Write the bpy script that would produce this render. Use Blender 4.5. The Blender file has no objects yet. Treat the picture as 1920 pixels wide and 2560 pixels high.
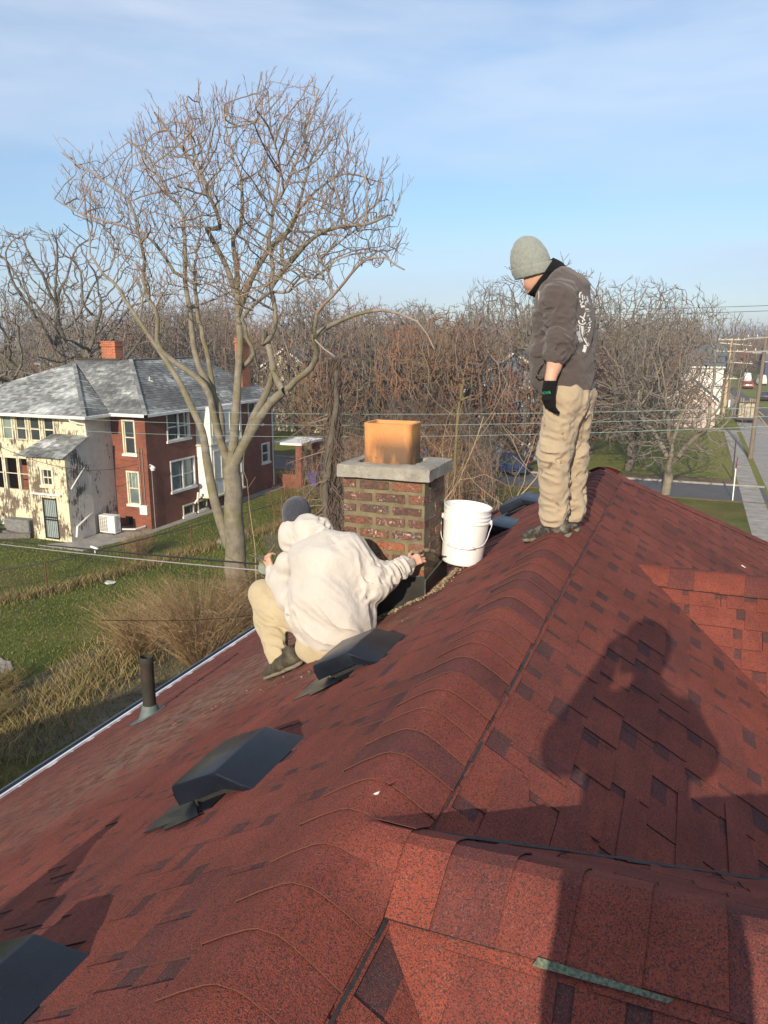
import bpy, bmesh, math, random
import numpy as np
from mathutils import Vector, Matrix, kdtree
from mathutils.bvhtree import BVHTree
R = math.radians
sc = bpy.context.scene
COL = sc.collection
rnd = random.Random(7)

# ---------------------------------------------------------------- camera, sky, sun, exposure
# world frame: +Y runs along the ridge of the roof and along the street, ground is z = 0
PITCH, YAW, FPX, CAMZ = R(12.8), R(21.8), 1920.0, 10.0
cam_d = bpy.data.cameras.new('camera'); cam = bpy.data.objects.new('camera', cam_d); COL.objects.link(cam)
cam.location = (0, 0, CAMZ); cam.rotation_euler = (R(90) - PITCH, 0, YAW)
cam_d.sensor_fit = 'VERTICAL'; cam_d.sensor_height = 36.0; cam_d.lens = 27.0
cam_d.clip_start = 0.02; cam_d.clip_end = 4000
sc.camera = cam
sc.view_settings.view_transform = 'Standard'; sc.view_settings.look = 'None'
sc.view_settings.exposure = 0.40; sc.view_settings.gamma = 1.0
sc.view_settings.use_curve_mapping = False
sc.cycles.use_denoising = True
sc.cycles.max_bounces = 6; sc.cycles.transparent_max_bounces = 6; sc.cycles.volume_bounces = 0

SUN = Vector((-.0559, .9269, -.3712)).normalized()      # direction in which the light travels
world = bpy.data.worlds.new('World'); sc.world = world; world.use_nodes = True
wt = world.node_tree; wn = wt.nodes; wl = wt.links; wn.clear()
sky = wn.new('ShaderNodeTexSky'); sky.sky_type = 'NISHITA'; sky.sun_disc = False
sky.sun_elevation = R(21.8); sky.sun_rotation = R(176.5); sky.altitude = 200
sky.air_density = 1.0; sky.dust_density = 0.25; sky.ozone_density = 2.6
bg = wn.new('ShaderNodeBackground'); bg.inputs[1].default_value = 0.105
wo = wn.new('ShaderNodeOutputWorld')
tc = wn.new('ShaderNodeTexCoord'); mp = wn.new('ShaderNodeMapping')
mp.inputs['Rotation'].default_value = (0, R(-14), R(20)); mp.inputs['Scale'].default_value = (.75, .55, 4.2)
nz = wn.new('ShaderNodeTexNoise'); nz.inputs['Scale'].default_value = 1.6; nz.inputs['Detail'].default_value = 7
nz.inputs['Roughness'].default_value = .55; nz.inputs['Distortion'].default_value = .35
cr = wn.new('ShaderNodeValToRGB'); cr.color_ramp.elements[0].position = .35; cr.color_ramp.elements[1].position = .76
cr.color_ramp.elements[0].color = (0, 0, 0, 1); cr.color_ramp.elements[1].color = (.78, .78, .78, 1)
wmix = wn.new('ShaderNodeMix'); wmix.data_type = 'RGBA'
tint = wn.new('ShaderNodeMix'); tint.data_type = 'RGBA'; tint.blend_type = 'MULTIPLY'
tint.inputs[0].default_value = 1.0; tint.inputs[7].default_value = (1.27, 1.30, 1.25, 1)
wl.new(tc.outputs['Generated'], mp.inputs[0]); wl.new(mp.outputs[0], nz.inputs[0]); wl.new(nz.outputs[0], cr.inputs[0])
wl.new(sky.outputs[0], tint.inputs[6]); wl.new(cr.outputs[0], wmix.inputs[0]); wl.new(tint.outputs[2], wmix.inputs[6])
wmix.inputs[7].default_value = (7.2, 7.9, 8.8, 1)
sz = wn.new('ShaderNodeSeparateXYZ'); wl.new(tc.outputs['Generated'], sz.inputs[0])
hr = wn.new('ShaderNodeValToRGB'); wl.new(sz.outputs[2], hr.inputs[0])      # greyer, hazier air low down
for k_, (p_, c_) in enumerate(((0., (.50, .54, .68)), (.10, (.66, .67, .75)), (.30, (.98, .93, .92)), (.60, (1.04, 1., .98)))):
    e_ = hr.color_ramp.elements[k_] if k_ < 2 else hr.color_ramp.elements.new(p_)
    e_.position = p_; e_.color = (*c_, 1)
hm = wn.new('ShaderNodeMix'); hm.data_type = 'RGBA'; hm.blend_type = 'MULTIPLY'; hm.inputs[0].default_value = 1.
wl.new(wmix.outputs[2], hm.inputs[6]); wl.new(hr.outputs[0], hm.inputs[7]); wl.new(hm.outputs[2], bg.inputs[0]); wl.new(bg.outputs[0], wo.inputs[0])

sd = bpy.data.lights.new('sun', 'SUN'); sd.energy = 4.7; sd.angle = R(.45); sd.color = (1.0, .85, .66)
so = bpy.data.objects.new('sun', sd); COL.objects.link(so); so.location = (0, -30, 40)
so.rotation_euler = SUN.to_track_quat('-Z', 'Y').to_euler()

# ---------------------------------------------------------------- measuring helpers (photo pixel -> place)
_cy, _sy, _cp, _sp = math.cos(YAW), math.sin(YAW), math.cos(PITCH), math.sin(PITCH)
def ray(u, v):
    r = (u - 960) / FPX; up = (1280 - v) / FPX
    fw = _cp + up * _sp; z = -_sp + up * _cp
    return Vector((_cy * r - _sy * fw, _sy * r + _cy * fw, z))
def at(u, v, Y):                     # the point seen at (u, v) that lies Y metres up the street
    d = ray(u, v); return d * (Y / d.y) + Vector((0, 0, CAMZ))
def ground(u, v, z=0.):
    d = ray(u, v); return d * ((z - CAMZ) / d.z) + Vector((0, 0, CAMZ))

# ---------------------------------------------------------------- object helpers
def tag(o, label=None, cat=None, group=None, kind=None):
    if label: o['label'] = label
    if cat: o['category'] = cat
    if group: o['group'] = group
    if kind: o['kind'] = kind
    return o
def empty(name, loc=(0, 0, 0), label=None, cat=None, group=None, rz=0.):
    o = bpy.data.objects.new(name, None); COL.objects.link(o); o.location = loc; o.rotation_euler = (0, 0, rz)
    o.empty_display_size = .2
    return tag(o, label, cat, group)
def link(name, me, parent=None, inv=True):
    o = bpy.data.objects.new(name, me); COL.objects.link(o)
    if parent is not None:
        o.parent = parent
        if inv:
            o.matrix_parent_inverse = basis(parent).inverted()
    return o
def basis(p):
    return p.matrix_basis.copy() if p.parent is None else basis(p.parent) @ p.matrix_parent_inverse @ p.matrix_basis

class MB:
    """collects shapes, then links them as one mesh object"""
    def __init__(s): s.v = []; s.f = []; s.m = []; s.c = []; s.mi = 0; s.cc = .5
    def add(s, vs, fs, mi=None, c=None):
        n = len(s.v); s.v += [tuple(p) for p in vs]; mi = s.mi if mi is None else mi; c = s.cc if c is None else c
        for f in fs: s.f.append(tuple(i + n for i in f)); s.m.append(mi); s.c.append(c)
    def quad(s, a, b, c_, d, mi=None, c=None): s.add([a, b, c_, d], [(0, 1, 2, 3)], mi, c)
    def box(s, lo, hi, M=None, mi=None, c=None):
        x0, y0, z0 = lo; x1, y1, z1 = hi
        vs = [Vector(p) for p in ((x0,y0,z0),(x1,y0,z0),(x1,y1,z0),(x0,y1,z0),(x0,y0,z1),(x1,y0,z1),(x1,y1,z1),(x0,y1,z1))]
        if M is not None: vs = [M @ p for p in vs]
        s.add(vs, [(0,3,2,1),(4,5,6,7),(0,1,5,4),(1,2,6,5),(2,3,7,6),(3,0,4,7)], mi, c)
    def bbox(s, lo, hi, b, M=None, mi=None, c=None):       # box with chamfered edges
        c0 = [(l + h) / 2 for l, h in zip(lo, hi)]; e = [abs(h - l) / 2 for l, h in zip(lo, hi)]
        b = min(b, *[q * .9 for q in e])
        bm = bmesh.new(); bmesh.ops.create_cube(bm, size=2)
        for v in bm.verts: v.co = Vector((v.co.x * e[0], v.co.y * e[1], v.co.z * e[2]))
        bmesh.ops.bevel(bm, geom=list(bm.edges), offset=b, segments=2, profile=.5, affect='EDGES')
        vs = [v.co + Vector(c0) for v in bm.verts]
        if M is not None: vs = [M @ p for p in vs]
        bm.verts.index_update(); s.add(vs, [tuple(v.index for v in f.verts) for f in bm.faces], mi, c); bm.free()
    def tube(s, pts, rad, n=8, cap=True, mi=None, c=None, start=None):
        pts = [Vector(p) for p in pts]
        if not hasattr(rad, '__len__'): rad = [rad] * len(pts)
        vs = []; u = None
        for i, p in enumerate(pts):
            t = (pts[min(i + 1, len(pts) - 1)] - pts[max(i - 1, 0)])
            if t.length < 1e-9: t = Vector((0, 0, 1))
            t.normalize()
            if u is None: u = t.orthogonal().normalized()
            u = (u - t * u.dot(t));
            if u.length < 1e-6: u = t.orthogonal()
            u.normalize(); w = t.cross(u)
            for k in range(n):
                a = 2 * math.pi * k / n; vs.append(p + (u * math.cos(a) + w * math.sin(a)) * rad[i])
        fs = []
        for i in range(len(pts) - 1):
            for k in range(n):
                fs.append((i * n + k, i * n + (k + 1) % n, (i + 1) * n + (k + 1) % n, (i + 1) * n + k))
        if cap: fs.append(tuple(range(n))[::-1]); fs.append(tuple((len(pts) - 1) * n + k for k in range(n)))
        s.add(vs, fs, mi, c)
    def lathe(s, prof, n=32, M=None, mi=None, c=None, cap=False):   # prof: (radius, z)
        vs = []
        for r_, z in prof:
            for k in range(n):
                a = 2 * math.pi * k / n; p = Vector((r_ * math.cos(a), r_ * math.sin(a), z)); vs.append(M @ p if M is not None else p)
        fs = [(i * n + k, i * n + (k + 1) % n, (i + 1) * n + (k + 1) % n, (i + 1) * n + k) for i in range(len(prof) - 1) for k in range(n)]
        if cap: fs.append(tuple(range(n))[::-1]); fs.append(tuple((len(prof) - 1) * n + k for k in range(n)))
        s.add(vs, fs, mi, c)
    def prism(s, poly, z0, z1, M=None, mi=None, c=None):
        n = len(poly); vs = [Vector((x, y, z0)) for x, y in poly] + [Vector((x, y, z1)) for x, y in poly]
        if M is not None: vs = [M @ p for p in vs]
        s.add(vs, [tuple(range(n))[::-1], tuple(range(n, 2 * n))] + [(i, (i + 1) % n, n + (i + 1) % n, n + i) for i in range(n)], mi, c)
    def mesh(s, name, mats, smooth=False):
        me = bpy.data.meshes.new(name); me.from_pydata(s.v, [], s.f)
        for m in (mats if isinstance(mats, (list, tuple)) else [mats]): me.materials.append(m)
        me.polygons.foreach_set('material_index', s.m)
        if smooth: me.polygons.foreach_set('use_smooth', [True] * len(s.f))
        a = me.attributes.new('tint', 'FLOAT', 'FACE'); a.data.foreach_set('value', [float(x) for x in s.c])
        me.update(); return me
    def build(s, name, mats, parent=None, smooth=False, kind=None, auto=None):
        me = s.mesh(name, mats, smooth or auto is not None)
        if auto is not None: me.set_sharp_from_angle(angle=R(auto))
        o = link(name, me, parent)
        if kind: o['kind'] = kind
        return o
def rot(loc, rx=0, ry=0, rz=0):
    return Matrix.Translation(loc) @ Matrix.Rotation(rz, 4, 'Z') @ Matrix.Rotation(ry, 4, 'Y') @ Matrix.Rotation(rx, 4, 'X')
def copy_tree(o, parent=None):
    c = o.copy(); COL.objects.link(c)
    if parent is not None: c.parent = parent
    for ch in list(o.children): copy_tree(ch, c)
    return c

# ---------------------------------------------------------------- materials
class Nd:
    def __init__(s, name):
        s.mat = bpy.data.materials.new(name); s.mat.use_nodes = True
        s.t = s.mat.node_tree; s.n = s.t.nodes; s.b = s.n['Principled BSDF']; s.out = s.n['Material Output']
        s.geo = s.n.new('ShaderNodeNewGeometry'); s.pos = s.geo.outputs['Position']
    def L(s, a, b): s.t.links.new(a, b)
    def val(s, sock, v):
        if hasattr(v, 'links') or hasattr(v, 'is_linked'): s.L(v, sock)
        else:
            if isinstance(v, (tuple, list)) and len(v) == 3 and sock.type == 'RGBA': v = (*v, 1)
            sock.default_value = v
    def map(s, sc_=(1, 1, 1), rt=(0, 0, 0), loc=(0, 0, 0), src=None):
        m = s.n.new('ShaderNodeMapping'); s.L(src or s.pos, m.inputs[0])
        m.inputs['Scale'].default_value = sc_; m.inputs['Rotation'].default_value = rt; m.inputs['Location'].default_value = loc
        return m.outputs[0]
    def obj(s): return s.n.new('ShaderNodeTexCoord').outputs['Object']
    def noise(s, scale, detail=4, rough=.55, vec=None, dist=0):
        n = s.n.new('ShaderNodeTexNoise'); n.inputs['Scale'].default_value = scale; n.inputs['Detail'].default_value = detail
        n.inputs['Roughness'].default_value = rough; n.inputs['Distortion'].default_value = dist
        s.L(vec or s.pos, n.inputs['Vector']); return n.outputs[0]
    def vor(s, scale, feat='F1', out='Distance', vec=None):
        n = s.n.new('ShaderNodeTexVoronoi'); n.feature = feat; n.inputs['Scale'].default_value = scale
        s.L(vec or s.pos, n.inputs['Vector']); return n.outputs[out]
    def ramp(s, x, *st, interp='LINEAR'):
        n = s.n.new('ShaderNodeValToRGB'); n.color_ramp.interpolation = interp; s.L(x, n.inputs[0]); e = n.color_ramp.elements
        while len(e) < len(st): e.new(.5)
        for k, (p, c) in enumerate(st):
            e[k].position = p
            if not isinstance(c, (tuple, list)): c = (c, c, c)
            e[k].color = (*c, 1)
        return n.outputs[0]
    def mix(s, f, a, b, mode='MIX'):
        n = s.n.new('ShaderNodeMix'); n.data_type = 'RGBA'; n.blend_type = mode
        s.val(n.inputs[0], f); s.val(n.inputs[6], a); s.val(n.inputs[7], b); return n.outputs[2]
    def math(s, op, a, b=0., clamp=False):
        n = s.n.new('ShaderNodeMath'); n.operation = op; n.use_clamp = clamp; s.val(n.inputs[0], a); s.val(n.inputs[1], b); return n.outputs[0]
    def attr(s, name='tint'):
        n = s.n.new('ShaderNodeAttribute'); n.attribute_name = name; return n.outputs['Fac']
    def rand(s): return s.n.new('ShaderNodeObjectInfo').outputs['Random']
    def bump(s, h, strength=.5, dist=.01):
        n = s.n.new('ShaderNodeBump'); n.inputs['Strength'].default_value = strength; n.inputs['Distance'].default_value = dist
        s.L(h, n.inputs['Height']); s.L(n.outputs[0], s.b.inputs['Normal']); return n
    def fin(s, col, rough=.8, metal=0., spec=None):
        s.val(s.b.inputs['Base Color'], col); s.val(s.b.inputs['Roughness'], rough); s.b.inputs['Metallic'].default_value = metal
        if spec is not None: s.b.inputs['Specular IOR Level'].default_value = spec
        return s.mat
def mat(name, c1, c2=None, scale=8., rough=.8, bump=0., bscale=None, dist=.005, metal=0., detail=5, lo=.35, hi=.65, spec=None, tintc=None, stretch=None):
    n = Nd(name); c2 = c2 or tuple(x * .75 for x in c1)
    vec = n.map(stretch) if stretch else None
    col = n.ramp(n.noise(scale, detail, vec=vec), (lo, c1), (hi, c2))
    if tintc: col = n.mix(n.attr(), col, tintc)
    if bump: n.bump(n.noise(bscale or scale * 4, 5), bump, dist)
    return n.fin(col, rough, metal, spec)

def shingle_mat():
    n = Nd('asphalt_shingle')
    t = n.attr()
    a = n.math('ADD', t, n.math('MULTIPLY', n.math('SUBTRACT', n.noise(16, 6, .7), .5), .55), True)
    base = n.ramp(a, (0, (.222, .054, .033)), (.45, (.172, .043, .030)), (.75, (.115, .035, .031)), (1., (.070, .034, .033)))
    gr = n.vor(400, out='Color')
    g1 = n.n.new('ShaderNodeSeparateColor'); n.L(gr, g1.inputs[0])
    dark = n.ramp(g1.outputs[0], (.54, 0.), (.68, 1.))
    col = n.mix(n.math('MULTIPLY', dark, .78), base, (.030, .026, .026))
    brt = n.ramp(g1.outputs[1], (.55, 0.), (.95, 1.))
    col = n.mix(n.math('MULTIPLY', brt, .50), col, n.mix(a, (.36, .070, .045), (.16, .06, .055)))
    pl = n.ramp(g1.outputs[2], (.975, 0.), (.985, 1.))
    col = n.mix(n.math('MULTIPLY', pl, .16), col, (.42, .33, .27))
    big = n.mix(1., n.ramp(n.noise(1.3, 5, .6), (.32, .76), (.7, 1.18)), n.ramp(n.noise(7, 5, .7, n.map((1, .35, 1))), (.3, .84), (.7, 1.14)), 'MULTIPLY')
    col = n.mix(1., col, big, 'MULTIPLY')
    # pale dust, grit and moss that collects low on the left slope near the pipe and the chimney
    sx = n.n.new('ShaderNodeSeparateXYZ'); n.L(n.pos, sx.inputs[0])
    def blob(cx, cy, rx, ry, w):
        dx = n.math('DIVIDE', n.math('SUBTRACT', sx.outputs[0], cx), rx); dy = n.math('DIVIDE', n.math('SUBTRACT', sx.outputs[1], cy), ry)
        r2 = n.math('ADD', n.math('MULTIPLY', dx, dx), n.math('MULTIPLY', dy, dy))
        return n.math('MULTIPLY', n.math('SUBTRACT', 1., r2, True), w)
    d = n.math('ADD', blob(-3.0, 4.7, .9, 2.3, .9), blob(-1.75, 4.2, .7, 1.0, .55))
    d = n.math('ADD', d, blob(-4.0, 3.6, 1.2, 3.2, .42))
    d = n.math('MULTIPLY', d, n.ramp(n.noise(9, 6, .7), (.38, 0.), (.66, 1.)), True)
    d = n.math('MULTIPLY', d, n.ramp(n.noise(160, 2), (.3, .45), (.6, 1.)))
    col = n.mix(d, col, (.26, .19, .13))
    n.bump(n.math('ADD', n.vor(330), n.math('MULTIPLY', n.noise(60, 3), .5)), .45, .0022)
    return n.fin(col, .93, spec=.25)
MT = {}
MT['shingle'] = shingle_mat()
MT['tar'] = mat('roof_tar', (.018, .016, .016), (.035, .03, .028), 60, .7, .4, 120, .002)
MT['cap_edge'] = mat('shingle_cut_edge', (.115, .050, .034), (.08, .035, .026), 60, .9)
MT['white_metal'] = mat('white_metal', (.72, .73, .74), (.6, .62, .64), 6, .4)
MT['asphalt_strip'] = mat('exposed_mat_strip', (.16, .20, .13), (.06, .07, .055), 140, .95, .5, 200, .002)
def vent_mat():
    n = Nd('black_vent_plastic')
    c = n.ramp(n.noise(5, 6, .6), (.3, (.005, .007, .012)), (.7, (.012, .016, .026)))
    sp = n.ramp(n.noise(300, 2), (.66, 0.), (.74, 1.)); c = n.mix(n.math('MULTIPLY', sp, .5), c, (.12, .11, .10))
    n.bump(n.noise(90, 3), .12, .001)
    return n.fin(c, n.ramp(n.noise(7, 5), (.3, .27), (.7, .42)), spec=.32)
MT['vent'] = vent_mat()
# ================================================================ ground, roads
ZR, XR, T = 8.84, -.70, .6             # ridge height, ridge line, roof pitch
EAVE = 4.66
def lawn_mat():
    n = Nd('lawn')
    g = n.ramp(n.noise(.35, 6, .6), (.3, (.060, .095, .014)), (.5, (.115, .135, .026)), (.72, (.20, .175, .060)))
    g2 = n.ramp(n.noise(6, 5, .7), (.3, .55), (.7, 1.3)); g = n.mix(1., g, g2, 'MULTIPLY')
    lf = n.math('MULTIPLY', n.ramp(n.noise(.16, 4), (.5, 0.), (.62, .8)), n.ramp(n.noise(22, 4, .7), (.45, 0.), (.6, 1.)))
    g = n.mix(lf, g, (.17, .10, .045))
    n.bump(n.noise(26, 6, .8), .9, .08)
    return n.fin(g, .95, spec=.15)
MT['lawn'] = lawn_mat()
def far_lawn():
    n = Nd('far_lawn')
    g = n.ramp(n.noise(.12, 6, .6), (.3, (.12, .14, .028)), (.55, (.18, .185, .045)), (.75, (.22, .17, .07)))
    g = n.mix(1., g, n.ramp(n.noise(4, 5, .7), (.3, .7), (.7, 1.2)), 'MULTIPLY'); n.bump(n.noise(15, 5, .8), .6, .06)
    return n.fin(g, .95, spec=.15)
MT['far_lawn'] = far_lawn()
def asphalt(name, a, b):
    n = Nd(name)
    c = n.ramp(n.noise(.7, 6, .65), (.3, a), (.7, b))
    ck = n.ramp(n.vor(.28, 'DISTANCE_TO_EDGE', vec=n.map((1, 1, 1))), (.0, 1.), (.012, 0.))
    ck = n.math('MULTIPLY', ck, n.ramp(n.noise(.25, 3), (.48, 0.), (.55, 1.)))
    c = n.mix(ck, c, (.02, .02, .02)); c = n.mix(1., c, n.ramp(n.noise(35, 3), (.3, .85), (.7, 1.12)), 'MULTIPLY')
    n.bump(n.noise(60, 3), .2, .004); return n.fin(c, .9, spec=.3)
MT['asphalt'] = asphalt('asphalt', (.085, .088, .095), (.12, .12, .125))
MT['concrete_road'] = asphalt('concrete_road', (.24, .23, .215), (.32, .305, .28))
MT['concrete'] = mat('concrete', (.33, .31, .28), (.22, .21, .19), 1.5, .9, .3, 30, .004)
MT['leaf_litter'] = mat('leaf_litter', (.17, .10, .045), (.085, .075, .03), 5, .95, .8, 30, .03)
MT['dirt'] = mat('dirt_and_litter', (.085, .065, .040), (.15, .12, .075), 1.1, .95, .9, 14, .05)
MT['yellow_paint'] = mat('yellow_road_paint', (.62, .36, .05), (.5, .28, .06), 4, .7)

def sheet(name, x0, x1, y0, y1, z, m, kind='structure', n=1):
    b = MB(); b.quad((x0, y0, z), (x1, y0, z), (x1, y1, z), (x0, y1, z)); o = b.build(name, m); o['kind'] = kind; return o
sheet('ground', -1500, 1500, -400, 3000, 0, MT['far_lawn'])
sheet('lawn', -60, 3.35, -10, 51.6, .004, MT['lawn'])
def road_piece(name, m, x0, x1, y0, y1, z0, z1):
    b = MB(); b.box((x0, y0, z0), (x1, y1, z1)); o = b.build(name, m); o['kind'] = 'structure'; return o
sheet('side_road', -140, 4.9, 51.7, 57.3, .010, MT['asphalt'])
b = MB()
for x in np.arange(-70, 2.7, 3.0): b.box((x, 57.31, 0), (x + 2.985, 57.46, .13 + rnd.uniform(-.01, .01)))
o = b.build('kerb', MT['concrete']); o['kind'] = 'structure'
b = MB()
for x in np.arange(-70, 2.7, 3.0): b.box((x, 51.54, 0), (x + 2.985, 51.69, .05 + rnd.uniform(-.01, .01)))
o = b.build('kerb', MT['leaf_litter']); o['kind'] = 'structure'
sheet('verge', -70, 3.2, 57.5, 60.2, .008, MT['leaf_litter'])
def strip_sheet(name, left, right, z, m):
    b = MB()
    for (l0, l1, r0, r1) in zip(left, left[1:], right, right[1:]): b.quad((*l0, z), (*r0, z), (*r1, z), (*l1, z))
    o = b.build(name, m); o['kind'] = 'structure'
LFT = [(5.1, -30), (5.1, 60), (5.1, 100), (5.0, 127), (4.9, 143), (4.6, 161), (2.5, 185), (-2, 215)]
RGT = [(15.0, -30), (13.0, 60), (10.4, 100), (9.5, 127), (9.1, 143), (8.1, 161), (6.2, 185), (3, 215)]
strip_sheet('main_road', LFT, RGT, .008, MT['concrete_road'])
strip_sheet('main_road', [(8.6, -30), (8.6, 60), (8.2, 100), (6.9, 127), (6.2, 143), (5.5, 161), (3.3, 185), (-1, 215)], RGT, .013, MT['asphalt'])
# sidewalk slabs: every slab is a piece
sw = empty('sidewalk', (3.9, 40, 0)); sw['kind'] = 'structure'
for y in np.arange(30, 130, 1.5):
    if y < 92:
        b = MB(); z = .03 + rnd.uniform(0, .02); b.box((3.38, y, 0), (4.62, y + 1.485, z), c=rnd.random()); b.build('slab', MT['concrete'], sw)
b = MB()
pts = [(8.15, 84), (8.1, 100), (8.0, 115), (7.6, 124), (6.6, 132), (5.9, 140)]
for (x0, y0), (x1, y1) in zip(pts, pts[1:]): b.quad((x0, y0, .018), (x0 + .16, y0, .018), (x1 + .16, y1, .018), (x1, y1, .018))
b.quad((8.3, 60, .018), (8.45, 60, .018), (8.31, 84, .018), (8.15, 84, .018))
pts = [(8.6, 112), (8.3, 122), (7.3, 134), (6.0, 150), (5.9, 220)]
for (x0, y0), (x1, y1) in zip(pts, pts[1:]): b.quad((x0, y0, .018), (x0 + .22, y0, .018), (x1 + .22, y1, .018), (x1, y1, .018))
o = b.build('road_marking', MT['yellow_paint']); o['kind'] = 'structure'
b = MB(); b.box((2.2, 91.6, 0), (8.0, 93.0, .03)); o = b.build('driveway', MT['concrete']); o['kind'] = 'structure'
# back yard: cracked slab beside the neighbours' house, pale slab low left, litter strip along fence
def blob_sheet(name, cx, cy, rx, ry, z, m, seed=0, th=.03):
    r_ = random.Random(seed); b = MB(); n = 22
    poly = [(cx + rx * math.cos(2 * math.pi * k / n) * r_.uniform(.8, 1.1), cy + ry * math.sin(2 * math.pi * k / n) * r_.uniform(.8, 1.1)) for k in range(n)]
    b.prism(poly, 0, z); o = b.build(name, m); o['kind'] = 'structure'; return o
b = MB(); b.prism([(-29.4, 27.6), (-26.6, 27.6), (-25.7, 31.4), (-25.3, 52), (-26.2, 52), (-26.2, 32.2), (-28.1, 32.2), (-28.4, 28.4)], 0, .05)
o = b.build('path', MT['concrete']); o['kind'] = 'structure'
blob_sheet('concrete_pad', -20.2, 15.7, 1.7, 1.1, .05, MT['concrete'], 3)
blob_sheet('dirt_patch', -15.6, 17.2, 2.2, 5.5, .012, MT['dirt'], 4)
blob_sheet('dirt_patch', -12.0, 36, 9, 9.5, .012, MT['dirt'], 5)

# ================================================================ the roof underfoot
house = empty('shingled_house', (XR, 2, 0), 'house under the red asphalt shingle roof that the two workers are on', 'house')
deck = mat('roof_deck', (.10, .035, .028), (.06, .03, .026), 30, .95)
brickwall = mat('house_brick_wall', (.22, .08, .05), (.14, .06, .045), 9, .9, .3, 40, .01)
Y0, Y1 = -4.2, 7.1                       # ends of the main ridge
ze = ZR - T * EAVE
xl, xr_, yn, yf = XR - EAVE, XR + EAVE, Y0 - EAVE, Y1 + EAVE
b = MB(); dz = -.012
P = lambda x, y, z: (x, y, z + dz)
A_, B_ = P(XR, Y0, ZR), P(XR, Y1, ZR)
c1, c2, c3, c4 = P(xl, yn, ze), P(xr_, yn, ze), P(xr_, yf, ze), P(xl, yf, ze)
b.add([A_, B_, c1, c2, c3, c4], [(2, 0, 1, 5), (0, 3, 4, 1), (2, 3, 0), (4, 5, 1)])
lo = [(x, y, z - .10) for x, y, z in (c1, c2, c3, c4)]
b.add(lo, [(0, 3, 2, 1)]); b.add([c1, c2, c3, c4] + lo, [(0, 4, 5, 1), (1, 5, 6, 2), (2, 6, 7, 3), (3, 7, 4, 0)])
b.build('roof_deck', deck, house)
b = MB(); b.box((xl + .5, yn + .5, 0), (xr_ - .5, yf - .5, ze - .1)); b.build('wall', brickwall, house)
# two cross gables on the right: their ridges run along +X
W1Y, W1Z, W1X = 1.51, ZR, 6.4
W2Y, W2Z, W2X = 5.02, 8.57, 6.0
W1D, W2D = 1.9, 1.9                      # half depth kept short: beyond it the main roof covers
for (wy, wz, wx, xs) in ((W1Y, W1Z, W1X, XR), (W2Y, W2Z, W2X, -.25)):
    b = MB(); D = 4.4; zb = wz - T * D
    a, c = P(xs, wy, wz), P(wx, wy, wz)
    q = 0.001; a = P(xs + q, wy, wz)
    b.add([a, c, P(xs + D, wy - D, zb), P(wx, wy - D, zb), P(xs + D, wy + D, zb), P(wx, wy + D, zb), P(xs + q, wy - q, wz - T * q), P(xs + q, wy + q, wz - T * q)],
          [(0, 6, 2, 3, 1), (0, 1, 5, 4, 7)])
    b.build('gable_deck', deck, house)
    b = MB(); b.add([(wx - .3, wy - 4, 0), (wx - .3, wy + 4, 0), (wx - .3, wy + 4, wz - 4 * T - .1), (wx - .3, wy, wz - .1), (wx - .3, wy - 4, wz - 4 * T - .1)], [(0, 1, 2, 3, 4)])
    b.build('gable_wall', brickwall, house)

# ---- shingles: each strip is one shingle about a metre long, with raised tabs on a lower layer
def inpoly(x, y, poly):
    s = None
    for (x0, y0), (x1, y1) in zip(poly, poly[1:] + poly[:1]):
        c = (x1 - x0) * (y - y0) - (y1 - y0) * (x - x0)
        if abs(c) < 1e-9: continue
        if s is None: s = c > 0
        elif (c > 0) != s: return False
    return True
def clip(poly, region):                  # Sutherland-Hodgman in (a, s) coordinates
    cx = sum(p[0] for p in region) / len(region); cy = sum(p[1] for p in region) / len(region)
    for (x0, y0), (x1, y1) in zip(region, region[1:] + region[:1]):
        side = 1 if (x1 - x0) * (cy - y0) - (y1 - y0) * (cx - x0) > 0 else -1
        f = lambda p: side * ((x1 - x0) * (p[1] - y0) - (y1 - y0) * (p[0] - x0))
        out = []
        for i, p in enumerate(poly):
            q = poly[(i + 1) % len(poly)]; a, c = f(p), f(q)
            if a >= 0: out.append(p)
            if (a >= 0) != (c >= 0):
                t = a / (a - c); out.append((p[0] + (q[0] - p[0]) * t, p[1] + (q[1] - p[1]) * t))
        poly = out
        if len(poly) < 3: return []
    return poly
MT['butt'] = mat('shingle_butt', (.040, .020, .018), (.075, .026, .022), 60, .95)
EXPO = .143
shingle_list = []                         # (importance, MB)
CAMV = Vector((0, 0, CAMZ))
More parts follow.
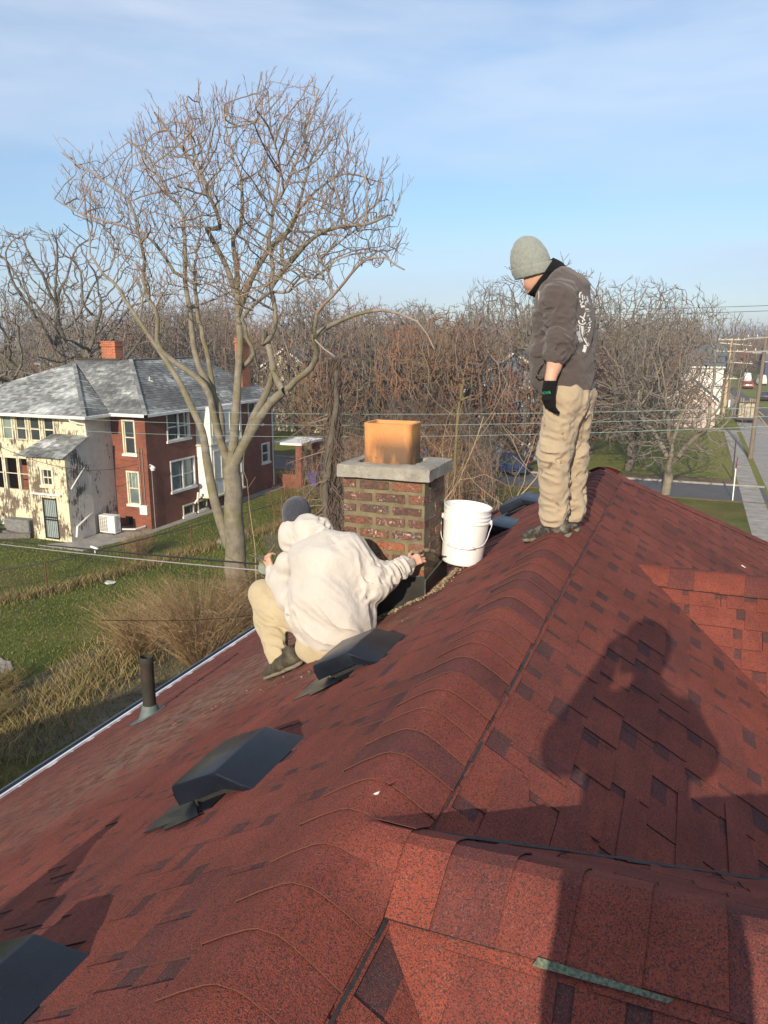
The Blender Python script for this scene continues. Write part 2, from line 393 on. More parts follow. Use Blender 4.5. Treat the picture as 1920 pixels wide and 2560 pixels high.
def slope(org, adir, sdir, region, seed, keep=None, dark=.0):
    """org: point on the ridge, adir: along the ridge, sdir: down the slope; region: convex polygon in (a, s)"""
    r_ = random.Random(seed); org, adir, sdir = Vector(org), Vector(adir).normalized(), Vector(sdir).normalized()
    nrm = adir.cross(sdir).normalized()
    if nrm.z < 0: nrm.negate()
    a0, a1 = min(p[0] for p in region), max(p[0] for p in region); s1 = max(p[1] for p in region)
    row = 0; s = min(p[1] for p in region)
    def W(a, s_, h): return org + adir * a + sdir * s_ + nrm * h
    while s < s1:
        a = a0 - r_.uniform(0, .9)
        while a < a1:
            ln = r_.uniform(.92, 1.02); mb = MB(); wav = r_.uniform(-.004, .004); tone = r_.choice([0, .06, .12, .2, .32, .5]) * .6
            def piece(x0, x1, t0, t1, h0, h1, c, skew=0.):
                pl = clip([(x0, t0), (x1, t0), (x1 + skew, t1), (x0 + skew, t1)], region)
                if len(pl) < 3: return
                hh = lambda t: h0 + (h1 - h0) * (t - t0) / max(1e-6, t1 - t0)
                top = [W(p[0], p[1], hh(p[1])) for p in pl]; n = len(top)
                bot = [W(p[0], p[1], -.004) for p in pl]
                cen = W((x0 + x1) / 2, (t0 + t1) / 2, 0)
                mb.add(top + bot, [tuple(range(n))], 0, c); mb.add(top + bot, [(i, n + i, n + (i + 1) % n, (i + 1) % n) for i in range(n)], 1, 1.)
            cm = W(a + ln / 2, s + EXPO / 2, 0)
            if keep is None or keep(cm):
                e = EXPO + r_.uniform(-.003, .003)
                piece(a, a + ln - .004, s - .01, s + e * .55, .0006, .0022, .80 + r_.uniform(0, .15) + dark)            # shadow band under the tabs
                piece(a, a + ln - .004, s + e * .50, s + e, .0024, .0042, tone + .1)
                x = a + r_.uniform(-.02, .05)
                while x < a + ln - .05:
                    w = r_.choice([.10, .14, .18, .22, .27, .30]) * r_.uniform(.9, 1.1)
                    w = min(w, a + ln - x - .004)
                    if w > .04:
                        tn = max(0, min(1, tone + r_.choice([-.08, -.04, 0, .05, .10, .28]) + dark))
                        piece(x, x + w, s - .012, s + e + r_.uniform(-.003, .004), .0045, .0082 + r_.uniform(0, .0022), tn, r_.uniform(-.006, .006))
                    x += w + r_.choice([.035, .05, .07, .10, .14])
                if mb.f:
                    d = (cm - CAMV); fw = d.dot(Vector((-_sy * _cp, _cy * _cp, -_sp)))
                    vis = 0
                    if fw > .2:
                        rr = d.dot(Vector((_cy, _sy, 0))); up = d.dot(Vector((-_sy * _sp, _cy * _sp, _cp)))
                        if abs(rr / fw) < .56 and abs(up / fw) < .74: vis = abs(nrm.dot(d.normalized())) / d.length_squared
                    shingle_list.append((vis, mb))
            a += ln
        s += EXPO; row += 1
ct = 1 / math.sqrt(1 + T * T)             # slope length = plan / ct
SL = EAVE / ct
# left slope (a = y, s downslope)
slope((XR, 0, ZR), (0, 1, 0), (-1, 0, -T), [(Y0, .06), (Y1, .06), (yf, SL), (yn, SL)], 11)
# right slope: hidden beneath the gables where those rise above it
def keepR(c):
    zr = ZR - T * (c.x - XR)
    return not (zr < W1Z - T * abs(c.y - W1Y) - .32 or (zr < W2Z - T * abs(c.y - W2Y) - .32 and c.x > -.2))
slope((XR, 0, ZR), (0, 1, 0), (1, 0, -T), [(Y0, .06), (Y1, .06), (yf, SL), (yn, SL)], 12, keepR)
# far hip (faces +Y) and near hip
slope((XR, Y1, ZR), (1, 0, 0), (0, 1, -T), [(0, 0), (.001, 0), (EAVE, SL), (-EAVE, SL)], 13, lambda c: c.y < Y1 + 1.6)
# gables, near and far faces; each face begins at its valley
def keepW(wy, wz, lim):
    return lambda c: c.z > ZR - T * (c.x - XR) - .35 and c.x < lim
slope((XR, W1Y, W1Z), (1, 0, 0), (0, -1, -T), [(.05, .06), (7, .06), (7, 3.0), (3.0 * ct, 3.0)], 21, keepW(W1Y, W1Z, 3.2))
slope((XR, W1Y, W1Z), (1, 0, 0), (0, 1, -T), [(.05, .06), (7, .06), (7, 3.0), (3.0 * ct, 3.0)], 22, keepW(W1Y, W1Z, 3.2))
slope((-.25, W2Y, W2Z), (1, 0, 0), (0, -1, -T), [(0, 0), (6, 0), (6, 3.0), (3.0 * ct, 3.0)], 23, keepW(W2Y, W2Z, 3.6))
slope((-.25, W2Y, W2Z), (1, 0, 0), (0, 1, -T), [(0, 0), (6, 0), (6, 2.0), (2.0 * ct, 2.0)], 24, keepW(W2Y, W2Z, 2.6))
shingle_list.sort(key=lambda t: -t[0])
big = MB()
for k, (vis, mb) in enumerate(shingle_list):
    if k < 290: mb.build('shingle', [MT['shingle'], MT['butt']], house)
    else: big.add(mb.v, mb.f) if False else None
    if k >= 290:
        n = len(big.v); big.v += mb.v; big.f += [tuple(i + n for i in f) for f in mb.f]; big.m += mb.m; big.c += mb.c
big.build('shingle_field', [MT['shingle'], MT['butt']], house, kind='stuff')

# ---- ridge caps: folded shingles, butt ends facing the viewer
def caps(p0, p1, nl, nr, hw, seed, step=.145, lift=.008, flip=False, start=.15, parent=house, drape=False):
    """p0 near end, p1 far end; nl/nr: unit vectors down the two slopes"""
    r_ = random.Random(seed); p0, p1 = Vector(p0), Vector(p1); L = (p1 - p0).length; d = (p1 - p0) / L
    nl, nr = Vector(nl).normalized(), Vector(nr).normalized(); up = -(nl + nr); up.normalize()
    a = start
    nlN = d.cross(nl); nlN = nlN if nlN.z > 0 else -nlN; nrN = d.cross(nr); nrN = nrN if nrN.z > 0 else -nrN
    while a < L:
        mb = MB(); tone = r_.choice([.0, .04, .1, .18, .30, .55, .8]) * .78; w = hw * r_.uniform(.97, 1.04); j = r_.uniform(-.008, .008); skew = r_.uniform(-.010, .010)
        secs = []
        for (aa, h) in ((a, lift + r_.uniform(0, .002)), (a + step * .38, lift * .85), (a + step * .76, lift * .65), (a + step * 1.15, lift * .45)):
            base = p0 + d * aa; row = []
            for q in (-1, -.60, -.24, -.07, .07, .24, .60, 1):
                side, N = (nl, nlN) if q < 0 else (nr, nrN)
                rr = abs(q) * w
                p = base + side * rr + N * (h + (.013 if abs(q) < .9 else .008)) + d * (skew * q)
                if abs(q) < .2: p += up * -.005
                if drape and q > 0: p.z = max(p.z, W1Z - T * math.sqrt((p.y - W1Y) ** 2 + .0006) + .022 + h)
                row.append(p)
            secs.append(row)
        n = len(secs[0]); vs = sum(secs, [])
        fs = [(i * n + k, i * n + k + 1, (i + 1) * n + k + 1, (i + 1) * n + k) for i in range(3) for k in range(n - 1)]
        mb.add(vs, fs, 0, tone)
        low = [p - (nlN if k < n // 2 else nrN) * .0026 for k, p in enumerate(secs[0])]
        mb.add(secs[0] + low, [(k, n + k, n + k + 1, k + 1) for k in range(n - 1)], 1, .5)
        for kk in (0, n - 1):
            ed = [s[kk] for s in secs]; lw = [p - (nlN if kk == 0 else nrN) * (.012) for p in ed]
            mb.add(ed + lw, [(0, 1, 5, 4), (1, 2, 6, 5), (2, 3, 7, 6)], 2, .5)
        mb.build('ridge_cap', [MT['shingle'], MT['cap_edge'], MT['tar']], parent, smooth=False, auto=22)
        a += step
HW = .178
caps((XR, -1.2, ZR), (XR, Y1 + .05, ZR), (-1, 0, -T), (1, 0, -T), HW, 31, lift=.009, drape=True)
caps((3.2, W1Y, W1Z), (XR + .22, W1Y, W1Z), (0, 1, -T), (0, -1, -T), HW, 32, lift=.009)
caps((3.0, W2Y, W2Z), (-.16, W2Y, W2Z), (0, 1, -T), (0, -1, -T), HW, 33, lift=.009)
hd = Vector((1, 1, -T)); E_ = Vector((XR, Y1, ZR))
caps(E_ + hd * 3.2, E_ + hd * .04, Vector((0, 1, -T)) - hd * .576, Vector((1, 0, -T)) - hd * .576, .15, 34)
hd2 = Vector((-1, 1, -T))
caps(E_ + hd2 * 3.2, E_ + hd2 * .04, Vector((-1, 0, -T)) - hd2 * .576, Vector((0, 1, -T)) - hd2 * .576, .15, 35)
# sealant line along the right edge of the caps
b = MB(); r_ = random.Random(3)
for i in range(60):
    y = -.5 + i * .127; x = XR + HW * ct + .004
    w = r_.uniform(.003, .010); n_ = Vector((T, 0, 1)).normalized()
    p = [Vector((x + r_.uniform(-.002, .003), y, ZR - T * (x - XR))) + n_ * .0095, Vector((x + r_.uniform(-.002, .003), y + .129, ZR - T * (x - XR))) + n_ * .0095]
    q = Vector((w * ct, 0, -T * w * ct))
    b.quad(p[0], p[0] + q, p[1] + q * r_.uniform(.6, 1.3), p[1])
b.build('sealant', MT['tar'], house)
# strip of cut shingle beside the caps
# valley cuts: slanted loose ends along the far valley of the first gable
b = MB(); r_ = random.Random(8); J = Vector((XR, W1Y, ZR)); vd = Vector((1, 1, -T)); nR = Vector((T, 0, 1)).normalized()
for i in range(14):
    s_ = .25 + i * .17; p = J + vd * s_; q = p + Vector((0, .42 + r_.uniform(-.05, .05), 0)); w = Vector((.055, 0, -.033)) * r_.uniform(.7, 1.3)
    b.add([p + nR * .013, q + nR * .011, q + w + nR * .010, p + w * 1.6 + vd * .03 + nR * .006], [(0, 1, 2, 3)], c=.35)
    b.add([p + nR * .013, p + nR * .0, p + w * 1.6 + vd * .03 + nR * .0, p + w * 1.6 + vd * .03 + nR * .006], [(0, 1, 2, 3)], c=1.)
b.build('valley_trim', MT['shingle'], house)
b = MB()
for i in range(30):
    s_ = .17 + i * .09; p = J + vd * s_ + Vector((0, 0, .018)); q = J + vd * (s_ + .092) + Vector((0, 0, .018 + r_.uniform(-.002, .002)))
    w = Vector((.010, -.012, 0)) * r_.uniform(.5, 1.2); b.quad(p, q, q + w, p + w)
b.build('valley_seam', MT['tar'], house)
# exposed green strip between cross-gable caps, nails, drip edge, gutter
b = MB(); nS = Vector((0, -T, 1)).normalized(); dS = Vector((0, -1, -T)).normalized()
def onS(x, s_, h): return Vector((x, W1Y, W1Z)) + dS * s_ + nS * h
b.add([onS(-.20, .176, .0215), onS(.06, .180, .0215), onS(.05, .189, .0185), onS(-.21, .194, .0185)], [(0, 3, 2, 1)]); b.build('exposed_strip', MT['asphalt_strip'], house)
nailm = mat('galvanised_nail', (.20, .25, .29), (.3, .33, .36), 60, .45, metal=.6)
for (u, v) in ((1002, 2179), (1024, 2241)):
    d = ray(u, v); k = (ZR - CAMZ - T * XR * -1) ; k = (ZR - CAMZ + T * XR) / (d.z + T * d.x); p = d * k + CAMV + Vector((T, 0, 1)).normalized() * .019
    b = MB(); Mx = Matrix.Translation(p) @ Vector((T, 0, 1)).to_track_quat('Z', 'Y').to_matrix().to_4x4()
    b.lathe([(.0001, .0025), (.003, .0024), (.0052, .001), (.0055, -.004)], 14, Mx); b.build('roofing_nail', nailm, house, smooth=True)
b = MB(); zt = ze + .0
b.add([(xl - .02, yn, zt - .004), (xl - .02, yf + .02, zt - .004), (xl + .022, yf + .02, zt + .0165), (xl + .022, yn, zt + .0165)], [(0, 1, 2, 3)])
b.add([(xl - .02, yn, zt - .004), (xl - .02, yf + .02, zt - .004), (xl - .02, yf + .02, zt - .09), (xl - .02, yn, zt - .09)], [(0, 1, 2, 3)])
b.box((xl - .034, yn, zt - .05), (xl - .012, yf + .02, zt + .020)); b.build('drip_edge', MT['white_metal'], house)
b = MB()
prof = [(-.03, -.03), (-.03, -.14), (-.15, -.14), (-.15, -.03), (-.165, -.025), (-.165, -.035), (-.155, -.15), (-.02, -.15)]
for (x0, z0), (x1, z1) in zip(prof, prof[1:]): b.quad((xl + x0, yn, zt + z0), (xl + x0, yf, zt + z0), (xl + x1, yf, zt + z1), (xl + x1, yn, zt + z1))
b.build('gutter', mat('dark_gutter', (.10, .13, .17), (.06, .08, .11), 4, .5), house)

mat_dark = mat('dark_mesh', (.008, .008, .008), (.016, .016, .016), 80, .8)
# ================================================================ roof vents (slant back boxes)
NL = Vector((-T, 0, 1)).normalized(); DL = Vector((-1, 0, -T)).normalized()
def slope_frame(x, y, h=0.):            # local x = down the left slope, y = +Y, z = normal
    p = Vector((x, y, ZR - T * (XR - x))) + NL * h
    M = Matrix.Identity(4)
    ax, az = DL, NL; ay = az.cross(ax)
    for i in range(3): M[i][0] = ax[i]; M[i][1] = ay[i]; M[i][2] = az[i]; M[i][3] = p[i]
    return M
def vent(y, x=-1.295, ln=.335, label=None, seed=0, scale=1.0):
    t = empty('roof_vent', (x, y + .2, ZR - T * (XR - x)), label, 'roof vent', 'black roof vents in a row down the left slope')
    M = slope_frame(x, y); W_ = .385 * scale
    # local frame's y axis points along world -Y or +Y
    sgn = 1 if (M.to_3x3() @ Vector((0, 1, 0))).y > 0 else -1
    def V(a, bb, c): return M @ Vector((a, sgn * bb, c))
    # hood: slanted back rising from the roof, flat top, open low end
    n = 10; prof = [(-.01, .006), (.03, .034), (.118, .102), (.124, .106), (.132, .108), (ln, .120), (ln + .007, .117), (ln + .010, .110), (ln + .012, .058)]
    ins = [0, .004, .012, .012, .012, .014, .014, .014, .014]
    b = MB(); rows = []
    for (a, h), i_ in zip(prof, ins):
        rd = .010
        rows.append([V(a, i_ + rd * 0 - .0, min(h * .35, .0) + (.004 if h < .05 else .040)), V(a, i_, max(h - rd, .004)), V(a, i_ + rd * .35, max(h - rd * .3, .005)), V(a, i_ + rd, h),
                     V(a, W_ / 2, h + (.003 if h > .09 else 0)),
                     V(a, W_ - i_ - rd, h), V(a, W_ - i_ - rd * .35, max(h - rd * .3, .005)), V(a, W_ - i_, max(h - rd, .004)), V(a, W_ - i_, (.004 if h < .05 else .040))])
    m = len(rows[0]); vs = sum(rows, [])
    b.add(vs, [(i * m + k, i * m + k + 1, (i + 1) * m + k + 1, (i + 1) * m + k) for i in range(len(rows) - 1) for k in range(m - 1)])
    b.add([V(ln + .014, .014, .040), V(ln + .014, W_ - .014, .040), V(ln + .014, W_ - .014, .090), V(ln + .014, .014, .090)], [(0, 1, 2, 3)])
    b.build('hood', MT['vent'], t, smooth=True, auto=28)
    # inner collar and mesh below the hood
    b = MB(); b.box((0, 0, 0), (1, 1, 1), M @ Matrix.Translation((.10, sgn * .05 if sgn > 0 else -(W_ - .05), .002)) @ Matrix.Diagonal((.20, W_ - .10, .060, 1))); b.build('collar', mat_dark, t)
    b = MB(); z = .0105 + .002 * (seed % 2)
    b.box((0, 0, 0), (1, 1, 1), M @ Matrix.Translation((.16, sgn * -.045 if sgn > 0 else -(W_ + .045), z - .002)) @ Matrix.Diagonal((ln + .015, W_ + .09, .003, 1))); b.build('flange', MT['vent'], t)
    # lifted tongue at the near lower corner
    b = MB(); b.add([V(ln * .5, -.10, .02), V(ln + .02, -.09, .0105), V(ln + .16, .05, .012), V(ln * .95, .06, .028)], [(0, 1, 2, 3)])
    b.add([V(ln * .5, -.10, .017), V(ln + .02, -.09, .0075), V(ln + .16, .05, .009), V(ln * .95, .06, .025)], [(3, 2, 1, 0)])
    b.build('flap', MT['vent'], t)
    return t
vent(.86, label='black roof vent cut off by the bottom left corner with a white dab on it', seed=0)
vent(2.02, label='black roof vent nearer the camera than the crouching man, second from bottom left', seed=1)
vent(3.15, label='black roof vent directly behind the crouching man in white', seed=2)
vent(5.98, label='black roof vent beside the standing man\'s toe and the white bucket', seed=3)
vent(7.08, label='farthest black roof vent, behind the standing man\'s shins', seed=4)

# ================================================================ rusty vent pipe
pp = Vector((-4.32, 5.12, ZR - T * (XR + 4.32)))
t = empty('vent_pipe', pp, 'tall rusty black vent pipe standing low on the left slope', 'vent pipe')
rustm = Nd('rusty_iron'); c = rustm.ramp(rustm.noise(7, 6, .7), (.3, (.018, .018, .016)), (.55, (.030, .028, .022)), (.8, (.075, .035, .018))); rustm.bump(rustm.noise(50, 5), .4, .004); rustm = rustm.fin(c, .75)
leadm = mat('weathered_lead', (.075, .105, .105), (.12, .15, .15), 10, .65, .2, 30, .004)
b = MB(); Mx = Matrix.Translation(pp)
b.lathe([(.058, -.05), (.058, .50), (.063, .51), (.063, .56), (.060, .575), (.052, .575), (.052, .1)], 28, Mx); b.build('pipe', rustm, t, smooth=True, auto=40)
b = MB(); b.lathe([(.13, -.085), (.105, -.02), (.082, .05), (.070, .10), (.060, .115)], 28, Mx)
b.build('boot', leadm, t, smooth=True)
b = MB(); Mf = slope_frame(pp.x, pp.y, .011)
poly = [(.17 * math.cos(a) * (1.25 if math.cos(a) > 0 else .9), .16 * math.sin(a)) for a in np.linspace(0, 2 * math.pi, 20, endpoint=False)]
b.prism(poly, -.002, .004, Mf); b.build('flange', leadm, t)
# ================================================================ chimney with one brick per object
CX0, CX1, CY0, CY1 = -2.135, -1.555, 4.60, 5.02
ch = empty('brick_chimney', ((CX0 + CX1) / 2, 4.88, 8.2), 'old brick chimney with olive mortar, concrete cap and orange clay flue', 'chimney')
def brick_mat():
    n = Nd('old_chimney_brick'); r_ = n.rand()
    base = n.ramp(r_, (0, (.085, .055, .042)), (.3, (.115, .068, .048)), (.45, (.19, .085, .048)), (.62, (.34, .115, .050)), (.72, (.080, .048, .040)), (1, (.14, .068, .045)))
    base = n.mix(n.ramp(n.noise(24, 6, .7), (.50, 0.), (.66, .7)), base, (.30, .10, .05))
    base = n.mix(n.ramp(n.noise(60, 5, .7), (.5, 0.), (.62, .75)), base, (.045, .028, .028))
    wht = n.math('MULTIPLY', n.ramp(n.noise(55, 7, .75), (.54, 0.), (.62, 1.)), n.ramp(n.noise(9, 3), (.46, 0.), (.58, 1.)))
    base = n.mix(wht, base, (.50, .42, .36))
    n.bump(n.noise(75, 7, .75), .9, .007); return n.fin(base, .9)
MT['brick'] = brick_mat()
MT['mortar'] = mat('olive_mortar', (.195, .165, .095), (.115, .100, .058), 12, .95, .8, 60, .008, detail=7)
b = MB(); m_ = .0035
b.box((CX0 + m_, CY0 + m_, 7.9), (CX1 - m_, CY1 - m_, 9.10)); b.build('mortar_core', MT['mortar'], ch)
BH, PITCHZ = .053, .0815
def brick_piece(name, lo, hi, seed, parent, m=None):
    r_ = random.Random(seed); b = MB()
    c0 = [(l + h) / 2 for l, h in zip(lo, hi)]; e = [abs(h - l) / 2 for l, h in zip(lo, hi)]
    bm = bmesh.new(); bmesh.ops.create_cube(bm, size=2)
    for v in bm.verts: v.co = Vector((v.co.x * e[0], v.co.y * e[1], v.co.z * e[2]))
    bmesh.ops.subdivide_edges(bm, edges=[ed for ed in bm.edges if ed.calc_length() > .1], cuts=3, use_grid_fill=True)
    bmesh.ops.bevel(bm, geom=list(bm.edges), offset=.0028, segments=1, affect='EDGES')
    for v in bm.verts: v.co += Vector((r_.uniform(-1, 1), r_.uniform(-1, 1), r_.uniform(-1, 1))) * .0022
    bm.verts.index_update(); b.add([v.co + Vector(c0) for v in bm.verts], [tuple(v.index for v in f.verts) for f in bm.faces]); bm.free()
    return b.build(name, m or MT['brick'], parent)
k = 0
for row in range(13):
    z1 = 9.078 - row * PITCHZ; z0 = z1 - BH
    off = 0 if row % 2 else .115
    zr_r = ZR - T * (XR - CX1)
    if z1 < 8.0: break
    # front and back faces
    x = CX0 - off + .004
    while x < CX1 - .02:
        xa, xb = max(x, CX0), min(x + .204, CX1 - .002)
        if xb - xa > .04:
            j = rnd.uniform(-.0035, .0035)
            brick_piece('brick', (xa, CY0 - .002 + j, z0 + rnd.uniform(-.003, .003)), (xb, CY0 + .09, z1 + rnd.uniform(-.003, .003)), k, ch); k += 1
            brick_piece('brick', (xa, CY1 - .09, z0), (xb, CY1 + .001 + j, z1), k, ch); k += 1
        x += .232
    y = CY0 + .098 + (0 if row % 2 else -.10)
    while y < CY1 - .1:
        ya, yb = max(y, CY0 + .098), min(y + .205, CY1 - .095)
        if yb - ya > .03:
            j = rnd.uniform(-.009, .006)
            brick_piece('brick', (CX1 - .09, ya, z0), (CX1 + .002 + j, yb, z1), k, ch); k += 1
            brick_piece('brick', (CX0 - .002 + j, ya, z0), (CX0 + .09, yb, z1), k, ch); k += 1
        y += .222
def conc():
    n = Nd('chimney_cap_concrete'); c = n.ramp(n.noise(9, 7, .7), (.3, (.20, .19, .155)), (.6, (.34, .32, .275)), (.8, (.46, .44, .39)))
    c = n.mix(n.ramp(n.noise(70, 4), (.62, 0.), (.72, .6)), c, (.08, .075, .06)); n.bump(n.noise(45, 7, .75), .9, .010); return n.fin(c, .95)
MT['capconc'] = conc()
# cap: a slab with a sunk ring round the flue, rough edges
bm = bmesh.new(); sx0, sx1, sy0, sy1, sz0, sz1 = CX0 - .02, CX1 + .045, CY0 - .055, CY1 + .035, 9.10, 9.185
FX0, FX1, FY0, FY1 = -2.035, -1.695, 4.70, 4.94
def ring(x0, x1, y0, y1, z, n=9):
    vs = []
    for i in range(n): vs.append((x0 + (x1 - x0) * i / n, y0, z))
    for i in range(n): vs.append((x1, y0 + (y1 - y0) * i / n, z))
    for i in range(n): vs.append((x1 - (x1 - x0) * i / n, y1, z))
    for i in range(n): vs.append((x0, y1 - (y1 - y0) * i / n, z))
    return vs
b = MB(); rr = random.Random(5)
rings = [ring(sx0 + .02, sx1 - .02, sy0 + .02, sy1 - .02, sz0), ring(sx0, sx1, sy0, sy1, sz0 + .004), ring(sx0, sx1, sy0, sy1, (sz0 + sz1) / 2), ring(sx0, sx1, sy0, sy1, sz1 - .006), ring(sx0 + .008, sx1 - .008, sy0 + .008, sy1 - .008, sz1),
         ring(FX0 - .035, FX1 + .035, FY0 - .035, FY1 + .035, sz1 + .004), ring(FX0 - .03, FX1 + .03, FY0 - .03, FY1 + .03, sz1 - .025), ring(FX0 + .02, FX1 - .02, FY0 + .02, FY1 - .02, sz1 - .027)]
n = len(rings[0]); vs = [Vector(p) + Vector([rr.uniform(-1, 1) * (.003 if i < 5 else .005) for _ in range(3)]) for i, rg in enumerate(rings) for p in rg]
b.add(vs, [(i * n + q, i * n + (q + 1) % n, (i + 1) * n + (q + 1) % n, (i + 1) * n + q) for i in range(len(rings) - 1) for q in range(n)] + [tuple(range(n))[::-1]])
b.build('concrete_cap', MT['capconc'], ch, auto=35)
def clay():
    n = Nd('clay_flue'); sx = n.n.new('ShaderNodeSeparateXYZ'); n.L(n.pos, sx.inputs[0])
    c = n.ramp(n.noise(5, 5, .6), (.3, (.55, .22, .068)), (.7, (.64, .32, .11)))
    h = n.math('DIVIDE', n.math('SUBTRACT', sx.outputs[2], 9.17), .26)
    w = n.noise(6.5, 4, .55, n.map((1, 1, .22)))
    m1 = n.math('MULTIPLY', n.ramp(h, (.0, 1.), (.45, .85), (.85, 0.)), n.ramp(w, (.38, 0.), (.56, .95)))
    c = n.mix(m1, c, (.060, .042, .030))
    c = n.mix(n.math('MULTIPLY', n.ramp(n.noise(85, 4), (.60, 0.), (.68, 1.)), n.ramp(h, (0, 1.), (.8, .25))), c, (.10, .05, .025))
    c = n.mix(n.ramp(h, (.0, .7), (.07, 0.)), c, (.40, .12, .05))
    n.bump(n.noise(60, 5), .25, .003); return n.fin(c, n.ramp(n.noise(9, 4), (.3, .5), (.7, .8)))
MT['clay'] = clay()
def rrect(x0, x1, y0, y1, r_, z, n=5):
    pts = []
    for cx, cy, a0 in ((x1 - r_, y0 + r_, -90), (x1 - r_, y1 - r_, 0), (x0 + r_, y1 - r_, 90), (x0 + r_, y0 + r_, 180)):
        for i in range(n + 1):
            a = R(a0 + 90 * i / n); pts.append((cx + r_ * math.cos(a), cy + r_ * math.sin(a), z))
    return pts
b = MB(); th = .020
rg = [rrect(FX0 + .0, FX1 - .0, FY0, FY1, .045, 9.155), rrect(FX0, FX1, FY0, FY1, .045, 9.40), rrect(FX0 - .003, FX1 + .003, FY0 - .003, FY1 + .003, .045, 9.443),
      rrect(FX0 + .004, FX1 - .004, FY0 + .004, FY1 - .004, .04, 9.447), rrect(FX0 + th, FX1 - th, FY0 + th, FY1 - th, .03, 9.445), rrect(FX0 + th, FX1 - th, FY0 + th, FY1 - th, .03, 9.0)]
n = len(rg[0]); rr = random.Random(6)
vs = [Vector(p) + Vector((0, 0, rr.uniform(-.002, .002) if i in (2, 3, 4) else 0)) for i, q in enumerate(rg) for p in q]
b.add(vs, [(i * n + q, i * n + (q + 1) % n, (i + 1) * n + (q + 1) % n, (i + 1) * n + q) for i in range(len(rg) - 1) for q in range(n)] + [tuple((len(rg) - 1) * n + q for q in range(n))])
b.build('flue_tile', MT['clay'], ch, auto=40)
# black flashing: apron in front, stepped side pieces, scuffs
flash = mat('black_flashing', (.022, .021, .019), (.040, .037, .031), 6, .45, .2, 20, .004, spec=.4)
def flashpanel(x0, x1, ztop, y, d=0.):
    b = MB(); zl = lambda x: ZR - T * (XR - x)
    b.add([(x0, y - d, zl(x0) + .01), (x1, y - d, zl(x1) + .01), (x1, y - d - .001, ztop(x1)), (x0, y - d - .001, ztop(x0)),
           (x0, y - d + .006, zl(x0) + .01), (x1, y - d + .006, zl(x1) + .01), (x1, y - d + .006, ztop(x1)), (x0, y - d + .006, ztop(x0))],
          [(0, 1, 2, 3), (7, 6, 5, 4), (3, 2, 6, 7), (0, 3, 7, 4), (1, 5, 6, 2)])
    b.add([(x0, y - d, zl(x0) + .012), (x1, y - d, zl(x1) + .012), (x1, y - d - .09, zl(x1) + .013), (x0, y - d - .09, zl(x0) + .013)], [(0, 3, 2, 1)])
    return b.build('flashing', flash, ch)
flashpanel(CX0 - .02, -1.84, lambda x: 8.40 + (x - CX0) * .10, CY0, .007)
flashpanel(-1.85, CX1 + .012, lambda x: 8.43 + (x + 1.85) * .14, CY0, .016)
b = MB(); X = CX1 + .014; zz = ZR - T * (XR - CX1)
b.add([(X, CY0 - .02, zz), (X, CY1 + .05, zz), (X, CY1 + .05, zz + .155), (X, CY0 - .02, zz + .115), (X, CY0 + .30, zz + .15), (X, CY0 + .30, zz)], [(0, 5, 4, 3), (5, 1, 2, 4)])
b.add([(X - .004, CY0 - .015, zz), (X - .004, CY1 + .04, zz), (X - .004, CY1 + .04, zz + .155), (X - .004, CY0 - .015, zz + .115)], [(0, 3, 2, 1)])
b.add([(X, CY0 - .06, zz + .012), (X + .10, CY0 - .06, zz + .072), (X + .10, CY1 + .1, zz + .072), (X, CY1 + .1, zz + .012)], [(0, 1, 2, 3)])
b.build('flashing', flash, ch)
b = MB(); b.tube([(X + .004, CY0 - .018, zz + .118), (X + .004, CY0 + .3, zz + .152), (X + .004, CY1 + .04, zz + .158)], .006, 6); b.tube([(CX1 + .014, CY0 - .02, zz + .01), (CX1 + .016, CY0 - .022, zz + .115)], .005, 6)
b.tube([(CX0 - .02, CY0 - .02, 8.402), (-1.85, CY0 - .024, 8.43), (CX1 + .01, CY0 - .025, 8.472)], .006, 6)
b.build('sealant', mat('grey_sealant', (.05, .05, .05), (.10, .10, .095), 40, .6), ch)
# grit, moss and mortar crumbs lying against the chimney
b = MB(); rr = random.Random(9)
zl = lambda x: ZR - T * (XR - x)
for i in range(1500):
    q = rr.random()
    if q < .45: x = rr.uniform(CX0 - .25, CX1 + .08); y = CY0 - .10 - abs(rr.gauss(0, .05)) + .03
    elif q < .9: x = CX1 + .06 + abs(rr.gauss(0, .045)); y = rr.uniform(CY0 - .15, CY1 + .5)
    else: x = rr.uniform(-2.9, -1.4); y = rr.uniform(3.6, 5.4)
    s_ = rr.uniform(.002, .0085) * (1.1 if q < .9 else .7); bm = [Vector((rr.uniform(-1, 1), rr.uniform(-1, 1), rr.uniform(0, 1.2))).normalized() * s_ for _ in range(6)]
    c0 = Vector((x, y, zl(x) + .012 + s_ * .3)); v = [c0 + Vector(p) * s_ for p in ((1, 0, 0), (0, 1, 0), (-1, 0, 0), (0, -1, 0), (0, 0, .9), (.1, .1, -.6))]
    v = [p + Vector((rr.uniform(-.3, .3), rr.uniform(-.3, .3), rr.uniform(-.3, .3))) * s_ for p in v]
    b.add(v, [(0, 1, 4), (1, 2, 4), (2, 3, 4), (3, 0, 4), (1, 0, 5), (2, 1, 5), (3, 2, 5), (0, 3, 5)], c=rr.random())
gm = Nd('grit'); a = gm.attr(); gm = gm.fin(gm.ramp(a, (0, (.10, .085, .035)), (.4, (.19, .15, .075)), (.7, (.30, .22, .15)), (1, (.42, .34, .26))), .95)
b.build('grit_and_moss', gm, None, kind='stuff')

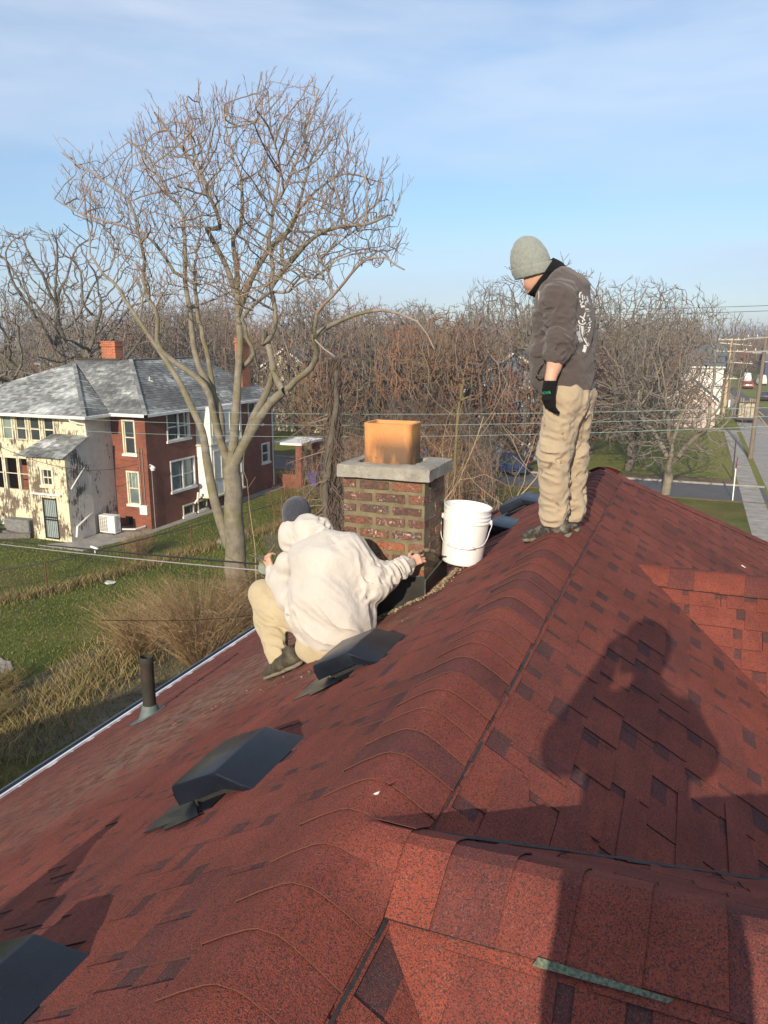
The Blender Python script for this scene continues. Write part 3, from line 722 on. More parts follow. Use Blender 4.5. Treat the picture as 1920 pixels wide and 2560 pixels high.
# ================================================================ bucket
bk = empty('bucket', (-1.395, 4.98, 8.49), 'white five gallon plastic bucket with wire handle standing beside the chimney', 'bucket')
Mb = rot(Vector((-1.415, 5.00, 8.475)), rx=R(0.5), ry=R(5.5), rz=R(20)) @ Matrix.Scale(1.07, 4)
wp = Nd('white_plastic'); wc = wp.ramp(wp.noise(4, 4), (.3, (.80, .80, .79)), (.7, (.74, .74, .73)))
wz = wp.n.new('ShaderNodeSeparateXYZ'); wp.L(wp.pos, wz.inputs[0])
wc = wp.mix(wp.math('MULTIPLY', wp.ramp(wp.noise(38, 5, .7), (.60, 0.), (.66, 1.)), wp.ramp(wp.math('SUBTRACT', wz.outputs[2], 8.0), (.84, 0.), (.86, .8))), wc, (.22, .19, .14))
wp.b.inputs['Subsurface Weight'].default_value = .0
wp = wp.fin(wc, .38, spec=.45)
b = MB()
b.lathe([(.001, .008), (.118, .008), (.126, .0), (.131, .006), (.1335, .02), (.1455, .275), (.1545, .277), (.1555, .286), (.1465, .290), (.147, .300), (.1535, .302), (.1535, .309), (.1475, .312),
         (.148, .325), (.1525, .327), (.1525, .333), (.1485, .336), (.1495, .362), (.1545, .363), (.156, .369), (.1545, .374), (.149, .374), (.146, .36), (.142, .27), (.128, .015), (.001, .013)], 56, Mb)
b.build('shell', wp, bk, auto=38)
b = MB(); b.lathe([(.001, .17), (.136, .17)], 40, Mb); b.build('mortar', MT['mortar'], bk)
b = MB()
ax = Vector((math.cos(R(-12)), math.sin(R(-12)), 0)); 
for sgn in (1, -1):
    e = ax * sgn * .158 + Vector((0, 0, .283)); Me = Mb @ Matrix.Translation(e) @ Vector(ax * sgn).to_track_quat('Z', 'Y').to_matrix().to_4x4()
    b = MB(); b.lathe([(.017, -.014), (.017, .004), (.011, .008), (.001, .008)], 16, Me); b.build('handle_ear', wp, bk, auto=40)
b = MB(); pts = []
for i in range(25):
    a = math.pi * i / 24; side = Vector((-ax.y, ax.x, 0)) * -1
    r_ = .166; p = ax * math.cos(a) * r_ + side * math.sin(a) * r_ * .42 + Vector((0, 0, .283 - math.sin(a) * .155)); pts.append(Mb @ p)
# keep the hanging bail outside the shell
pts2 = []
for p in pts:
    q = Mb.inverted() @ p; rxy = math.hypot(q.x, q.y); rm = .158
    if rxy < rm: f = rm / max(rxy, 1e-6); q.x *= f; q.y *= f
    pts2.append(Mb @ q)
b.tube(pts2, .0028, 6); b.build('wire_handle', MT['white_metal'], bk)
b = MB(); pg = pts2[10:15]; b.tube(pg, .009, 10); b.build('grip', wp, bk, smooth=True)

# ================================================================ small litter on the roof
def litter(name, u, v, side, label, cat, size, m, seed):
    d = ray(u, v); k = ((ZR - CAMZ - T * XR) / (d.z - T * d.x)) if side == 'L' else ((ZR - CAMZ + T * XR) / (d.z + T * d.x))
    p = d * k + CAMV + (NL if side == 'L' else Vector((T, 0, 1)).normalized()) * .016; r_ = random.Random(seed); b = MB()
    n = 8; top = [p + Vector((math.cos(6.283 * i / n) * size * r_.uniform(.6, 1.2), math.sin(6.283 * i / n) * size * r_.uniform(.5, 1), r_.uniform(0, .35) * size + (-T if side == 'R' else T) * math.cos(6.283 * i / n) * size * .8)) for i in range(n)]
    b.add(top + [p + Vector((0, 0, size * .4)), p - Vector((0, 0, size * .2))], [(i, (i + 1) % n, n) for i in range(n)] + [((i + 1) % n, i, n + 1) for i in range(n)])
    tag(b.build(name, m), label, cat)
wchip = mat('white_chip', (.75, .73, .70), (.5, .48, .44), 90, .8)
litter('paint_chip', 950, 1998, 'L', 'white flake lying on the left side of the main ridge caps', 'paint chip', .011, wchip, 1)
litter('paint_chip', 1855, 1420, 'R', 'white pebble on the far gable ridge at the right edge', 'pebble', .020, wchip, 2)
litter('paint_chip', 1915, 1686, 'R', 'white sliver on the roof at the right edge of the picture', 'paint chip', .018, wchip, 3)
litter('putty_dab', 126, 2432, 'L', 'white dab stuck to the black vent in the bottom left corner', 'sealant dab', .018, wchip, 4)
litter('dry_leaf', 438, 1817, 'L', 'small orange dry leaf on the red shingles right of the vent pipe', 'leaf', .022, mat('orange_leaf', (.48, .17, .06), (.3, .10, .04), 60, .8), 5)
litter('dark_leaf', 452, 1811, 'L', 'dark curled leaf touching the small orange leaf', 'leaf', .024, mat('dark_leaf', (.04, .028, .018), (.07, .045, .025), 60, .8), 6)
# ================================================================ people: distance fields turned into one smooth surface each
import openvdb as vdb
def hash3(ix, iy, iz):
    h = (ix * 374761393 + iy * 668265263 + iz * 2147483647 + 1013904223) & 0xffffffff
    h = ((h ^ (h >> 13)) * 1274126177) & 0xffffffff
    return ((h ^ (h >> 16)) & 0xffff) / 65535.0
def vnoise(x, y, z):
    xi, yi, zi = np.floor(x).astype(np.int64), np.floor(y).astype(np.int64), np.floor(z).astype(np.int64)
    fx, fy, fz = x - xi, y - yi, z - zi
    fx = fx * fx * (3 - 2 * fx); fy = fy * fy * (3 - 2 * fy); fz = fz * fz * (3 - 2 * fz)
    r_ = 0
    for dx in (0, 1):
        wx = fx if dx else 1 - fx
        for dy in (0, 1):
            wy = fy if dy else 1 - fy
            for dz in (0, 1):
                wz = fz if dz else 1 - fz
                r_ = r_ + wx * wy * wz * hash3(xi + dx, yi + dy, zi + dz)
    return r_ * 2 - 1
class SDF:
    def __init__(s, vox, pts, pad=.25):
        P = np.array([list(p) for p in pts]); s.vox = vox; s.lo = P.min(0) - pad; s.n = np.ceil((P.max(0) + pad - s.lo) / vox).astype(int) + 1
        s.g = np.full(s.n, .06, np.float32)
        s.ax = [s.lo[i] + vox * np.arange(s.n[i]) for i in range(3)]
    def sub(s, lo, hi):
        a = np.clip(np.floor((np.array(lo) - s.lo) / s.vox).astype(int), 0, s.n - 1); c = np.clip(np.ceil((np.array(hi) - s.lo) / s.vox).astype(int) + 1, 1, s.n)
        sl = tuple(slice(a[i], c[i]) for i in range(3))
        X = s.ax[0][sl[0]][:, None, None]; Y = s.ax[1][sl[1]][None, :, None]; Z = s.ax[2][sl[2]][None, None, :]
        return sl, X, Y, Z
    def _merge(s, sl, d, k, op):
        g = s.g[sl]
        if op == 'cut':
            d = -d; h = np.clip(.5 - .5 * (g - d) / k, 0, 1) if k else None
            s.g[sl] = np.maximum(g, d) if not k else (g * (1 - h) + d * h + k * h * (1 - h)); return
        if k: h = np.clip(.5 + .5 * (g - d) / k, 0, 1); s.g[sl] = g * (1 - h) + d * h - k * h * (1 - h)
        else: s.g[sl] = np.minimum(g, d)
    def cone(s, a, b, ra, rb=None, k=.03, flat=None, op='add'):
        """tapered limb from a to b; flat = (axis, factor): thinner by factor along axis"""
        rb = ra if rb is None else rb; a = np.array(list(a), float); b = np.array(list(b), float); m = max(ra, rb) + max(k, .01) + .06
        sl, X, Y, Z = s.sub(np.minimum(a, b) - m, np.maximum(a, b) + m)
        if 0 in s.g[sl].shape: return
        ab = b - a; L2 = max(float(ab @ ab), 1e-9)
        px, py, pz = X - a[0], Y - a[1], Z - a[2]
        t = np.clip((px * ab[0] + py * ab[1] + pz * ab[2]) / L2, 0, 1)
        qx, qy, qz = px - t * ab[0], py - t * ab[1], pz - t * ab[2]
        if flat is not None:
            f = np.array(list(flat[0]), float); f /= np.linalg.norm(f); c = qx * f[0] + qy * f[1] + qz * f[2]; e = c * (1 / flat[1] - 1)
            qx, qy, qz = qx + e * f[0], qy + e * f[1], qz + e * f[2]
        s._merge(sl, np.sqrt(qx * qx + qy * qy + qz * qz) - (ra + (rb - ra) * t), k, op)
    def chain(s, pts, rad, k=.03, flat=None):
        for i in range(len(pts) - 1):
            s.cone(pts[i], pts[i + 1], rad[i], rad[i + 1], k, flat[i] if isinstance(flat, list) else flat)
    def ell(s, c, r_, axes=None, k=.03, op='add'):
        c = np.array(list(c), float); r_ = np.array(r_, float); m = r_.max() + max(k, .01) + .05
        sl, X, Y, Z = s.sub(c - m, c + m); px, py, pz = X - c[0], Y - c[1], Z - c[2]
        A = np.eye(3) if axes is None else np.array([list(a) for a in axes]); A = A / np.linalg.norm(A, axis=1)[:, None]
        q = [(px * A[i, 0] + py * A[i, 1] + pz * A[i, 2]) / r_[i] for i in range(3)]
        k0 = np.sqrt(q[0] ** 2 + q[1] ** 2 + q[2] ** 2) + 1e-6; k1 = np.sqrt((q[0] / r_[0]) ** 2 + (q[1] / r_[1]) ** 2 + (q[2] / r_[2]) ** 2) + 1e-6
        s._merge(sl, k0 * (k0 - 1) / k1, k, op)
    def plane_cut(s, p, nrm, k=.0):
        """removes what lies on the nrm side of p"""
        p = np.array(list(p), float); nrm = np.array(list(nrm), float); nrm /= np.linalg.norm(nrm)
        d = (s.ax[0][:, None, None] - p[0]) * nrm[0] + (s.ax[1][None, :, None] - p[1]) * nrm[1] + (s.ax[2][None, None, :] - p[2]) * nrm[2]
        s.g = np.maximum(s.g, d).astype(np.float32)
    def folds(s, c, r_, along, amp, freq, stretch=4., seed=0):
        """cloth folds: ridges that run along 'along', fading out from c"""
        c = np.array(list(c), float); sl, X, Y, Z = s.sub(c - r_ * 1.6, c + r_ * 1.6)
        a = np.array(list(along), float); a /= np.linalg.norm(a); u = np.cross(a, [.3, .5, .8]); u /= np.linalg.norm(u); w = np.cross(a, u)
        px, py, pz = X - c[0], Y - c[1], Z - c[2]
        A = px * a[0] + py * a[1] + pz * a[2]; U = px * u[0] + py * u[1] + pz * u[2]; Wd = px * w[0] + py * w[1] + pz * w[2]
        wob = vnoise(A * freq * .35 + seed, U * freq * .35, Wd * freq * .35) * .35
        n = vnoise(A * freq / stretch + seed, U * freq + wob, Wd * freq + wob * 1.3)
        n = 1 - np.abs(n) * 2.2
        s.g[sl] -= (1.75 * amp * np.clip(n, -1, 1) * np.exp(-(px * px + py * py + pz * pz) / (r_ * r_))).astype(np.float32)
    def rough(s, amp, freq, seed=0):
        X = s.ax[0][:, None, None] * freq + seed; Y = s.ax[1][None, :, None] * freq; Z = s.ax[2][None, None, :] * freq
        s.g -= (amp * vnoise(X + 0 * Y + 0 * Z, Y + 0 * X + 0 * Z, Z + 0 * X + 0 * Y)).astype(np.float32)
    def build(s, name, m, parent=None, adapt=.0):
        g = vdb.FloatGrid(.06); g.copyFromArray(s.g.astype(np.float32)); pts, tri, quad = g.convertToPolygons(0.0, adapt)
        pts = np.array(pts) * s.vox + s.lo
        fs = [tuple(int(i) for i in f[::-1]) for f in quad] + [tuple(int(i) for i in f[::-1]) for f in tri]
        me = bpy.data.meshes.new(name); me.from_pydata([tuple(p) for p in pts], [], fs); me.materials.append(m)
        me.polygons.foreach_set('use_smooth', [True] * len(me.polygons)); me.update()
        return link(name, me, parent)
V = Vector
def hand(s, wrist, fwd, back, side, scale=1., curl=(.35, .5, .5), spread=.10, rf=.0085, thumb=1, curls=None):
    """palm and five fingers. fwd: wrist to knuckles, back: out of the back of the hand, side: towards the thumb"""
    fwd, back, side = V(fwd).normalized(), V(back).normalized(), V(side).normalized(); w = V(wrist); k = scale
    for i, o in enumerate((.030, .010, -.010, -.029)):
        s.cone(w + fwd * .012 * k + side * o * .55 * k, w + fwd * (.088 - .004 * i) * k + side * o * k, .016 * k, .0135 * k, .012)
    L = (.043, .048, .044, .034); Lm = (.026, .030, .028, .021); Lt = (.022, .024, .023, .019)
    for i, o in enumerate((.032, .011, -.011, -.031)):
        p = w + fwd * (.088 - .004 * i) * k + side * o * k; d = (fwd + side * o * spread * 30).normalized(); cu = curls[i] if curls else curl
        a = 0
        for ln, c_, r_ in ((L[i], cu[0], 1.0), (Lm[i], cu[1], .93), (Lt[i], cu[2], .85)):
            a += c_; dd = (d * math.cos(a) - back * math.sin(a)); q = p + dd * ln * k; s.cone(p, q, rf * r_ * k, rf * r_ * .93 * k, .004); p = q
    p = w + fwd * .022 * k + side * .026 * k; q = p + (fwd * .6 + side * .75 - back * .35).normalized() * .042 * k; s.cone(p, q, .0155 * k, .0115 * k, .012)
    r_ = q + (fwd * .9 + side * .35 - back * .30 * thumb).normalized() * .033 * k; s.cone(q, r_, .0105 * k, .0095 * k, .006)
    s.cone(r_, r_ + (fwd * .95 + side * .05 - back * .35 * thumb).normalized() * .026 * k, .0095 * k, .008 * k, .005)
def skinm(name, c1, c2):
    n = Nd(name); c = n.ramp(n.noise(14, 5), (.35, c1), (.7, c2)); n.bump(n.noise(220, 3), .15, .001)
    n.b.inputs['Subsurface Weight'].default_value = .12; n.b.inputs['Subsurface Radius'].default_value = (.012, .004, .002)
    return n.fin(c, .55, spec=.35)
MT['skin'] = skinm('skin', (.50, .28, .19), (.58, .35, .25))
def cloth(name, c1, c2, sc_=5, weave=900, stain=None, rough=.95, sheen=.2):
    n = Nd(name); c = n.ramp(n.noise(sc_, 5, .6), (.3, c1), (.7, c2))
    if stain: c = n.mix(n.ramp(n.noise(stain[1], 5, .6), (stain[2], 0.), (stain[2] + .05, stain[3])), c, stain[0])
    n.bump(n.math('ADD', n.math('MULTIPLY', n.noise(weave, 2), .15), n.noise(14, 6, .62)), .55, .022)
    n.b.inputs['Sheen Weight'].default_value = sheen; n.b.inputs['Sheen Roughness'].default_value = .6
    return n.fin(c, rough, spec=.15)
MT['cream'] = cloth('cream_fleece', (.47, .435, .39), (.54, .505, .455), 4)
MT['khaki'] = cloth('khaki_cotton', (.33, .26, .175), (.39, .315, .215), 6, stain=((.13, .085, .045), 11, .60, .75))
MT['khaki2'] = cloth('pale_khaki_cotton', (.39, .32, .195), (.45, .375, .24), 6)
MT['charcoal'] = cloth('charcoal_fleece', (.062, .050, .048), (.082, .066, .062), 4)
MT['blackknit'] = cloth('black_knit', (.006, .006, .007), (.010, .010, .012), 20, sheen=.02)
MT['greyknit'] = cloth('heather_grey_knit', (.19, .21, .19), (.25, .27, .245), 60, 500, stain=((.14, .15, .135), 150, .62, .6))
MT['darkknit'] = cloth('dark_blue_knit', (.030, .032, .045), (.050, .052, .066), 90, 400)
def shoem(name, c1, c2, c3):
    n = Nd(name); c = n.ramp(n.noise(14, 5, .6), (.35, c1), (.6, c2)); c = n.mix(n.ramp(n.noise(26, 6, .7), (.46, 0.), (.62, .8)), c, c3)
    n.bump(n.noise(50, 5), .4, .004); return n.fin(c, .7)
MT['boot'] = shoem('muddy_black_leather', (.020, .019, .018), (.035, .032, .028), (.19, .165, .12))
MT['boot2'] = shoem('worn_brown_leather', (.030, .024, .016), (.050, .040, .026), (.085, .070, .045))
MT['sole'] = mat('muddy_sole', (.11, .10, .08), (.20, .175, .13), 30, .9, .5, 60, .004)

def shoe(nm, parent, heel, toe, up, m, h=.085, w=.046, soft=True, vox=.0055):
    heel, toe, up = V(heel), V(toe), V(up).normalized(); f = (toe - heel); L = f.length; f.normalize(); up = (up - f * up.dot(f)).normalized(); sd = f.cross(up)
    s = SDF(vox, [heel, toe], .16)
    s.cone(heel + f * .035 + up * .05, heel + f * L * .45 + up * .045, w * .86, w * .90, .03)
    s.cone(heel + f * L * .45 + up * .042, toe - f * .045 + up * .032, w * .95, w * .84, .04, (up, .80))
    s.cone(heel + f * .05 + up * .055, heel + f * .045 + up * (h + .05), w * .84, w * .95, .035)
    s.cone(heel + f * .10 + up * .075, toe - f * .09 + up * .045, .036, .032, .03)
    s.plane_cut(heel + up * .012, -up); s.rough(.0018, 60); o = s.build(nm, m, parent)
    s = SDF(vox, [heel, toe], .12)
    s.cone(heel + f * .035 + up * .012, heel + f * L * .5 + up * .012, w * .98, w * .96, .02, (up, .45)); s.cone(heel + f * L * .5 + up * .012, toe - f * .045 + up * .014, w * 1.06, w * .95, .02, (up, .42))
    s.plane_cut(heel, -up); s.plane_cut(heel + up * .026, up); s.rough(.0012, 90); s.build('sole', MT['sole'], o)
    return o, f, up, sd

# ---------------------------------------------------------------- standing man
man = empty('person', (-.72, 4.72, 8.80), 'man in grey beanie, charcoal hoodie and khaki trousers standing on the ridge looking down', 'person')
f = V((-.955, .295, 0)).normalized(); lf = V((-.295, -.955, 0)).normalized()      # facing, and towards his left (our side)
YM = 4.70
hip = at(1428, 985, YM); 
hL = hip + lf * .085 - f * .0; hR = hip - lf * .085
kneeL = at(1386, 1130, YM - .10); kneeR = at(1432, 1128, YM + .11)
ankL = at(1385, 1287, YM - .07); ankR = at(1430, 1284, YM + .12)
shL = at(1397, 748, YM - .16); shR = at(1418, 745, YM + .16)
elL = at(1401, 850, YM - .20); wrL = at(1376, 948, YM - .24)
neck = at(1392, 705, YM + .0); chest = at(1408, 790, YM); waist = at(1418, 900, YM)
# body under the clothes
s = SDF(.0055, [hip, neck + V((0, 0, .3)), ankL, ankR, wrL, shL, shR], .18)
head = at(1333, 672, YM - .02)
hf = (f * .80 + V((0, 0, -.60))).normalized(); hu = (V((0, 0, .80)) + f * .60).normalized()      # the face looks down
hl = hu.cross(hf).normalized()
if hl.dot(lf) < 0: hl.negate()
s.ell(head, (.098, .076, .108), (hf, hl, hu), .02)
s.ell(head + hf * .045 - hu * .055, (.058, .056, .062), (hf, hl, hu), .03)            # jaw and cheeks
s.cone(head + hf * .088 - hu * .010, head + hf * .118 - hu * .050, .012, .0165, .012)         # nose
s.cone(head + hf * .100 - hu * .050 + hl * .012, head + hf * .100 - hu * .050 - hl * .012, .009, .009, .008)
s.cone(head + hf * .090 + hu * .012 + hl * .035, head + hf * .093 + hu * .012 - hl * .035, .012, .012, .012)   # brow
for e in (1, -1): s.ell(head + hf * .088 + hl * .031 * e - hu * .012, (.010, .014, .009), (hf, hl, hu), .006, 'cut'); s.ell(head + hf * .080 + hl * .031 * e - hu * .012, (.012, .013, .010), (hf, hl, hu), .003)
s.cone(head + hf * .094 - hu * .074 + hl * .018, head + hf * .094 - hu * .074 - hl * .018, .009, .009, .006)     # lips
s.cone(head + hf * .092 - hu * .085 + hl * .015, head + hf * .092 - hu * .085 - hl * .015, .008, .008, .006)
s.ell(head + hf * .080 - hu * .108, (.022, .024, .018), (hf, hl, hu), .015)            # chin
for e in (1, -1): s.ell(head + hl * .078 * e - hu * .015 - hf * .005, (.014, .007, .026), (hf, hl, hu), .006)
s.cone(head - hu * .06 - hf * .02, neck, .055, .060, .03)
s.cone(neck, chest, .06, .11, .06); s.cone(shL, shR, .05, .05, .06); s.cone(chest, waist, .115, .10, .05); s.cone(waist, hip, .10, .11, .05)
s.chain([hL, kneeL, ankL], [.075, .050, .036], .03); s.chain([hR, kneeR, ankR], [.075, .050, .036], .03)
s.chain([shL, elL, wrL], [.046, .044, .034], .03)
elR = at(1414, 850, YM + .24); wrR = at(1395, 935, YM + .22)
s.chain([shR, elR, wrR], [.046, .040, .030], .03); hand(s, wrR, (wrR - elR), (-lf), f)
s.ell(elL * .45 + wrL * .55, (.038, .038, .06), (f, lf, (wrL - elL)), .03)
s.build('body', MT['skin'], man)
# left glove
s = SDF(.0042, [wrL, wrL - V((0, 0, .2))], .08)
gf = (at(1368, 1022, YM - .23) - wrL).normalized(); gb = (lf * .9 + f * .45).normalized(); gb = (gb - gf * gb.dot(gf)).normalized(); gs = gf.cross(gb); gs = gs if gs.dot(f) > 0 else -gs
hand(s, wrL + gf * .012, gf, gb, gs, 1.22, curl=(.42, .52, .35), rf=.0105, curls=[(.55, .7, .5), (.45, .6, .4), (.35, .5, .4), (.22, .35, .3)])
s.cone(wrL - gf * .022, wrL + gf * .04, .040, .043, .012, (gb, .80)); s.plane_cut(wrL + gf * .004, -gf); s.rough(.0010, 120); gl = s.build('glove', MT['blackknit'], man)
# beanie with cuff
s = SDF(.0055, [head], .25)
s.ell(head + hu * .040 - hf * .004, (.117, .099, .128), (hf, hl, hu), .01)
s.ell(head + hu * .118 - hf * .028, (.070, .066, .072), (hf, hl, hu), .06)
RT = V((_cy, _sy, 0)); bdn = RT * .22 + V((0, 0, -.97)); brim = at(1312, 695, YM); s.plane_cut(brim + V((0, 0, .03)), bdn); s.ell(head, (.098, .080, .112), (hf, hl, hu), .0, 'cut'); s.rough(.0012, 55)
s.folds(head + hu * .1, .09, hl, .0035, 30, 5)
bn = s.build('beanie', MT['greyknit'], man)
s = SDF(.0045, [head], .18)
s.ell(head + hu * .030, (.121, .1045, .126), (hf, hl, hu), 0); s.ell(head - hu * .01 - hf * .012, (.119, .102, .116), (hf, hl, hu), .02)
s.plane_cut(brim + V((0, 0, .060)), -bdn); s.plane_cut(brim, bdn); s.ell(head, (.101, .084, .118), (hf, hl, hu), .0, 'cut'); s.rough(.001, 80)
s.build('cuff', MT['greyknit'], bn)
# black neck gaiter round the jaw and neck
s = SDF(.005, [head, neck], .16)
g0 = head + hf * .030 - hu * .085; g1 = head - hf * .072 - hu * .010
s.cone(at(1343, 713, YM), at(1374, 674, YM), .066, .066, .03, (hl, 1.42)); s.cone(at(1360, 716, YM), at(1392, 684, YM), .062, .058, .03, (hl, 1.35))
s.ell(head - hu * .030, (.119, .103, .128), (hf, hl, hu), .02); s.plane_cut(at(1380, 646, YM), V((_cy * .2, _sy * .2, .97)))
s.plane_cut(at(1340, 702, YM), V((-_cy * .84, -_sy * .84, .54))); s.folds(neck, .12, hl, .006, 26, 5, 3)
s.build('neck_gaiter', MT['blackknit'], man)
# hoodie
s = SDF(.0065, [hip, neck, shL, shR, elL, elR, wrL], .22)
up3 = V((0, 0, 1))
s.cone(at(1410, 772, YM), at(1414, 850, YM), .128, .130, .05, (lf, 1.22))
s.cone(at(1414, 850, YM), at(1410, 925, YM), .132, .140, .05, (lf, 1.16)); s.cone(at(1410, 925, YM), at(1414, 968, YM), .140, .146, .05, (lf, 1.10))
s.cone(at(1440, 960, YM), at(1440, 800, YM), .080, .095, .05, (lf, 1.5))
s.cone(at(1398, 748, YM), at(1424, 760, YM), .10, .10, .06, (lf, 1.5)); s.cone(shL + V((0, 0, -.01)), shR + V((0, 0, -.01)), .078, .078, .06)
s.cone(at(1362, 880, YM), at(1366, 800, YM), .055, .055, .07, (lf, 2.)); s.cone(at(1358, 950, YM), at(1362, 880, YM), .05, .055, .06, (lf, 2.))
s.cone(at(1386, 722, YM), at(1408, 697, YM), .058, .056, .04, (lf, 1.55)); s.cone(at(1408, 697, YM), at(1440, 716, YM), .058, .056, .05, (lf, 1.9)); s.cone(at(1438, 716, YM), at(1440, 735, YM), .050, .030, .05, (lf, 2.2))   # hood lying on the back
s.cone(at(1366, 745, YM), at(1382, 720, YM), .035, .040, .04, (lf, 2.2))
s.chain([shL, elL], [.084, .066], .045); s.cone(elL, elL * .6 + wrL * .4, .066, .060, .03)
cL = elL * .86 + wrL * .14; s.cone(cL, cL + (wrL - elL) * .04, .062, .060, .01)
s.chain([shR, elR, elR * .45 + wrR * .55], [.085, .070, .062], .045)
ud = (elL - shL).normalized(); fd = (wrL - elL).normalized()
s.folds(elL + V((0, 0, .02)), .11, (f * .95 + up3 * -.25), .011, 34, 5, 1); s.folds(elL + V((0, 0, -.05)), .08, (f * .9 + up3 * .3), .008, 40, 4, 2)
s.folds(chest + V((0, 0, -.05)) + lf * .1, .20, up3 + f * .4, .006, 13, 4, 5); s.folds(waist, .22, f + up3 * .5, .009, 12, 5, 7); s.folds(shL, .12, ud + f * .5, .006, 18, 4, 9)
for q_, k_ in ((elL, 31), (shL, 32), (chest + lf * .15, 33), (waist + lf * .15, 34), (at(1450, 850, YM), 35), (hip, 36)): s.folds(q_, .15, f * .8 + up3 * rnd.uniform(-.6, .6), .0050, 30, 5, k_)
hem = at(1428, 975, YM); hn = (V((0, 0, -1)) * .985 - f * .13).normalized()
s.plane_cut(hem + V((0, 0, -.012)), hn)
s.cone(cL + fd * .005, wrL + fd * .06, .036, .036, .0, op='cut')
hd_ob = s.build('hoodie', MT['charcoal'], man)
# trousers
s = SDF(.0065, [hip, ankL, ankR], .2)
s.cone(hip + V((0, 0, .10)), hip - f * .004, .104, .110, .05, (lf, 1.25)); s.cone(hL - f * .008 + V((0, 0, -.02)), hR - f * .008 + V((0, 0, -.02)), .094, .094, .06)
s.cone(hL + V((0, 0, -.02)), kneeL + f * .005, .102, .088, .04); s.cone(kneeL, ankL + V((0, 0, .05)), .084, .070, .04); s.cone(ankL + V((0, 0, .05)), ankL + V((0, 0, -.012)), .070, .077, .03)
s.cone(hR + V((0, 0, -.02)), kneeR, .096, .080, .04); s.cone(kneeR, ankR + V((0, 0, .05)), .078, .066, .04); s.cone(ankR + V((0, 0, .05)), ankR + V((0, 0, -.012)), .066, .070, .03)
s.folds(kneeL, .12, f + up3 * .35, .011, 20, 5, 1); s.folds(kneeR, .12, f - up3 * .3, .012, 22, 5, 2); s.folds(kneeL + V((0, 0, -.20)), .13, f + up3 * .7, .010, 16, 5, 3); s.folds(kneeR + V((0, 0, -.18)), .14, f - up3 * .2, .012, 20, 5, 4)
s.folds(ankL + V((0, 0, .05)), .10, f, .012, 26, 5, 5); s.folds(ankR + V((0, 0, .05)), .10, f, .012, 28, 5, 6); s.folds(hip - f * .1 + V((0, 0, -.12)), .14, f - up3 * .5, .013, 14, 5, 8); s.folds((hL + kneeL) / 2, .16, up3, .005, 12, 5, 9)
for q_, k_ in ((kneeL, 21), (kneeR, 22), (kneeL * .5 + ankL * .5, 23), (kneeR * .5 + ankR * .5, 24), (ankL, 25), (ankR, 26), (hL, 27), (kneeL * .5 + hL * .5, 28)): s.folds(q_, .16, f + up3 * rnd.uniform(-.5, .6), .0065, 30, 5, k_)
s.plane_cut(ankR + V((0, 0, -.040)), V((0, 0, -1)))
s.build('trousers', MT['khaki'], man)
# boots on the roof
def onleft(x, y, h=.014): return V((x, y, ZR - T * abs(XR - x))) + V((0, 0, h))
tL = at(1312, 1352, 4.78); hL_ = at(1424, 1327, 4.60)
roofz = lambda p: ZR - T * abs(XR - p.x)
hL_.z = roofz(hL_) + .022; tL = V((tL.x, tL.y, max(tL.z, roofz(tL) + .02)))
shoe('boot', man, hL_, tL, (f * .0 + V((-.35, 0, 1))), MT['boot'], .06, .050)
hR_ = at(1445, 1322, 4.80); hR_.z = roofz(hR_) + .022; tR = hR_ + (tL - hL_).normalized() * .29 + V((0, .02, 0))
shoe('boot', man, hR_, tR, V((-.35, 0, 1)), MT['boot'], .06, .046)
b = MB()
for i in range(5):
    t_ = .36 + i * .085; c0 = hL_.lerp(tL, t_) + V((-.0, 0, .108 - i * .011)); b.tube([c0 + lf * .030 + V((0, 0, -.006)), c0 + V((0, 0, .006)), c0 - lf * .03], .0035, 5)
b.build('laces', MT['blackknit'], man)
# drawstring
b = MB(); b.tube([at(1347, 728, YM - .17), at(1347, 790, YM - .15), at(1349, 806, YM - .15)], .0035, 6); b.build('drawstring', mat('pale_cord', (.5, .48, .45), rough=.8), man)
b = MB(); b.tube([at(1362, 905, YM - .16), at(1346, 918, YM - .19), at(1337, 932, YM - .2), at(1345, 940, YM - .2), at(1362, 941, YM - .18)], .006, 6); b.build('pocket_edge', MT['charcoal'], man)

# white print on his back: flat shapes laid on the cloth
me = hd_ob.data; bvh = BVHTree.FromPolygons([v.co for v in me.vertices], [tuple(p.vertices) for p in me.polygons])
prm = mat('white_print', (.62, .64, .63), (.50, .52, .52), 30, .85)
OX, OY = 1420, 700; PS = 80 / 885.
def pz(x, y): return ray(OX + x * PS, OY + y * PS)
def lay(name, polys, m, parent, bv, conv, off=.0022):
    b = MB()
    for poly in polys:
        vs = []
        for (x, y) in poly:
            d = conv(x, y); h = bv.ray_cast(CAMV, d, 30)
            vs.append(h)
        if any(h[0] is None for h in vs): continue
        b.add([h[0] - conv(*p).normalized() * off for h, p in zip(vs, poly)], [tuple(range(len(poly)))])
    if b.f: return b.build(name, m, parent)
def band(pts, w):
    out = []
    for (x0, y0), (x1, y1) in zip(pts, pts[1:]):
        L = math.hypot(x1 - x0, y1 - y0); nx, ny = -(y1 - y0) / L * w / 2, (x1 - x0) / L * w / 2
        out.append([(x0 + nx, y0 + ny), (x1 + nx, y1 + ny), (x1 - nx, y1 - ny), (x0 - nx, y0 - ny)])
    return out
def arc(cx, cy, rx, ry, a0, a1, n=10): return [(cx + rx * math.cos(R(a0 + (a1 - a0) * i / n)), cy + ry * math.sin(R(a0 + (a1 - a0) * i / n))) for i in range(n + 1)]
pl = band([(345, 620), (325, 480), (322, 390), (345, 345), (375, 340)], 32) + band([(395, 400), (410, 560)], 34) + band([(450, 440), (465, 530)], 28) + band([(520, 450), (560, 600)], 30)
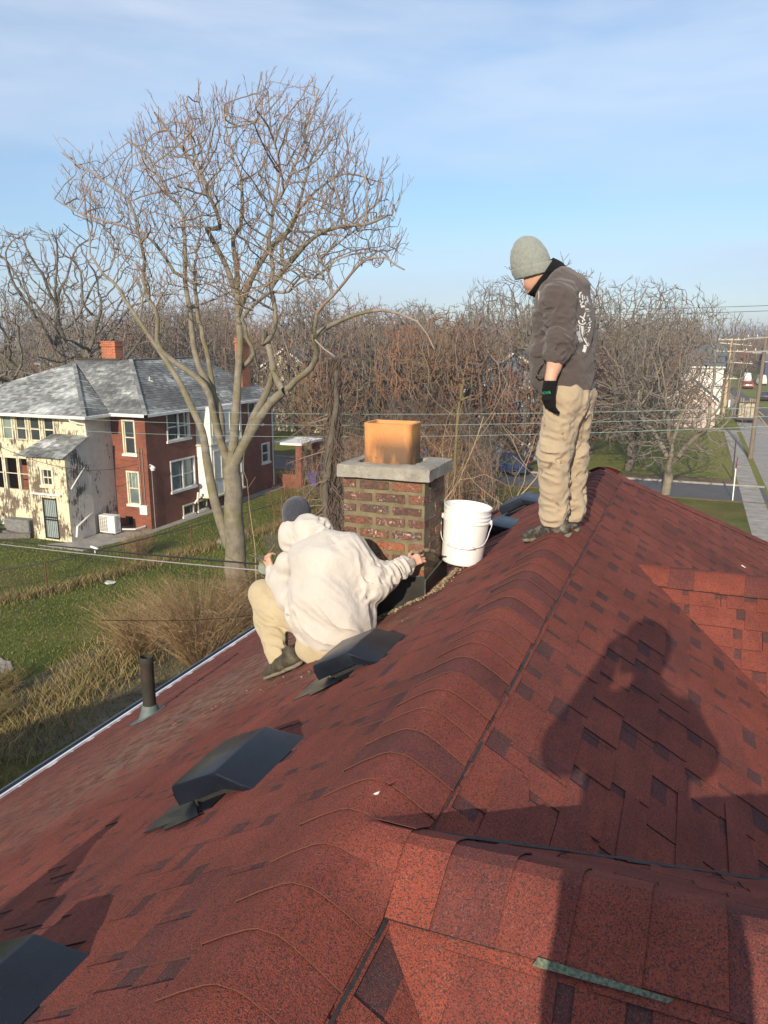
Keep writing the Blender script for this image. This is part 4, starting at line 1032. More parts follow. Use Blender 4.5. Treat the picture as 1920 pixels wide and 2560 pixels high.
pl += band([(350, 700), (370, 640), (420, 600), (520, 595), (590, 640), (610, 690)], 36) + band([(480, 610), (490, 690)], 40) + band([(360, 745), (420, 720), (465, 740)], 60) + band([(475, 800), (560, 815), (635, 790)], 44) + band([(480, 855), (560, 868), (635, 845)], 14)
pl += band([(435, 1040), (485, 900)], 34) + band([(520, 1250), (535, 980)], 26) + band([(560, 960), (610, 1120)], 36) + band([(325, 1000), (400, 1040), (470, 1120)], 34) + band(arc(395, 1140, 100, 85, 20, 200), 34) + band([(405, 1105), (405, 1170)], 30)
pl += band([(560, 1200), (655, 1140)], 30) + band([(610, 1210), (600, 1270)], 34) + band([(545, 1320), (630, 1310)], 34) + band([(600, 1350), (565, 1440)], 26) + band([(470, 1300), (520, 1300)], 14) + band([(470, 1390), (530, 1365)], 10) + band([(490, 1470), (560, 1420)], 10) + band([(510, 1540), (560, 1490)], 10)
pl += band([(385, 1270), (395, 1480), (450, 1640), (560, 1830)], 40) + band([(430, 1270), (440, 1450), (490, 1620), (590, 1790)], 14) + band([(480, 1800), (470, 1900), (430, 1990)], 90) + band([(240, 1690), (250, 1790)], 50)
ribbon = [(300, 1240), (290, 1320), (280, 1420), (300, 1530), (330, 1620), (370, 1720)]
lay('print', pl, prm, hd_ob, bvh, pz); lay('print', band(ribbon, 105), prm, hd_ob, bvh, pz, .0016)
def glyphs(text, size):                 # letters as outline meshes in a flat 2-D space
    cu = bpy.data.curves.new('letters', 'FONT'); cu.body = text; cu.size = size; cu.resolution_u = 2; cu.offset = size * .02
    ob = bpy.data.objects.new('letters', cu); COL.objects.link(ob); dg = bpy.context.evaluated_depsgraph_get(); m2 = ob.evaluated_get(dg).to_mesh()
    vs = [(v.co.x, v.co.y) for v in m2.vertices]; fs = [tuple(p.vertices) for p in m2.polygons]; ob.evaluated_get(dg).to_mesh_clear(); bpy.data.objects.remove(ob); bpy.data.curves.remove(cu); return vs, fs
ink = mat('charcoal_print_ink', (.06, .055, .055), rough=.9)
polys = []
for chx, (cx, cy, an) in zip('TRACK', ((285, 1310, 95), (275, 1395, 92), (285, 1480, 85), (308, 1570, 72), (345, 1655, 65))):
    vs, fs = glyphs(chx, 92); mx = sum(v[0] for v in vs) / len(vs); my = sum(v[1] for v in vs) / len(vs); ca, sa = math.cos(R(an)), math.sin(R(an))
    P2 = [(cx + (x - mx) * ca + (y - my) * sa, cy + (x - mx) * sa - (y - my) * ca) for x, y in vs]
    polys += [[P2[i] for i in f_] for f_ in fs]
lay('print_letters', polys, ink, hd_ob, bvh, pz, .0045)
# green logo patch on the glove
me = gl.data; bg2 = BVHTree.FromPolygons([v.co for v in me.vertices], [tuple(p.vertices) for p in me.polygons]); grn = mat('green_print', (.03, .45, .20), (.02, .35, .15), 60, .6)
conv = lambda x, y: ray(1320 + x * 100 / 1659., 930 + y * 110 / 1825.)
oval = [(430 + 70 * math.cos(R(a)), 885 + 90 * math.sin(R(a))) for a in range(0, 360, 24)]
lay('glove_print', [[oval[i], oval[(i + 1) % 15], (430 + .7 * (oval[(i + 1) % 15][0] - 430), 885 + .7 * (oval[(i + 1) % 15][1] - 885)), (430 + .7 * (oval[i][0] - 430), 885 + .7 * (oval[i][1] - 885))] for i in range(15)] + band([(440, 830), (455, 945)], 30), grn, gl, bg2, conv, .0015)
vs, fs = glyphs('SHOWA', 130); 
polys = [[(490 + vs[i][0] * .93, 930 - vs[i][0] * .06 - vs[i][1] * 1.25) for i in f_] for f_ in fs]
lay('glove_print', polys, grn, gl, bg2, conv, .0015)

# ---------------------------------------------------------------- crouching man
cm = empty('person', (-2.2, 4.1, 7.95), 'man in cream hoodie and dark beanie crouching with his back turned at the chimney', 'person')
z7 = lambda x, y, Y: at(600 + x / 3.318, 1200 + y / 3.318, Y)
pel = z7(745, 1325, 4.12); wst = z7(720, 1080, 4.10); mid = z7(690, 850, 4.16); shm = z7(640, 610, 4.26)
sR = z7(905, 590, 4.28); sLf = z7(400, 690, 4.34); eR = z7(1120, 850, 4.28); wR = z7(1395, 700, 4.47)
eL = z7(290, 880, 4.45); wL = z7(262, 745, 4.52)
kL = z7(175, 925, 4.40); aL = z7(330, 1470, 4.12); kR = z7(560, 1150, 4.62); aR = z7(560, 1470, 4.34)
hd_ = z7(470, 330, 4.44)
for p in (kR, aR): p.z = max(p.z, ZR - T * (XR - p.x) + .12)
s = SDF(.0055, [pel, sR, sLf, wR, wL, kL, aL, hd_, aR], .16)
bf = V((-.45, .85, -.15)).normalized(); bu = V((-.12, .25, .95)).normalized(); bl = bf.cross(bu).normalized() * -1
s.ell(hd_, (.098, .078, .110), (bf, bl, bu), .02); s.ell(hd_ + bf * .05 - bu * .06, (.055, .055, .055), (bf, bl, bu), .03); s.cone(hd_ + bf * .09 - bu * .02, hd_ + bf * .112 - bu * .045, .01, .014, .01)
for e in (1, -1): s.ell(hd_ + bl * .080 * e - bu * .02, (.014, .007, .026), (bf, bl, bu), .006)
s.cone(hd_ - bu * .06, shm + V((0, 0, .05)), .055, .06, .03); s.cone(shm, mid, .10, .11, .05); s.cone(mid, pel, .11, .12, .05); s.cone(sR, sLf, .05, .05, .05)
s.chain([sR, eR, wR], [.045, .038, .028], .03); s.chain([sLf, eL, wL], [.045, .038, .028], .03); s.chain([pel, kL, aL], [.08, .05, .036], .03); s.chain([pel, kR, aR], [.08, .05, .036], .03)
hfw = (z7(1500, 640, 4.545) - wR).normalized(); hb = V((.10, -.90, .42)); hb = (hb - hfw * hb.dot(hfw)).normalized(); hs = hfw.cross(hb); hs = hs if hs.z > 0 else -hs
s.cone(wR - hfw * .05, wR + hfw * .02, .030, .029, .02, (hb, .8))
hand(s, wR + hfw * .008, hfw, hb, hs, .98, spread=.10, curls=[(.75, .95, .7), (.55, .85, .6), (.45, .8, .5), (.40, .7, .5)], rf=.0092)
lfw = V((-.55, .25, .75)); lb = V((-.4, -.8, .1)); lb = (lb - lfw.normalized() * lb.dot(lfw.normalized())).normalized(); ls = lfw.cross(lb) * -1
hand(s, wL, lfw, lb, ls, 1., curls=[(.7, .8, .5)] * 4)
s.build('body', MT['skin'], cm)
# hoodie
s = SDF(.0065, [pel, sR, sLf, wR, wL, hd_, eL], .22)
s.cone(z7(740, 560, 4.27), z7(560, 640, 4.32), .115, .105, .06); s.ell(z7(640, 660, 4.24), (.19, .13, .12), ((1, .15, .1), (0, 1, -.3), (0, .3, 1)), .08)
s.cone(z7(700, 720, 4.17), z7(700, 1000, 4.12), .150, .160, .07, (V((1, 0, 0)), 1.30)); s.cone(z7(700, 1000, 4.12), z7(760, 1180, 4.12), .165, .165, .08, (V((1, 0, 0)), 1.28)); s.cone(z7(745, 1180, 4.12), z7(745, 1290, 4.12), .160, .130, .07, (V((1, 0, 0)), 1.45))
s.ell(z7(800, 1180, 4.06), (.17, .12, .15), ((1, 0, .2), (0, 1, 0), (-.2, 0, 1)), .06)
s.cone(z7(1010, 1000, 4.22), z7(1000, 1180, 4.2), .08, .09, .08); s.cone(sR, z7(930, 640, 4.26), .10, .10, .07)
s.cone(sR, eR, .095, .082, .06); s.cone(eR, wR * .9 + eR * .1, .084, .050, .05)
s.cone(sLf, eL, .085, .065, .06); s.cone(eL, wL, .062, .042, .05); s.cone(z7(330, 860, 4.34), z7(420, 980, 4.25), .07, .10, .07)
# folds
ra = (wR - eR).normalized()
s.folds(eR, .13, (V((0, -.2, 1)) + V((.5, 0, 0))), .015, 24, 5, 1); s.folds((eR + wR) / 2, .13, ra.cross(V((0, 1, 0))), .014, 26, 5, 2); s.folds(wR - ra * .06, .10, ra.cross(V((0, 1, 0))), .010, 36, 5, 3)
s.folds(sR + V((0, 0, -.08)), .14, (eR - sR) + V((0, 0, -.2)), .012, 15, 5, 4); s.folds(z7(950, 760, 4.2), .15, V((.25, 0, -1)), .012, 14, 5, 5)
s.folds(z7(560, 1240, 4.0), .22, V((.75, 0, -.6)), .013, 13, 6, 6); s.folds(z7(860, 1180, 4.0), .22, V((.7, 0, -.7)), .011, 11, 6, 7); s.folds(z7(700, 880, 4.0), .22, V((1, 0, -.25)), .008, 9, 5, 8); s.folds(z7(440, 1180, 4.0), .14, V((.45, 0, -.9)), .014, 18, 5, 9)
s.folds(z7(480, 800, 4.1), .16, V((.8, 0, .2)), .006, 12, 5, 12)
for q_, k_ in ((eR, 41), (wR, 42), ((eR + wR) / 2, 43), (sR, 44)): s.folds(q_, .13, ra.cross(V((0, 1, 0))), .0055, 28, 5, k_)
s.folds(z7(650, 1120, 4.0), .25, V((.8, 0, -.5)), .0035, 20, 7, 45)
s.cone(wR - ra * .012, wR + ra * .1, .034, .034, .0, op='cut')
# hem: cloth ends over the seat
s.plane_cut(z7(740, 1455, 4.05), V((.10, -.1, -1)))
s.build('hoodie', MT['cream'], cm)
s = SDF(.0065, [hd_, shm], .25)
h0 = z7(535, 400, 4.36)
s.ell(z7(470, 440, 4.40), (.125, .115, .115), ((1, 0, .25), (0, 1, 0), (-.25, 0, 1)), .03); s.ell(z7(590, 420, 4.36), (.125, .11, .105), ((1, 0, -.45), (0, 1, 0), (.45, 0, 1)), .04); s.ell(z7(680, 410, 4.38), (.07, .09, .075), ((1, 0, -.6), (0, 1, 0), (.6, 0, 1)), .03)
s.cone(z7(420, 530, 4.36), z7(620, 520, 4.30), .065, .055, .05)
s.ell(hd_ + V((0, .04, .03)), (.095, .14, .12), None, .015, 'cut')
s.folds(z7(700, 420, 4.3), .10, V((.5, .2, .8)), .011, 24, 5, 3); s.folds(z7(500, 420, 4.28), .14, V((.35, 0, -1)), .007, 12, 6, 4); s.folds(z7(450, 560, 4.3), .1, V((1, 0, -.1)), .006, 20, 5, 5)
s.build('hood', MT['cream'], cm)
s = SDF(.0055, [hd_], .2)
s.ell(hd_ + bu * .028, (.112, .095, .118), (bf, bl, bu), .01); s.ell(hd_ + bu * .07 - bf * .01, (.085, .075, .075), (bf, bl, bu), .05); s.plane_cut(hd_ - bu * .03, -bu); s.rough(.0014, 70); s.build('beanie', MT['darkknit'], cm)
# rib cuff
s = SDF(.0045, [wR], .09); s.cone(wR - ra * .035, wR + ra * .010, .047, .043, .01); s.cone(wR - ra * .1, wR + ra * .1, .034, .033, .0, op='cut'); s.folds(wR, .06, ra, .004, 90, 6, 1); s.build('cuff', cloth('grey_rib', (.27, .23, .20), (.33, .28, .25), 30), cm)
# trousers
s = SDF(.0065, [pel, kL, aL, kR, aR], .18)
s.ell(pel + V((.0, .02, -.03)), (.20, .16, .16), None, .04); s.cone(pel + V((-.05, .06, .02)), kL + V((.03, 0, -.03)), .125, .092, .06)
s.cone(kL + V((.01, 0, -.01)), aL * .45 + kL * .55, .092, .084, .05); s.cone(aL * .45 + kL * .55, aL, .084, .072, .04)
s.cone(pel + V((.02, .05, 0)), kR, .12, .09, .05); s.cone(kR, aR, .088, .07, .04); s.cone(z7(560, 1400, 4.08), z7(700, 1440, 4.08), .075, .10, .06)
sh_ = (aL - kL).normalized()
s.folds(kL + V((.06, 0, -.1)), .12, V((.6, 0, -.8)), .009, 18, 5, 1); s.folds(aL - sh_ * .06, .12, V((1, 0, -.1)), .016, 24, 5, 2); s.folds((aL + kL) / 2, .14, V((1, 0, -.35)), .013, 18, 5, 3); s.folds(pel, .2, V((1, 0, -.3)), .008, 14, 5, 4)
s.plane_cut(aL + V((0, 0, -.035)), V((.15, 0, -1)))
s.build('trousers', MT['khaki2'], cm)
tp = z7(218, 1690, 4.10); hp = z7(490, 1600, 4.03)
tp.z = ZR - T * (XR - tp.x) + .018; hp.z = ZR - T * (XR - hp.x) + .018
shoe('boot', cm, hp + (hp - tp) * .08, tp, NL, MT['boot2'], .05, .050)
hp2 = z7(640, 1530, 4.28); hp2.z = ZR - T * (XR - hp2.x) + .018; shoe('boot', cm, hp2, hp2 + (tp - hp) * 1.05, NL, MT['boot2'], .05, .047)
# tools he holds
tw = empty('pointing_trowel', z7(1500, 610, 4.54), 'small pointing trowel with mortar in the crouching man\'s right hand at the chimney corner', 'trowel')
q = z7(1490, 600, 4.545); b = MB()
b.tube([q + V((-.045, -.010, .0)), q + V((.0, -.008, .002))], .010, 10); b.build('handle', mat('grey_wood', (.14, .13, .10), (.2, .18, .14), 30, .8), tw, smooth=True)
b = MB(); b.tube([q, q + V((.02, .008, .022)), q + V((.045, .012, .018))], .004, 8); b.add([q + V((.035, .012, .026)), q + V((.10, .02, .022)), q + V((.10, .022, .008)), q + V((.035, .014, .008))], [(0, 1, 2, 3), (3, 2, 1, 0)]); b.build('blade', mat('steel', (.3, .3, .29), (.2, .2, .19), 30, .4, metal=.8), tw)
b = MB(); b.lathe([(.001, .014), (.018, .008), (.022, 0), (.018, -.008), (.001, -.012)], 10, Matrix.Translation(q + V((.05, .0, .022)))); b.build('mortar_lump', MT['mortar'], tw)
hw = empty('mortar_board', z7(205, 690, 4.62), 'dark mortar hawk board held out left by the crouching man\'s left hand', 'hawk')
p0 = z7(200, 665, 4.60); b = MB(); Mh = rot(p0, rx=R(-16), ry=R(24), rz=R(25)); b.bbox((-.11, -.10, -.004), (.10, .10, .004), .003, Mh); b.build('board', mat('mortar_caked_board', (.07, .075, .06), (.13, .13, .10), 20, .9, .5, 60, .005), hw)
b = MB(); b.tube([Mh @ V((0, 0, -.004)), Mh @ V((0, 0, -.11))], .016, 12); b.build('handle', MT['mortar'], hw, smooth=True)
b = MB(); b.lathe([(.001, .03), (.03, .026), (.055, .012), (.07, .004)], 14, Mh); b.build('mortar_heap', MT['mortar'], hw, smooth=True)
s = SDF(.005, [wL], .10); c0 = wL + V((-.06, .02, -.0)); s.ell(c0 + V((-.015, 0, -.005)), (.065, .04, .034), ((1, 0, -.5), (0, 1, 0), (.5, 0, 1)), .0); s.rough(.008, 35, 3); tag(s.build('work_glove', cloth('grey_green_glove', (.16, .19, .16), (.24, .27, .23), 30), None), 'crumpled grey green work glove under the mortar board in the crouching man\'s hand', 'glove')

# ---------------------------------------------------------------- the photographer, behind the camera (casts the long shadow)
ph = empty('person', (.12, -.38, 8.36), 'photographer standing behind the camera holding the phone up', 'person')
pc = cloth('navy_jacket', (.03, .035, .05), (.04, .045, .06)); 
s = SDF(.011, [(-.3, -.6, 8.3), (.5, .1, 10.4)], .1)
hp_ = V((.12, -.38, 9.28)); s.cone((.12, -.36, 9.84), (.11, -.38, 9.40), .13, .12, .06, (V((1, 0, 0)), 1.45)); s.cone((.11, -.38, 9.4), (.11, -.38, 9.15), .12, .13, .06, (V((1, 0, 0)), 1.30))
s.cone((-.04, -.38, 9.82), (.27, -.38, 9.82), .075, .075, .05); s.cone((.13, -.36, 9.9), (.14, -.34, 10.02), .065, .06, .04)
s.ell((.15, -.31, 10.13), (.09, .10, .125), None, .03); s.ell((.15, -.31, 10.18), (.120, .13, .118), None, .02)
s.chain([V((-.07, -.36, 9.86)), V((-.14, -.24, 9.72)), V((-.05, -.09, 9.96))], [.078, .072, .042], .05); s.chain([V((.31, -.36, 9.86)), V((.35, -.24, 9.70)), V((.09, -.09, 9.95))], [.078, .072, .042], .05)
s.chain([V((.03, -.38, 9.2)), V((-.03, -.30, 8.80)), V((-.02, -.38, 8.46))], [.11, .075, .06], .05); s.chain([V((.20, -.38, 9.2)), V((.25, -.34, 8.78)), V((.26, -.42, 8.36))], [.11, .075, .06], .05)
s.folds((.11, -.38, 9.5), .3, (0, .3, 1), .01, 10, 4, 1); s.build('body', pc, ph)
s = SDF(.006, [(-.03, -.05, 9.98)], .16); hand(s, (-.055, -.085, 9.955), (.15, .25, 1), (-.8, -.3, .1), (.5, -.7, .1), curls=[(.5, .6, .4)] * 4); hand(s, (.085, -.085, 9.95), (-.15, .2, 1), (.8, -.3, .1), (-.5, -.7, .1), curls=[(.5, .6, .4)] * 4); s.plane_cut((0, -.018, 0), (-_sy, _cy, 0)); s.build('hands', MT['skin'], ph)
phn = empty('phone', (0, -.02, 9.99), 'black phone held up in front of the photographer', 'phone')
b = MB(); Mp = Matrix.Translation(V((0, 0, CAMZ))) @ Matrix.Rotation(YAW, 4, 'Z') @ Matrix.Rotation(-PITCH, 4, 'X'); b.bbox((-.02, -.026, -.11), (.055, -.017, .045), .004, Mp); b.build('case', mat('phone_case', (.02, .02, .022), rough=.4), phn)
for (hx, tx) in ((-.03, -.06), (.25, .28)):
    hh_ = V((hx, -.46, 0)); tt = V((tx, -.18, 0)); hh_.z = ZR - T * (hx - XR) + .014; tt.z = ZR - T * (tx - XR) + .014; shoe('boot', ph, hh_, tt, V((T, 0, 1)), MT['boot'], .05, .05, vox=.009)
# unseen lump added behind the camera to cast the pointed shadow at lower left
s = SDF(.010, [(-2.3, .3, 8.0), (-1.6, .8, 8.8)], .12)
s.cone((-1.90, .5, 8.25), (-1.98, .5, 8.50), .17, .13, .08, (V((1, 0, 0)), 1.3)); s.cone((-2.0, .5, 8.45), (-2.05, .5, 8.66), .11, .04, .06); s.cone((-1.85, .5, 8.45), (-1.74, .5, 8.60), .09, .05, .05)
s.plane_cut((-2.0, .5, ZR - T * 1.3 + .02), (T, 0, -1)); s.rough(.008, 9, 4); tag(s.build('shadow_caster', cloth('caster_cloth', (.10, .09, .06), (.13, .11, .08))), 'unseen lump on the left slope, added to cast the pointed shadow', 'shadow_caster')
# ================================================================ the neighbours' house
def peel(name, paint, wood, amt, stretch=(1, 1, .14)):
    n = Nd(name); c = n.ramp(n.noise(3, 4), (.3, paint), (.7, tuple(x * .86 for x in paint)))
    f = n.noise(15, 8, .75, n.map(stretch)); g = n.noise(.9, 4, .6)
    m = n.ramp(n.math('ADD', f, n.math('MULTIPLY', n.math('SUBTRACT', g, .5), 1.1)), (amt, 0.), (amt + .035, 1.))
    c = n.mix(m, c, n.ramp(n.noise(12, 5), (.3, wood), (.7, tuple(x * .5 for x in wood)))); n.bump(m, .4, .01); return n.fin(c, .85)
MT['peel'] = peel('peeling_cream_paint', (.66, .61, .43), (.17, .13, .09), .52)
MT['peel2'] = peel('peeling_grey_paint', (.60, .56, .50), (.12, .10, .08), .60)
MT['trim'] = mat('cream_trim', (.66, .62, .46), (.5, .46, .34), 3, .7)
MT['whitetrim'] = mat('white_trim', (.76, .76, .74), (.62, .61, .57), 3, .6)
def bricks(name, c1, c2, mort, s=1.):
    n = Nd(name); b_ = n.n.new('ShaderNodeTexBrick'); g = n.n.new('ShaderNodeNewGeometry')
    sx = n.n.new('ShaderNodeSeparateXYZ'); n.L(n.pos, sx.inputs[0]); cb = n.n.new('ShaderNodeCombineXYZ')
    n.L(n.math('ADD', sx.outputs[0], sx.outputs[1]), cb.inputs[0]); n.L(sx.outputs[2], cb.inputs[1])
    n.L(cb.outputs[0], b_.inputs['Vector']); b_.inputs['Scale'].default_value = 1.
    b_.inputs['Brick Width'].default_value = .215 * s; b_.inputs['Row Height'].default_value = .075 * s; b_.inputs['Mortar Size'].default_value = .008 * s
    b_.inputs['Color1'].default_value = (*c1, 1); b_.inputs['Color2'].default_value = (*c2, 1); b_.inputs['Mortar'].default_value = (*mort, 1)
    c = n.mix(1., b_.outputs[0], n.ramp(n.noise(.9, 5), (.3, .72), (.7, 1.2)), 'MULTIPLY'); n.bump(n.math('SUBTRACT', 1., b_.outputs['Fac']), .5, .008); return n.fin(c, .9)
MT['bricks'] = bricks('red_brick', (.25, .062, .030), (.17, .045, .026), (.19, .12, .085))
MT['orangebricks'] = bricks('orange_brick', (.42, .11, .035), (.30, .07, .028), (.36, .25, .17), 1.25)
MT['glass'] = mat('window_glass', (.018, .025, .03), (.05, .06, .07), .6, .08, spec=.9)
MT['glass2'] = mat('bright_window_glass', (.20, .27, .26), (.10, .14, .14), .8, .15, spec=.8)
MT['darkin'] = mat('dark_interior', (.03, .025, .02), (.05, .04, .03), 1, .9)
def slate():
    n = Nd('slate'); t = n.attr(); c = n.ramp(t, (0, (.09, .095, .095)), (.4, (.17, .18, .175)), (.7, (.32, .34, .33)), (1, (.52, .54, .53)))
    c = n.mix(1., c, n.ramp(n.noise(4, 6, .7), (.3, .72), (.7, 1.2)), 'MULTIPLY'); n.bump(n.noise(30, 4), .3, .01); return n.fin(c, .8)
MT['slate'] = slate()
nb = empty('brick_house', (-28, 32, 0), 'neighbouring two storey house with peeling cream rear porch, red brick walls and grey slate roof', 'house')
ZE = 6.15
def wallbox(nm, x0, x1, y0, y1, z0, z1, m): b = MB(); b.box((x0, y0, z0), (x1, y1, z1)); return b.build(nm, m, nb)
# walls are built as strips around their openings
def wall_open(nm, axis, c, a0, a1, z0, z1, holes, m, th=.2, out=1):
    """wall in the plane axis = c from a0 to a1; holes = [(a, a', z, z')]"""
    b = MB(); cuts = sorted({a0, a1, *[h[0] for h in holes], *[h[1] for h in holes]})
    for p, q in zip(cuts, cuts[1:]):
        zs = sorted([(h[2], h[3]) for h in holes if h[0] < q - 1e-6 and h[1] > p + 1e-6]); z = z0
        segs = []
        for h0, h1 in zs: segs.append((z, h0)); z = h1
        segs.append((z, z1))
        for s0, s1 in segs:
            if s1 - s0 > 1e-4:
                if axis == 'Y': b.box((p, c, s0), (q, c + th * out, s1))
                else: b.box((c - th * out, p, s0), (c, q, s1))
    return b.build(nm, m, nb)
def window(axis, c, a0, a1, z0, z1, out, glass='glass', sash=True, muntins=0, fm='trim', sill=True, parent=None, fw=.07, cols=1):
    """frame with glass; out = +1/-1 outward direction along the axis"""
    parent = parent or nb
    def bx(b, p, q, s0, s1, d0, d1):
        if axis == 'Y': b.box((p, min(c + out * d0, c + out * d1), s0), (q, max(c + out * d0, c + out * d1), s1))
        else: b.box((min(c + out * d0, c + out * d1), p, s0), (max(c + out * d0, c + out * d1), q, s1))
    b = MB()
    bx(b, a0 - fw, a0 + .02, z0, z1, -.10, .035); bx(b, a1 - .02, a1 + fw, z0, z1, -.10, .035); bx(b, a0 - fw, a1 + fw, z1, z1 + fw * 1.3, -.10, .045); bx(b, a0 + .02, a1 - .02, z0, z0 + .05, -.10, .02)
    for k in range(1, cols):
        m_ = a0 + (a1 - a0) * k / cols; bx(b, m_ - .07, m_ + .07, z0 + .05, z1, -.10, .02)
    f_ = b.build('window', MT[fm], parent)
    if sash:
        b = MB(); zm = (z0 + z1) / 2
        for k in range(cols):
            p = a0 + (a1 - a0) * k / cols; q = a0 + (a1 - a0) * (k + 1) / cols
            bx(b, p + .03, q - .03, zm - .03, zm + .03, -.08, -.03); bx(b, p + .02, p + .07, z0 + .05, z1, -.08, -.035); bx(b, q - .07, q - .02, z0 + .05, z1, -.08, -.035)
            for j in range(muntins): m_ = p + (q - p) * (j + 1) / (muntins + 1); bx(b, m_ - .015, m_ + .015, zm + .03, z1, -.08, -.05)
        b.build('sash', MT[fm], f_)
    b = MB(); bx(b, a0, a1, z0 + .03, z1, -.105, -.085); b.build('pane', MT[glass], f_)
    if sill: b = MB(); bx(b, a0 - .14, a1 + .14, z0 - .13, z0, -.1, .09); b.build('sill', MT['whitetrim' if sill is True else sill], f_)
    return f_
PX0, PX1, PYF, PYB = -38.9, -28.35, 30.3, 32.2
# white rear porch block, two storeys of openings
ow = [(-34.9 + i * .95, -34.9 + i * .95 + .72, 4.75, 5.95) for i in range(-1, 5)]
lw = [(-34.0, -33.15, 2.05, 3.75), (-33.0, -32.15, 2.05, 3.75), (-32.0, -31.3, 2.05, 3.75), (-35.2, -34.2, 2.05, 3.75)]
wall_open('porch_wall', 'Y', PYF, PX0, PX1, 0, ZE, ow + lw, MT['peel'], .15)
wall_open('porch_wall', 'X', PX1, PYF + .15, PYB, 0, ZE, [], MT['peel2'], .15)
wallbox('porch_floor', PX0, PX1 - .15, PYF + .15, PYB + .5, 4.1, 4.2, MT['peel2']); wallbox('porch_floor', PX0, PX1 - .15, PYF + .15, PYB + .5, 1.3, 1.4, MT['darkin'])
for i, h in enumerate(ow):
    window('Y', PYF + .0, h[0], h[1], h[2], h[3], -1, glass='glass2' if i in (0, 1, 2) else 'glass', sill=False, fw=.06)
for h in lw:
    b = MB()
    for p in (h[0] - .06, h[1] - .02): b.box((p, PYF - .03, h[2]), (p + .08, PYF + .12, h[3]))
    b.box((h[0], PYF - .02, (h[2] + h[3]) / 2), (h[1], PYF + .04, (h[2] + h[3]) / 2 + .04)); b.box((h[0] - .06, PYF - .03, h[3]), (h[1] + .06, PYF + .1, h[3] + .1)); b.build('window', MT['trim'], nb)
# small vestibule with shed roof, window and barred door
VX0, VX1, VY = -30.65, -28.2, 28.6
wall_open('vestibule_wall', 'Y', VY, VX0, VX1, 0, 4.30, [(-29.72, -29.08, 2.85, 3.62), (-29.85, -28.98, .12, 2.18)], MT['peel'], .12)
b = MB(); b.add([(VX1, VY + .12, 0), (VX1, PYF, 0), (VX1, PYF, 5.15), (VX1, VY + .12, 4.33), (VX1 - .1, VY + .12, 0), (VX1 - .1, PYF, 0), (VX1 - .1, PYF, 5.15), (VX1 - .1, VY + .12, 4.33)], [(0, 1, 2, 3), (7, 6, 5, 4)]); b.build('vestibule_wall', MT['peel2'], nb)
b = MB(); b.add([(VX0 + .001, VY + .12, 0), (VX0 + .001, PYF, 0), (VX0 + .001, PYF, 5.15), (VX0 + .001, VY + .12, 4.33)], [(3, 2, 1, 0)]); b.build('vestibule_wall', MT['peel2'], nb)
window('Y', VY, -29.72, -29.08, 2.85, 3.62, -1, muntins=1, sill='trim', fw=.1)
b = MB(); b.box((-29.42, VY - .0 + .04, 2.9), (-29.38, VY + .07, 3.6)); b.build('muntin', MT['trim'], nb)
b = MB(); b.box((VX0 + .15, VY - .16, 2.36), (VX1 - .35, VY - .0, 2.44)); b.build('door_hood', MT['whitetrim'], nb)
dr = MB(); dr.box((-29.85, VY + .04, .12), (-28.98, VY + .08, 2.18)); dr = dr.build('door', mat('pale_door', (.42, .50, .48), (.36, .44, .43), 3, .5), nb)
b = MB(); blk = mat('black_iron', (.012, .014, .015), rough=.5)
for x in (-29.87, -29.02): b.box((x, VY - .03, .10), (x + .07, VY + .01, 2.22))
for z in (.10, 2.12, 1.05, 1.18): b.box((-29.80, VY - .025, z), (-29.02, VY + .005, z + .07))
for i in range(6): x = -29.72 + i * .115; b.box((x, VY - .02, .17), (x + .018, VY, 2.12))
b.build('bars', blk, dr)
# shed roof of the vestibule, roof slopes in slates
def slates(nm, org, adir, sdir, region, seed, expo=.20, wid=(.22, .34), pale=.4, parent=None, lift=.014):
    r_ = random.Random(seed); org, adir, sdir = V(org), V(adir).normalized(), V(sdir).normalized(); nrm = adir.cross(sdir).normalized(); nrm = nrm if nrm.z > 0 else -nrm
    b = MB(); b.add([org + adir * p[0] + sdir * p[1] - nrm * .02 for p in region], [tuple(range(len(region)))], c=.15)
    a0, a1 = min(p[0] for p in region), max(p[0] for p in region); s1 = max(p[1] for p in region); s = min(p[1] for p in region); row = 0
    while s < s1:
        a = a0 - r_.uniform(0, .3); patch = r_.random()
        while a < a1:
            w = r_.uniform(*wid)
            if r_.random() > .012:
                pl = clip([(a, s - .02), (a + w - .012, s - .02), (a + w - .012, s + expo + r_.uniform(-.012, .012)), (a, s + expo + r_.uniform(-.012, .012))], region)
                if len(pl) >= 3:
                    pz_ = vnoise(np.array([a * .6 + seed]), np.array([s * 1.1]), np.array([seed * 1.7]))[0]
                    c = min(1, max(0, pale + pz_ * .50 + r_.uniform(-.24, .24)))
                    hs = [.002 + lift * max(0, (p[1] - s)) / expo + (.004 if p[1] > s + expo * .5 else 0) for p in pl]
                    top = [org + adir * p[0] + sdir * p[1] + nrm * h for p, h in zip(pl, hs)]; bot = [q - nrm * (h + .02) for q, h in zip(top, hs)]; n = len(top)
                    b.add(top + bot, [tuple(range(n))] + [(i, n + i, n + (i + 1) % n, (i + 1) % n) for i in range(n)], c=c)
            a += w
        s += expo; row += 1
    return b.build(nm, MT['slate'], parent or nb, kind='stuff')
slates('shed_roof', (VX1 + .12, PYF, 5.18), (-1, 0, 0), (0, -1.95, -.90), [(0, 0), (2.4, 0), (3.05, 2.15), (0, 2.15)], 41, .19, pale=.45)
